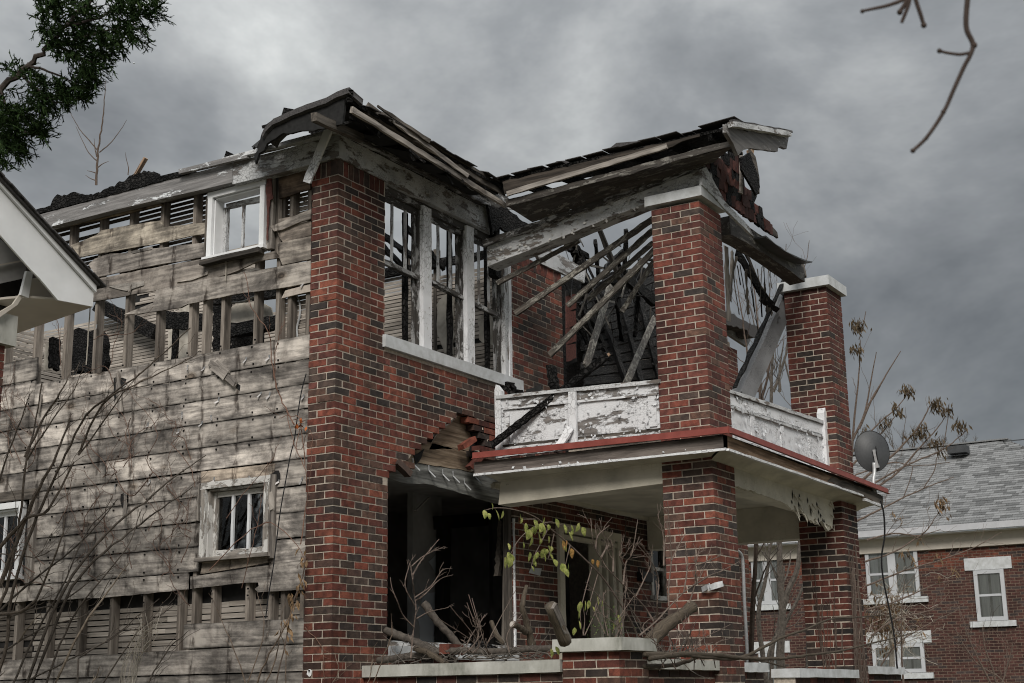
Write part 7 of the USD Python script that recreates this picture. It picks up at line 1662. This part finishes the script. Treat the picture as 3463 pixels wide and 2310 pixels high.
shrub('bare_shrub', 'bare reddish sapling in the dark lower opening right of the corner pier', [[(943, 1512), (949, 1450), (955, 1400), (952, 1370), (947, 1330), (942, 1295), (938, 1285)], [(947, 1320), (965, 1290), (985, 1265), (1008, 1238)], [(945, 1300), (975, 1275), (1020, 1255)], [(953, 1380), (975, 1365), (1010, 1330), (1040, 1320)], [(952, 1372), (990, 1345), (1015, 1310), (1038, 1305)], [(955, 1395), (930, 1345), (942, 1290)], [(950, 1440), (925, 1412), (912, 1380), (900, 1350), (896, 1325)], [(957, 1420), (985, 1405), (1030, 1395)]], -0.7, 0.007, 3, 0.15)
for lab, cu, cv, y_, n_ in [('low tangle of fine bare twigs over the parapet left of the pedestal', 1130, 1490, -1.9, 9), ('low tangle of fine bare twigs behind the pedestal right of the weed', 1455, 1455, -2.35, 9), ('low tangle of fine bare twigs at the foot of the lower left column', 1580, 1520, -2.95, 8)]:
    st_ = []
    for i in range(n_):
        u, v = cu + vr.uniform(-70, 70), cv + vr.uniform(0, 25); st_.append([(u, v), (u + vr.uniform(-30, 30), v - vr.uniform(20, 60)), (u + vr.uniform(-70, 70), v - vr.uniform(60, 150))])
    shrub('twig_tangle', lab, st_, y_, 0.005, 4, 0.16)
t = thing('small_weed', 'small green weed with bushy leaves behind the pedestal cap', 'plant'); m = MB()
for i in range(160):
    u, v = vr.gauss(1390, 22), vr.gauss(1438, 18); o = on_y(-2.35, u, v); w = unit([vr.uniform(-1, 1) for _ in range(3)]); sd = unit(np.cross(w, [0, 0, 1.0])); L = vr.uniform(0.012, 0.03)
    m.add([o, o + w * L * 0.5 + sd * L * 0.3, o + w * L, o + w * L * 0.5 - sd * L * 0.3], [[0, 1, 2], [0, 2, 3]], np.ones(3) * vr.uniform(0.7, 1.3))
emit('leaves', m, 'weed_leaf', t, kind='stuff')

# vines and wild shrubs in front of the side wall
def side_stems(name, label, lst, x, cat='shrub', mt='grey_bark', tone=(1, 1, 1), side=4, slen=0.35, base=True):
    t = thing(name, label, cat); m = MB()
    for uvs, r0, r1 in lst:
        c = spline([on_x(x + vr.uniform(-0.05, 0.05), *uv) for uv in uvs], 4); c[1:-1] += np.array([[vr.uniform(-1, 1) for _ in range(3)] for _ in c[1:-1]]) * 0.008
        if base and uvs[0][1] > 1500:
            c = np.vstack([[c[0] + [vr.uniform(-0.1, 0.1), vr.uniform(-0.3, 0.3), -c[0][2] - 0.05]], c])
        rad = np.linspace(r0, r1, len(c)); tube(c, rad, 6, np.array(tone) * vr.uniform(0.85, 1.15), m)
        for k in range(side):
            i = vr.randrange(2, len(c) - 1); w = unit(unit(c[i + 1] - c[i]) + np.array([vr.uniform(-0.5, 0.5), vr.uniform(-1, 1), vr.uniform(-0.4, 0.8)]) * 0.8); l_ = slen * vr.uniform(0.3, 1.2); q = wiggle(c[i], c[i] + w * l_, 5, 0.06, vr); tube(q, np.linspace(rad[i] * 0.45, 0.002, len(q)), 4, tone, m, cap=False)
    emit('stems', m, mt, t)
side_stems('wild_shrub', 'clump of tall dark stems leaning right across the lower left of the timber wall', [([(60, 1575), (143, 1362), (243, 1225), (333, 1152), (400, 1095), (473, 1045)], 0.017, 0.004), ([(73, 1575), (167, 1345), (260, 1252), (323, 1202), (390, 1155), (443, 1117)], 0.016, 0.004), ([(100, 1590), (150, 1450), (200, 1370), (290, 1260), (325, 1170)], 0.012, 0.004), ([(-20, 1420), (80, 1330), (200, 1230), (270, 1145)], 0.012, 0.004), ([(20, 1590), (90, 1440), (150, 1330), (200, 1220), (260, 1160)], 0.012, 0.004), ([(180, 1512), (267, 1455), (365, 1375)], 0.009, 0.003), ([(233, 1575), (317, 1452), (403, 1387)], 0.009, 0.003), ([(0, 1500), (100, 1440), (200, 1410), (260, 1320)], 0.010, 0.003), ([(330, 1590), (380, 1500), (430, 1450)], 0.009, 0.003), ([(0, 1420), (140, 1380), (230, 1320), (285, 1317)], 0.009, 0.003), ([(30, 1580), (130, 1530), (250, 1470), (305, 1430)], 0.010, 0.003)], -1.0, side=6, tone=(0.75, 0.72, 0.7))
side_stems('wild_shrub', 'clump of upright grey-brown stems at the left edge rising past the far window', [([(-10, 1420), (20, 1330), (45, 1200), (63, 1045), (80, 980), (96, 880)], 0.016, 0.006), ([(0, 1345), (43, 1232), (90, 1119), (130, 1045), (160, 960)], 0.022, 0.008), ([(-20, 1590), (15, 1480), (25, 1380), (60, 1250), (110, 1130), (150, 1045), (200, 953), (290, 883), (360, 825), (437, 753)], 0.02, 0.005), ([(180, 1045), (233, 930), (290, 893), (370, 855), (450, 816)], 0.012, 0.004), ([(180, 1045), (267, 926), (320, 856)], 0.008, 0.003), ([(57, 1050), (100, 960), (140, 900), (160, 858)], 0.013, 0.005), ([(60, 1060), (110, 980), (160, 910), (193, 846)], 0.009, 0.003), ([(-20, 1280), (60, 1190), (110, 1170), (170, 1060)], 0.020, 0.008), ([(-20, 1170), (20, 1040), (55, 940), (68, 905)], 0.01, 0.004), ([(0, 1410), (60, 1400), (100, 1340), (140, 1240), (150, 1180)], 0.016, 0.006), ([(-10, 1270), (80, 1280), (120, 1262)], 0.007, 0.003)], -1.2, side=7, slen=0.45, tone=(1.0, 0.92, 0.85))
side_stems('wild_shrub', 'pale dead stem rising among the darker ones at the lower left', [([(120, 1585), (187, 1445), (247, 1359), (297, 1292)], 0.014, 0.004), ([(40, 1475), (70, 1435), (95, 1410)], 0.010, 0.004), ([(200, 1590), (225, 1545), (230, 1530)], 0.008, 0.003)], -1.3, tone=(1.7, 1.6, 1.45), side=2, slen=0.2)
side_stems('wild_shrub', 'thin reedy stems growing at the foot of the corner pier', [([(497, 1399), (520, 1450), (545, 1510), (570, 1590)][::-1], 0.007, 0.003), ([(580, 1590), (610, 1520), (650, 1445), (683, 1379)], 0.010, 0.004), ([(600, 1590), (633, 1512), (640, 1470), (660, 1420)], 0.008, 0.003), ([(560, 1590), (600, 1480), (605, 1420), (590, 1360)], 0.006, 0.002), ([(655, 1590), (655, 1500), (645, 1450), (650, 1400)], 0.006, 0.002), ([(755, 1590), (775, 1540), (770, 1500)][::1], 0.006, 0.003), ([(850, 1590), (870, 1535), (895, 1470), (900, 1428)], 0.006, 0.004), ([(838, 1590), (852, 1530), (857, 1500)], 0.005, 0.003)], -0.25, tone=(1.3, 1.1, 0.95), side=2, slen=0.25)
side_stems('wall_vine', 'leafless vine climbing the boards beside the corner pier', [([(690, 1250), (705, 1150), (702, 1080), (680, 1030), (690, 970)], 0.006, 0.003), ([(675, 975), (650, 925), (632, 880), (622, 810), (615, 760), (578, 708), (566, 640), (560, 625)], 0.007, 0.003), ([(633, 890), (630, 830), (640, 770), (655, 740)], 0.005, 0.002), ([(700, 1070), (690, 970), (668, 955), (640, 960)], 0.005, 0.003), ([(520, 1190), (570, 1120), (620, 1060), (640, 1020)], 0.004, 0.002), ([(480, 1310), (560, 1230), (620, 1200), (680, 1250), (700, 1290)], 0.005, 0.003), ([(555, 1350), (580, 1250), (600, 1160), (615, 1060)], 0.004, 0.002), ([(660, 950), (672, 1010), (690, 1030), (712, 985), (716, 1050), (705, 1150)], 0.004, 0.002), ([(700, 1440), (740, 1490), (745, 1560)], 0.005, 0.003)], -0.03, cat='vine', mt='twig_bark', tone=(1.2, 0.9, 0.8), side=3, slen=0.2, base=False)
vl = []
for i in range(34):
    u, v = vr.uniform(20, 460), vr.uniform(1030, 1400); p_ = [(u, v)]
    for k in range(5): u += vr.uniform(-40, 30); v -= vr.uniform(5, 55); p_.append((u, v))
    vl.append((p_, 0.005, 0.002))
side_stems('wall_vine', 'tangled web of fine bare vines over the middle of the timber wall', vl + [([(350, 1085), (300, 1140), (260, 1070), (300, 1045), (285, 960), (245, 920)], 0.006, 0.003), ([(300, 960), (290, 1000), (302, 1060), (310, 1130)], 0.005, 0.002), ([(260, 880), (240, 840), (200, 860), (170, 890)], 0.005, 0.002), ([(100, 1000), (60, 930), (20, 900)], 0.004, 0.002), ([(140, 840), (135, 760), (120, 700), (118, 660)], 0.005, 0.002), ([(255, 835), (262, 790), (280, 740), (250, 720)], 0.004, 0.002), ([(215, 780), (240, 770), (300, 765), (322, 745)], 0.005, 0.003)], 0.03, cat='vine', mt='twig_bark', tone=(0.9, 0.75, 0.7), side=7, slen=0.28, base=False)
t = thing('black_wire', 'black wire hanging down the boards beside the corner pier', 'wire')
emit('wire', tube(spline([on_x(0.0, u, v) for u, v in [(703, 858), (692, 900), (683, 956), (676, 1010), (667, 1045), (655, 1110), (643, 1179), (634, 1250), (627, 1305), (617, 1365), (610, 1420)]], 4), 0.006, 5), 'black_rubber', t)
t = thing('withered_vine', 'string of curled brown leaves hanging beside the corner pier', 'vine'); m = MB(); lf = MB()
tube(spline([on_x(-0.05, u, v) for u, v in [(702, 1270), (698, 1310), (688, 1345), (672, 1385), (665, 1420), (655, 1480), (640, 1540), (630, 1600)]], 4), 0.007, 5, mb=m); emit('stem', m, 'twig_bark', t)
for i in range(46):
    k = vr.random(); u, v = [(698, 1285), (690, 1330), (676, 1370), (664, 1410), (657, 1450)][int(k * 4.99)]
    o = on_x(-0.07, u + vr.gauss(0, 7), v + vr.gauss(0, 14)); w = unit(np.array([vr.uniform(-0.6, 0.6), vr.uniform(-0.6, 0.6), -0.9])); sd = unit(np.cross(w, [vr.uniform(-1, 1), vr.uniform(-1, 1), 0.2])); L = vr.uniform(0.05, 0.11); nn = np.cross(w, sd)
    lf.add([o, o + w * L * 0.45 + sd * L * 0.2 + nn * 0.012, o + w * L, o + w * L * 0.45 - sd * L * 0.2 + nn * 0.012, o + w * L * 0.45], [[0, 1, 4], [4, 1, 2], [0, 4, 3], [4, 2, 3]], np.ones(3) * vr.uniform(0.7, 1.3))
for i in range(14):
    o = on_x(-0.04, 690 + vr.gauss(0, 6), 972 + vr.gauss(0, 8)); w = unit([vr.uniform(-1, 1) for _ in range(3)]); sd = unit(np.cross(w, [0, 0, 1.0])); L = 0.06
    lf.add([o, o + w * L * 0.5 + sd * 0.015, o + w * L, o + w * L * 0.5 - sd * 0.015], [[0, 1, 2], [0, 2, 3]], (1.6, 0.7, 0.35))
emit('leaves', lf, 'dry_leaf', t, kind='stuff')
t = thing('dry_weed', 'wispy dry weed with tiny seed heads at the lower edge left of centre', 'weed'); m = MB(); lf = MB()
for i in range(16):
    u0 = 280 + vr.uniform(-20, 30); uvs = [(u0, 1590), (u0 + vr.uniform(0, 25), 1520), (u0 + vr.uniform(10, 60), 1460), (u0 + vr.uniform(20, 90), 1410 + vr.uniform(-20, 40))]
    c = spline([on_x(-1.1 + vr.uniform(-0.1, 0.1), *uv) for uv in uvs], 4); c = np.vstack([[c[0] - [0, 0, c[0][2]]], c]); tube(c, np.linspace(0.004, 0.0018, len(c)), 3, mb=m, cap=False)
    for k in range(26):
        j = vr.randrange(6, len(c)); o = c[j] + np.array([vr.gauss(0, 0.035) for _ in range(3)]); sz = vr.uniform(0.003, 0.006); w = unit([vr.uniform(-1, 1) for _ in range(3)]); sd = unit(np.cross(w, [0.1, 0.2, 1.0]))
        lf.add([o - w * sz, o + sd * sz, o + w * sz, o - sd * sz], [[0, 1, 2], [0, 2, 3]], (1, 1, 1))
emit('stems', m, 'rope_fibre', t); emit('seed_heads', lf, 'seed_leaf', t, kind='stuff')
t = thing('number_plate', 'small white shield-shaped metal plate nailed low on the corner pier', 'plaque')
emit('plate', plate([on_x(-0.004, u, v) for u, v in ((706, 1539), (711, 1536), (716, 1540), (714, 1551), (710, 1554), (704, 1548))], 0.004, (-1, 0, 0)), 'white_vinyl', t)
emit('nail', box(on_x(-0.012, 709.5, 1540) - 0.006, on_x(-0.012, 709.5, 1540) + 0.006), 'soot', t)
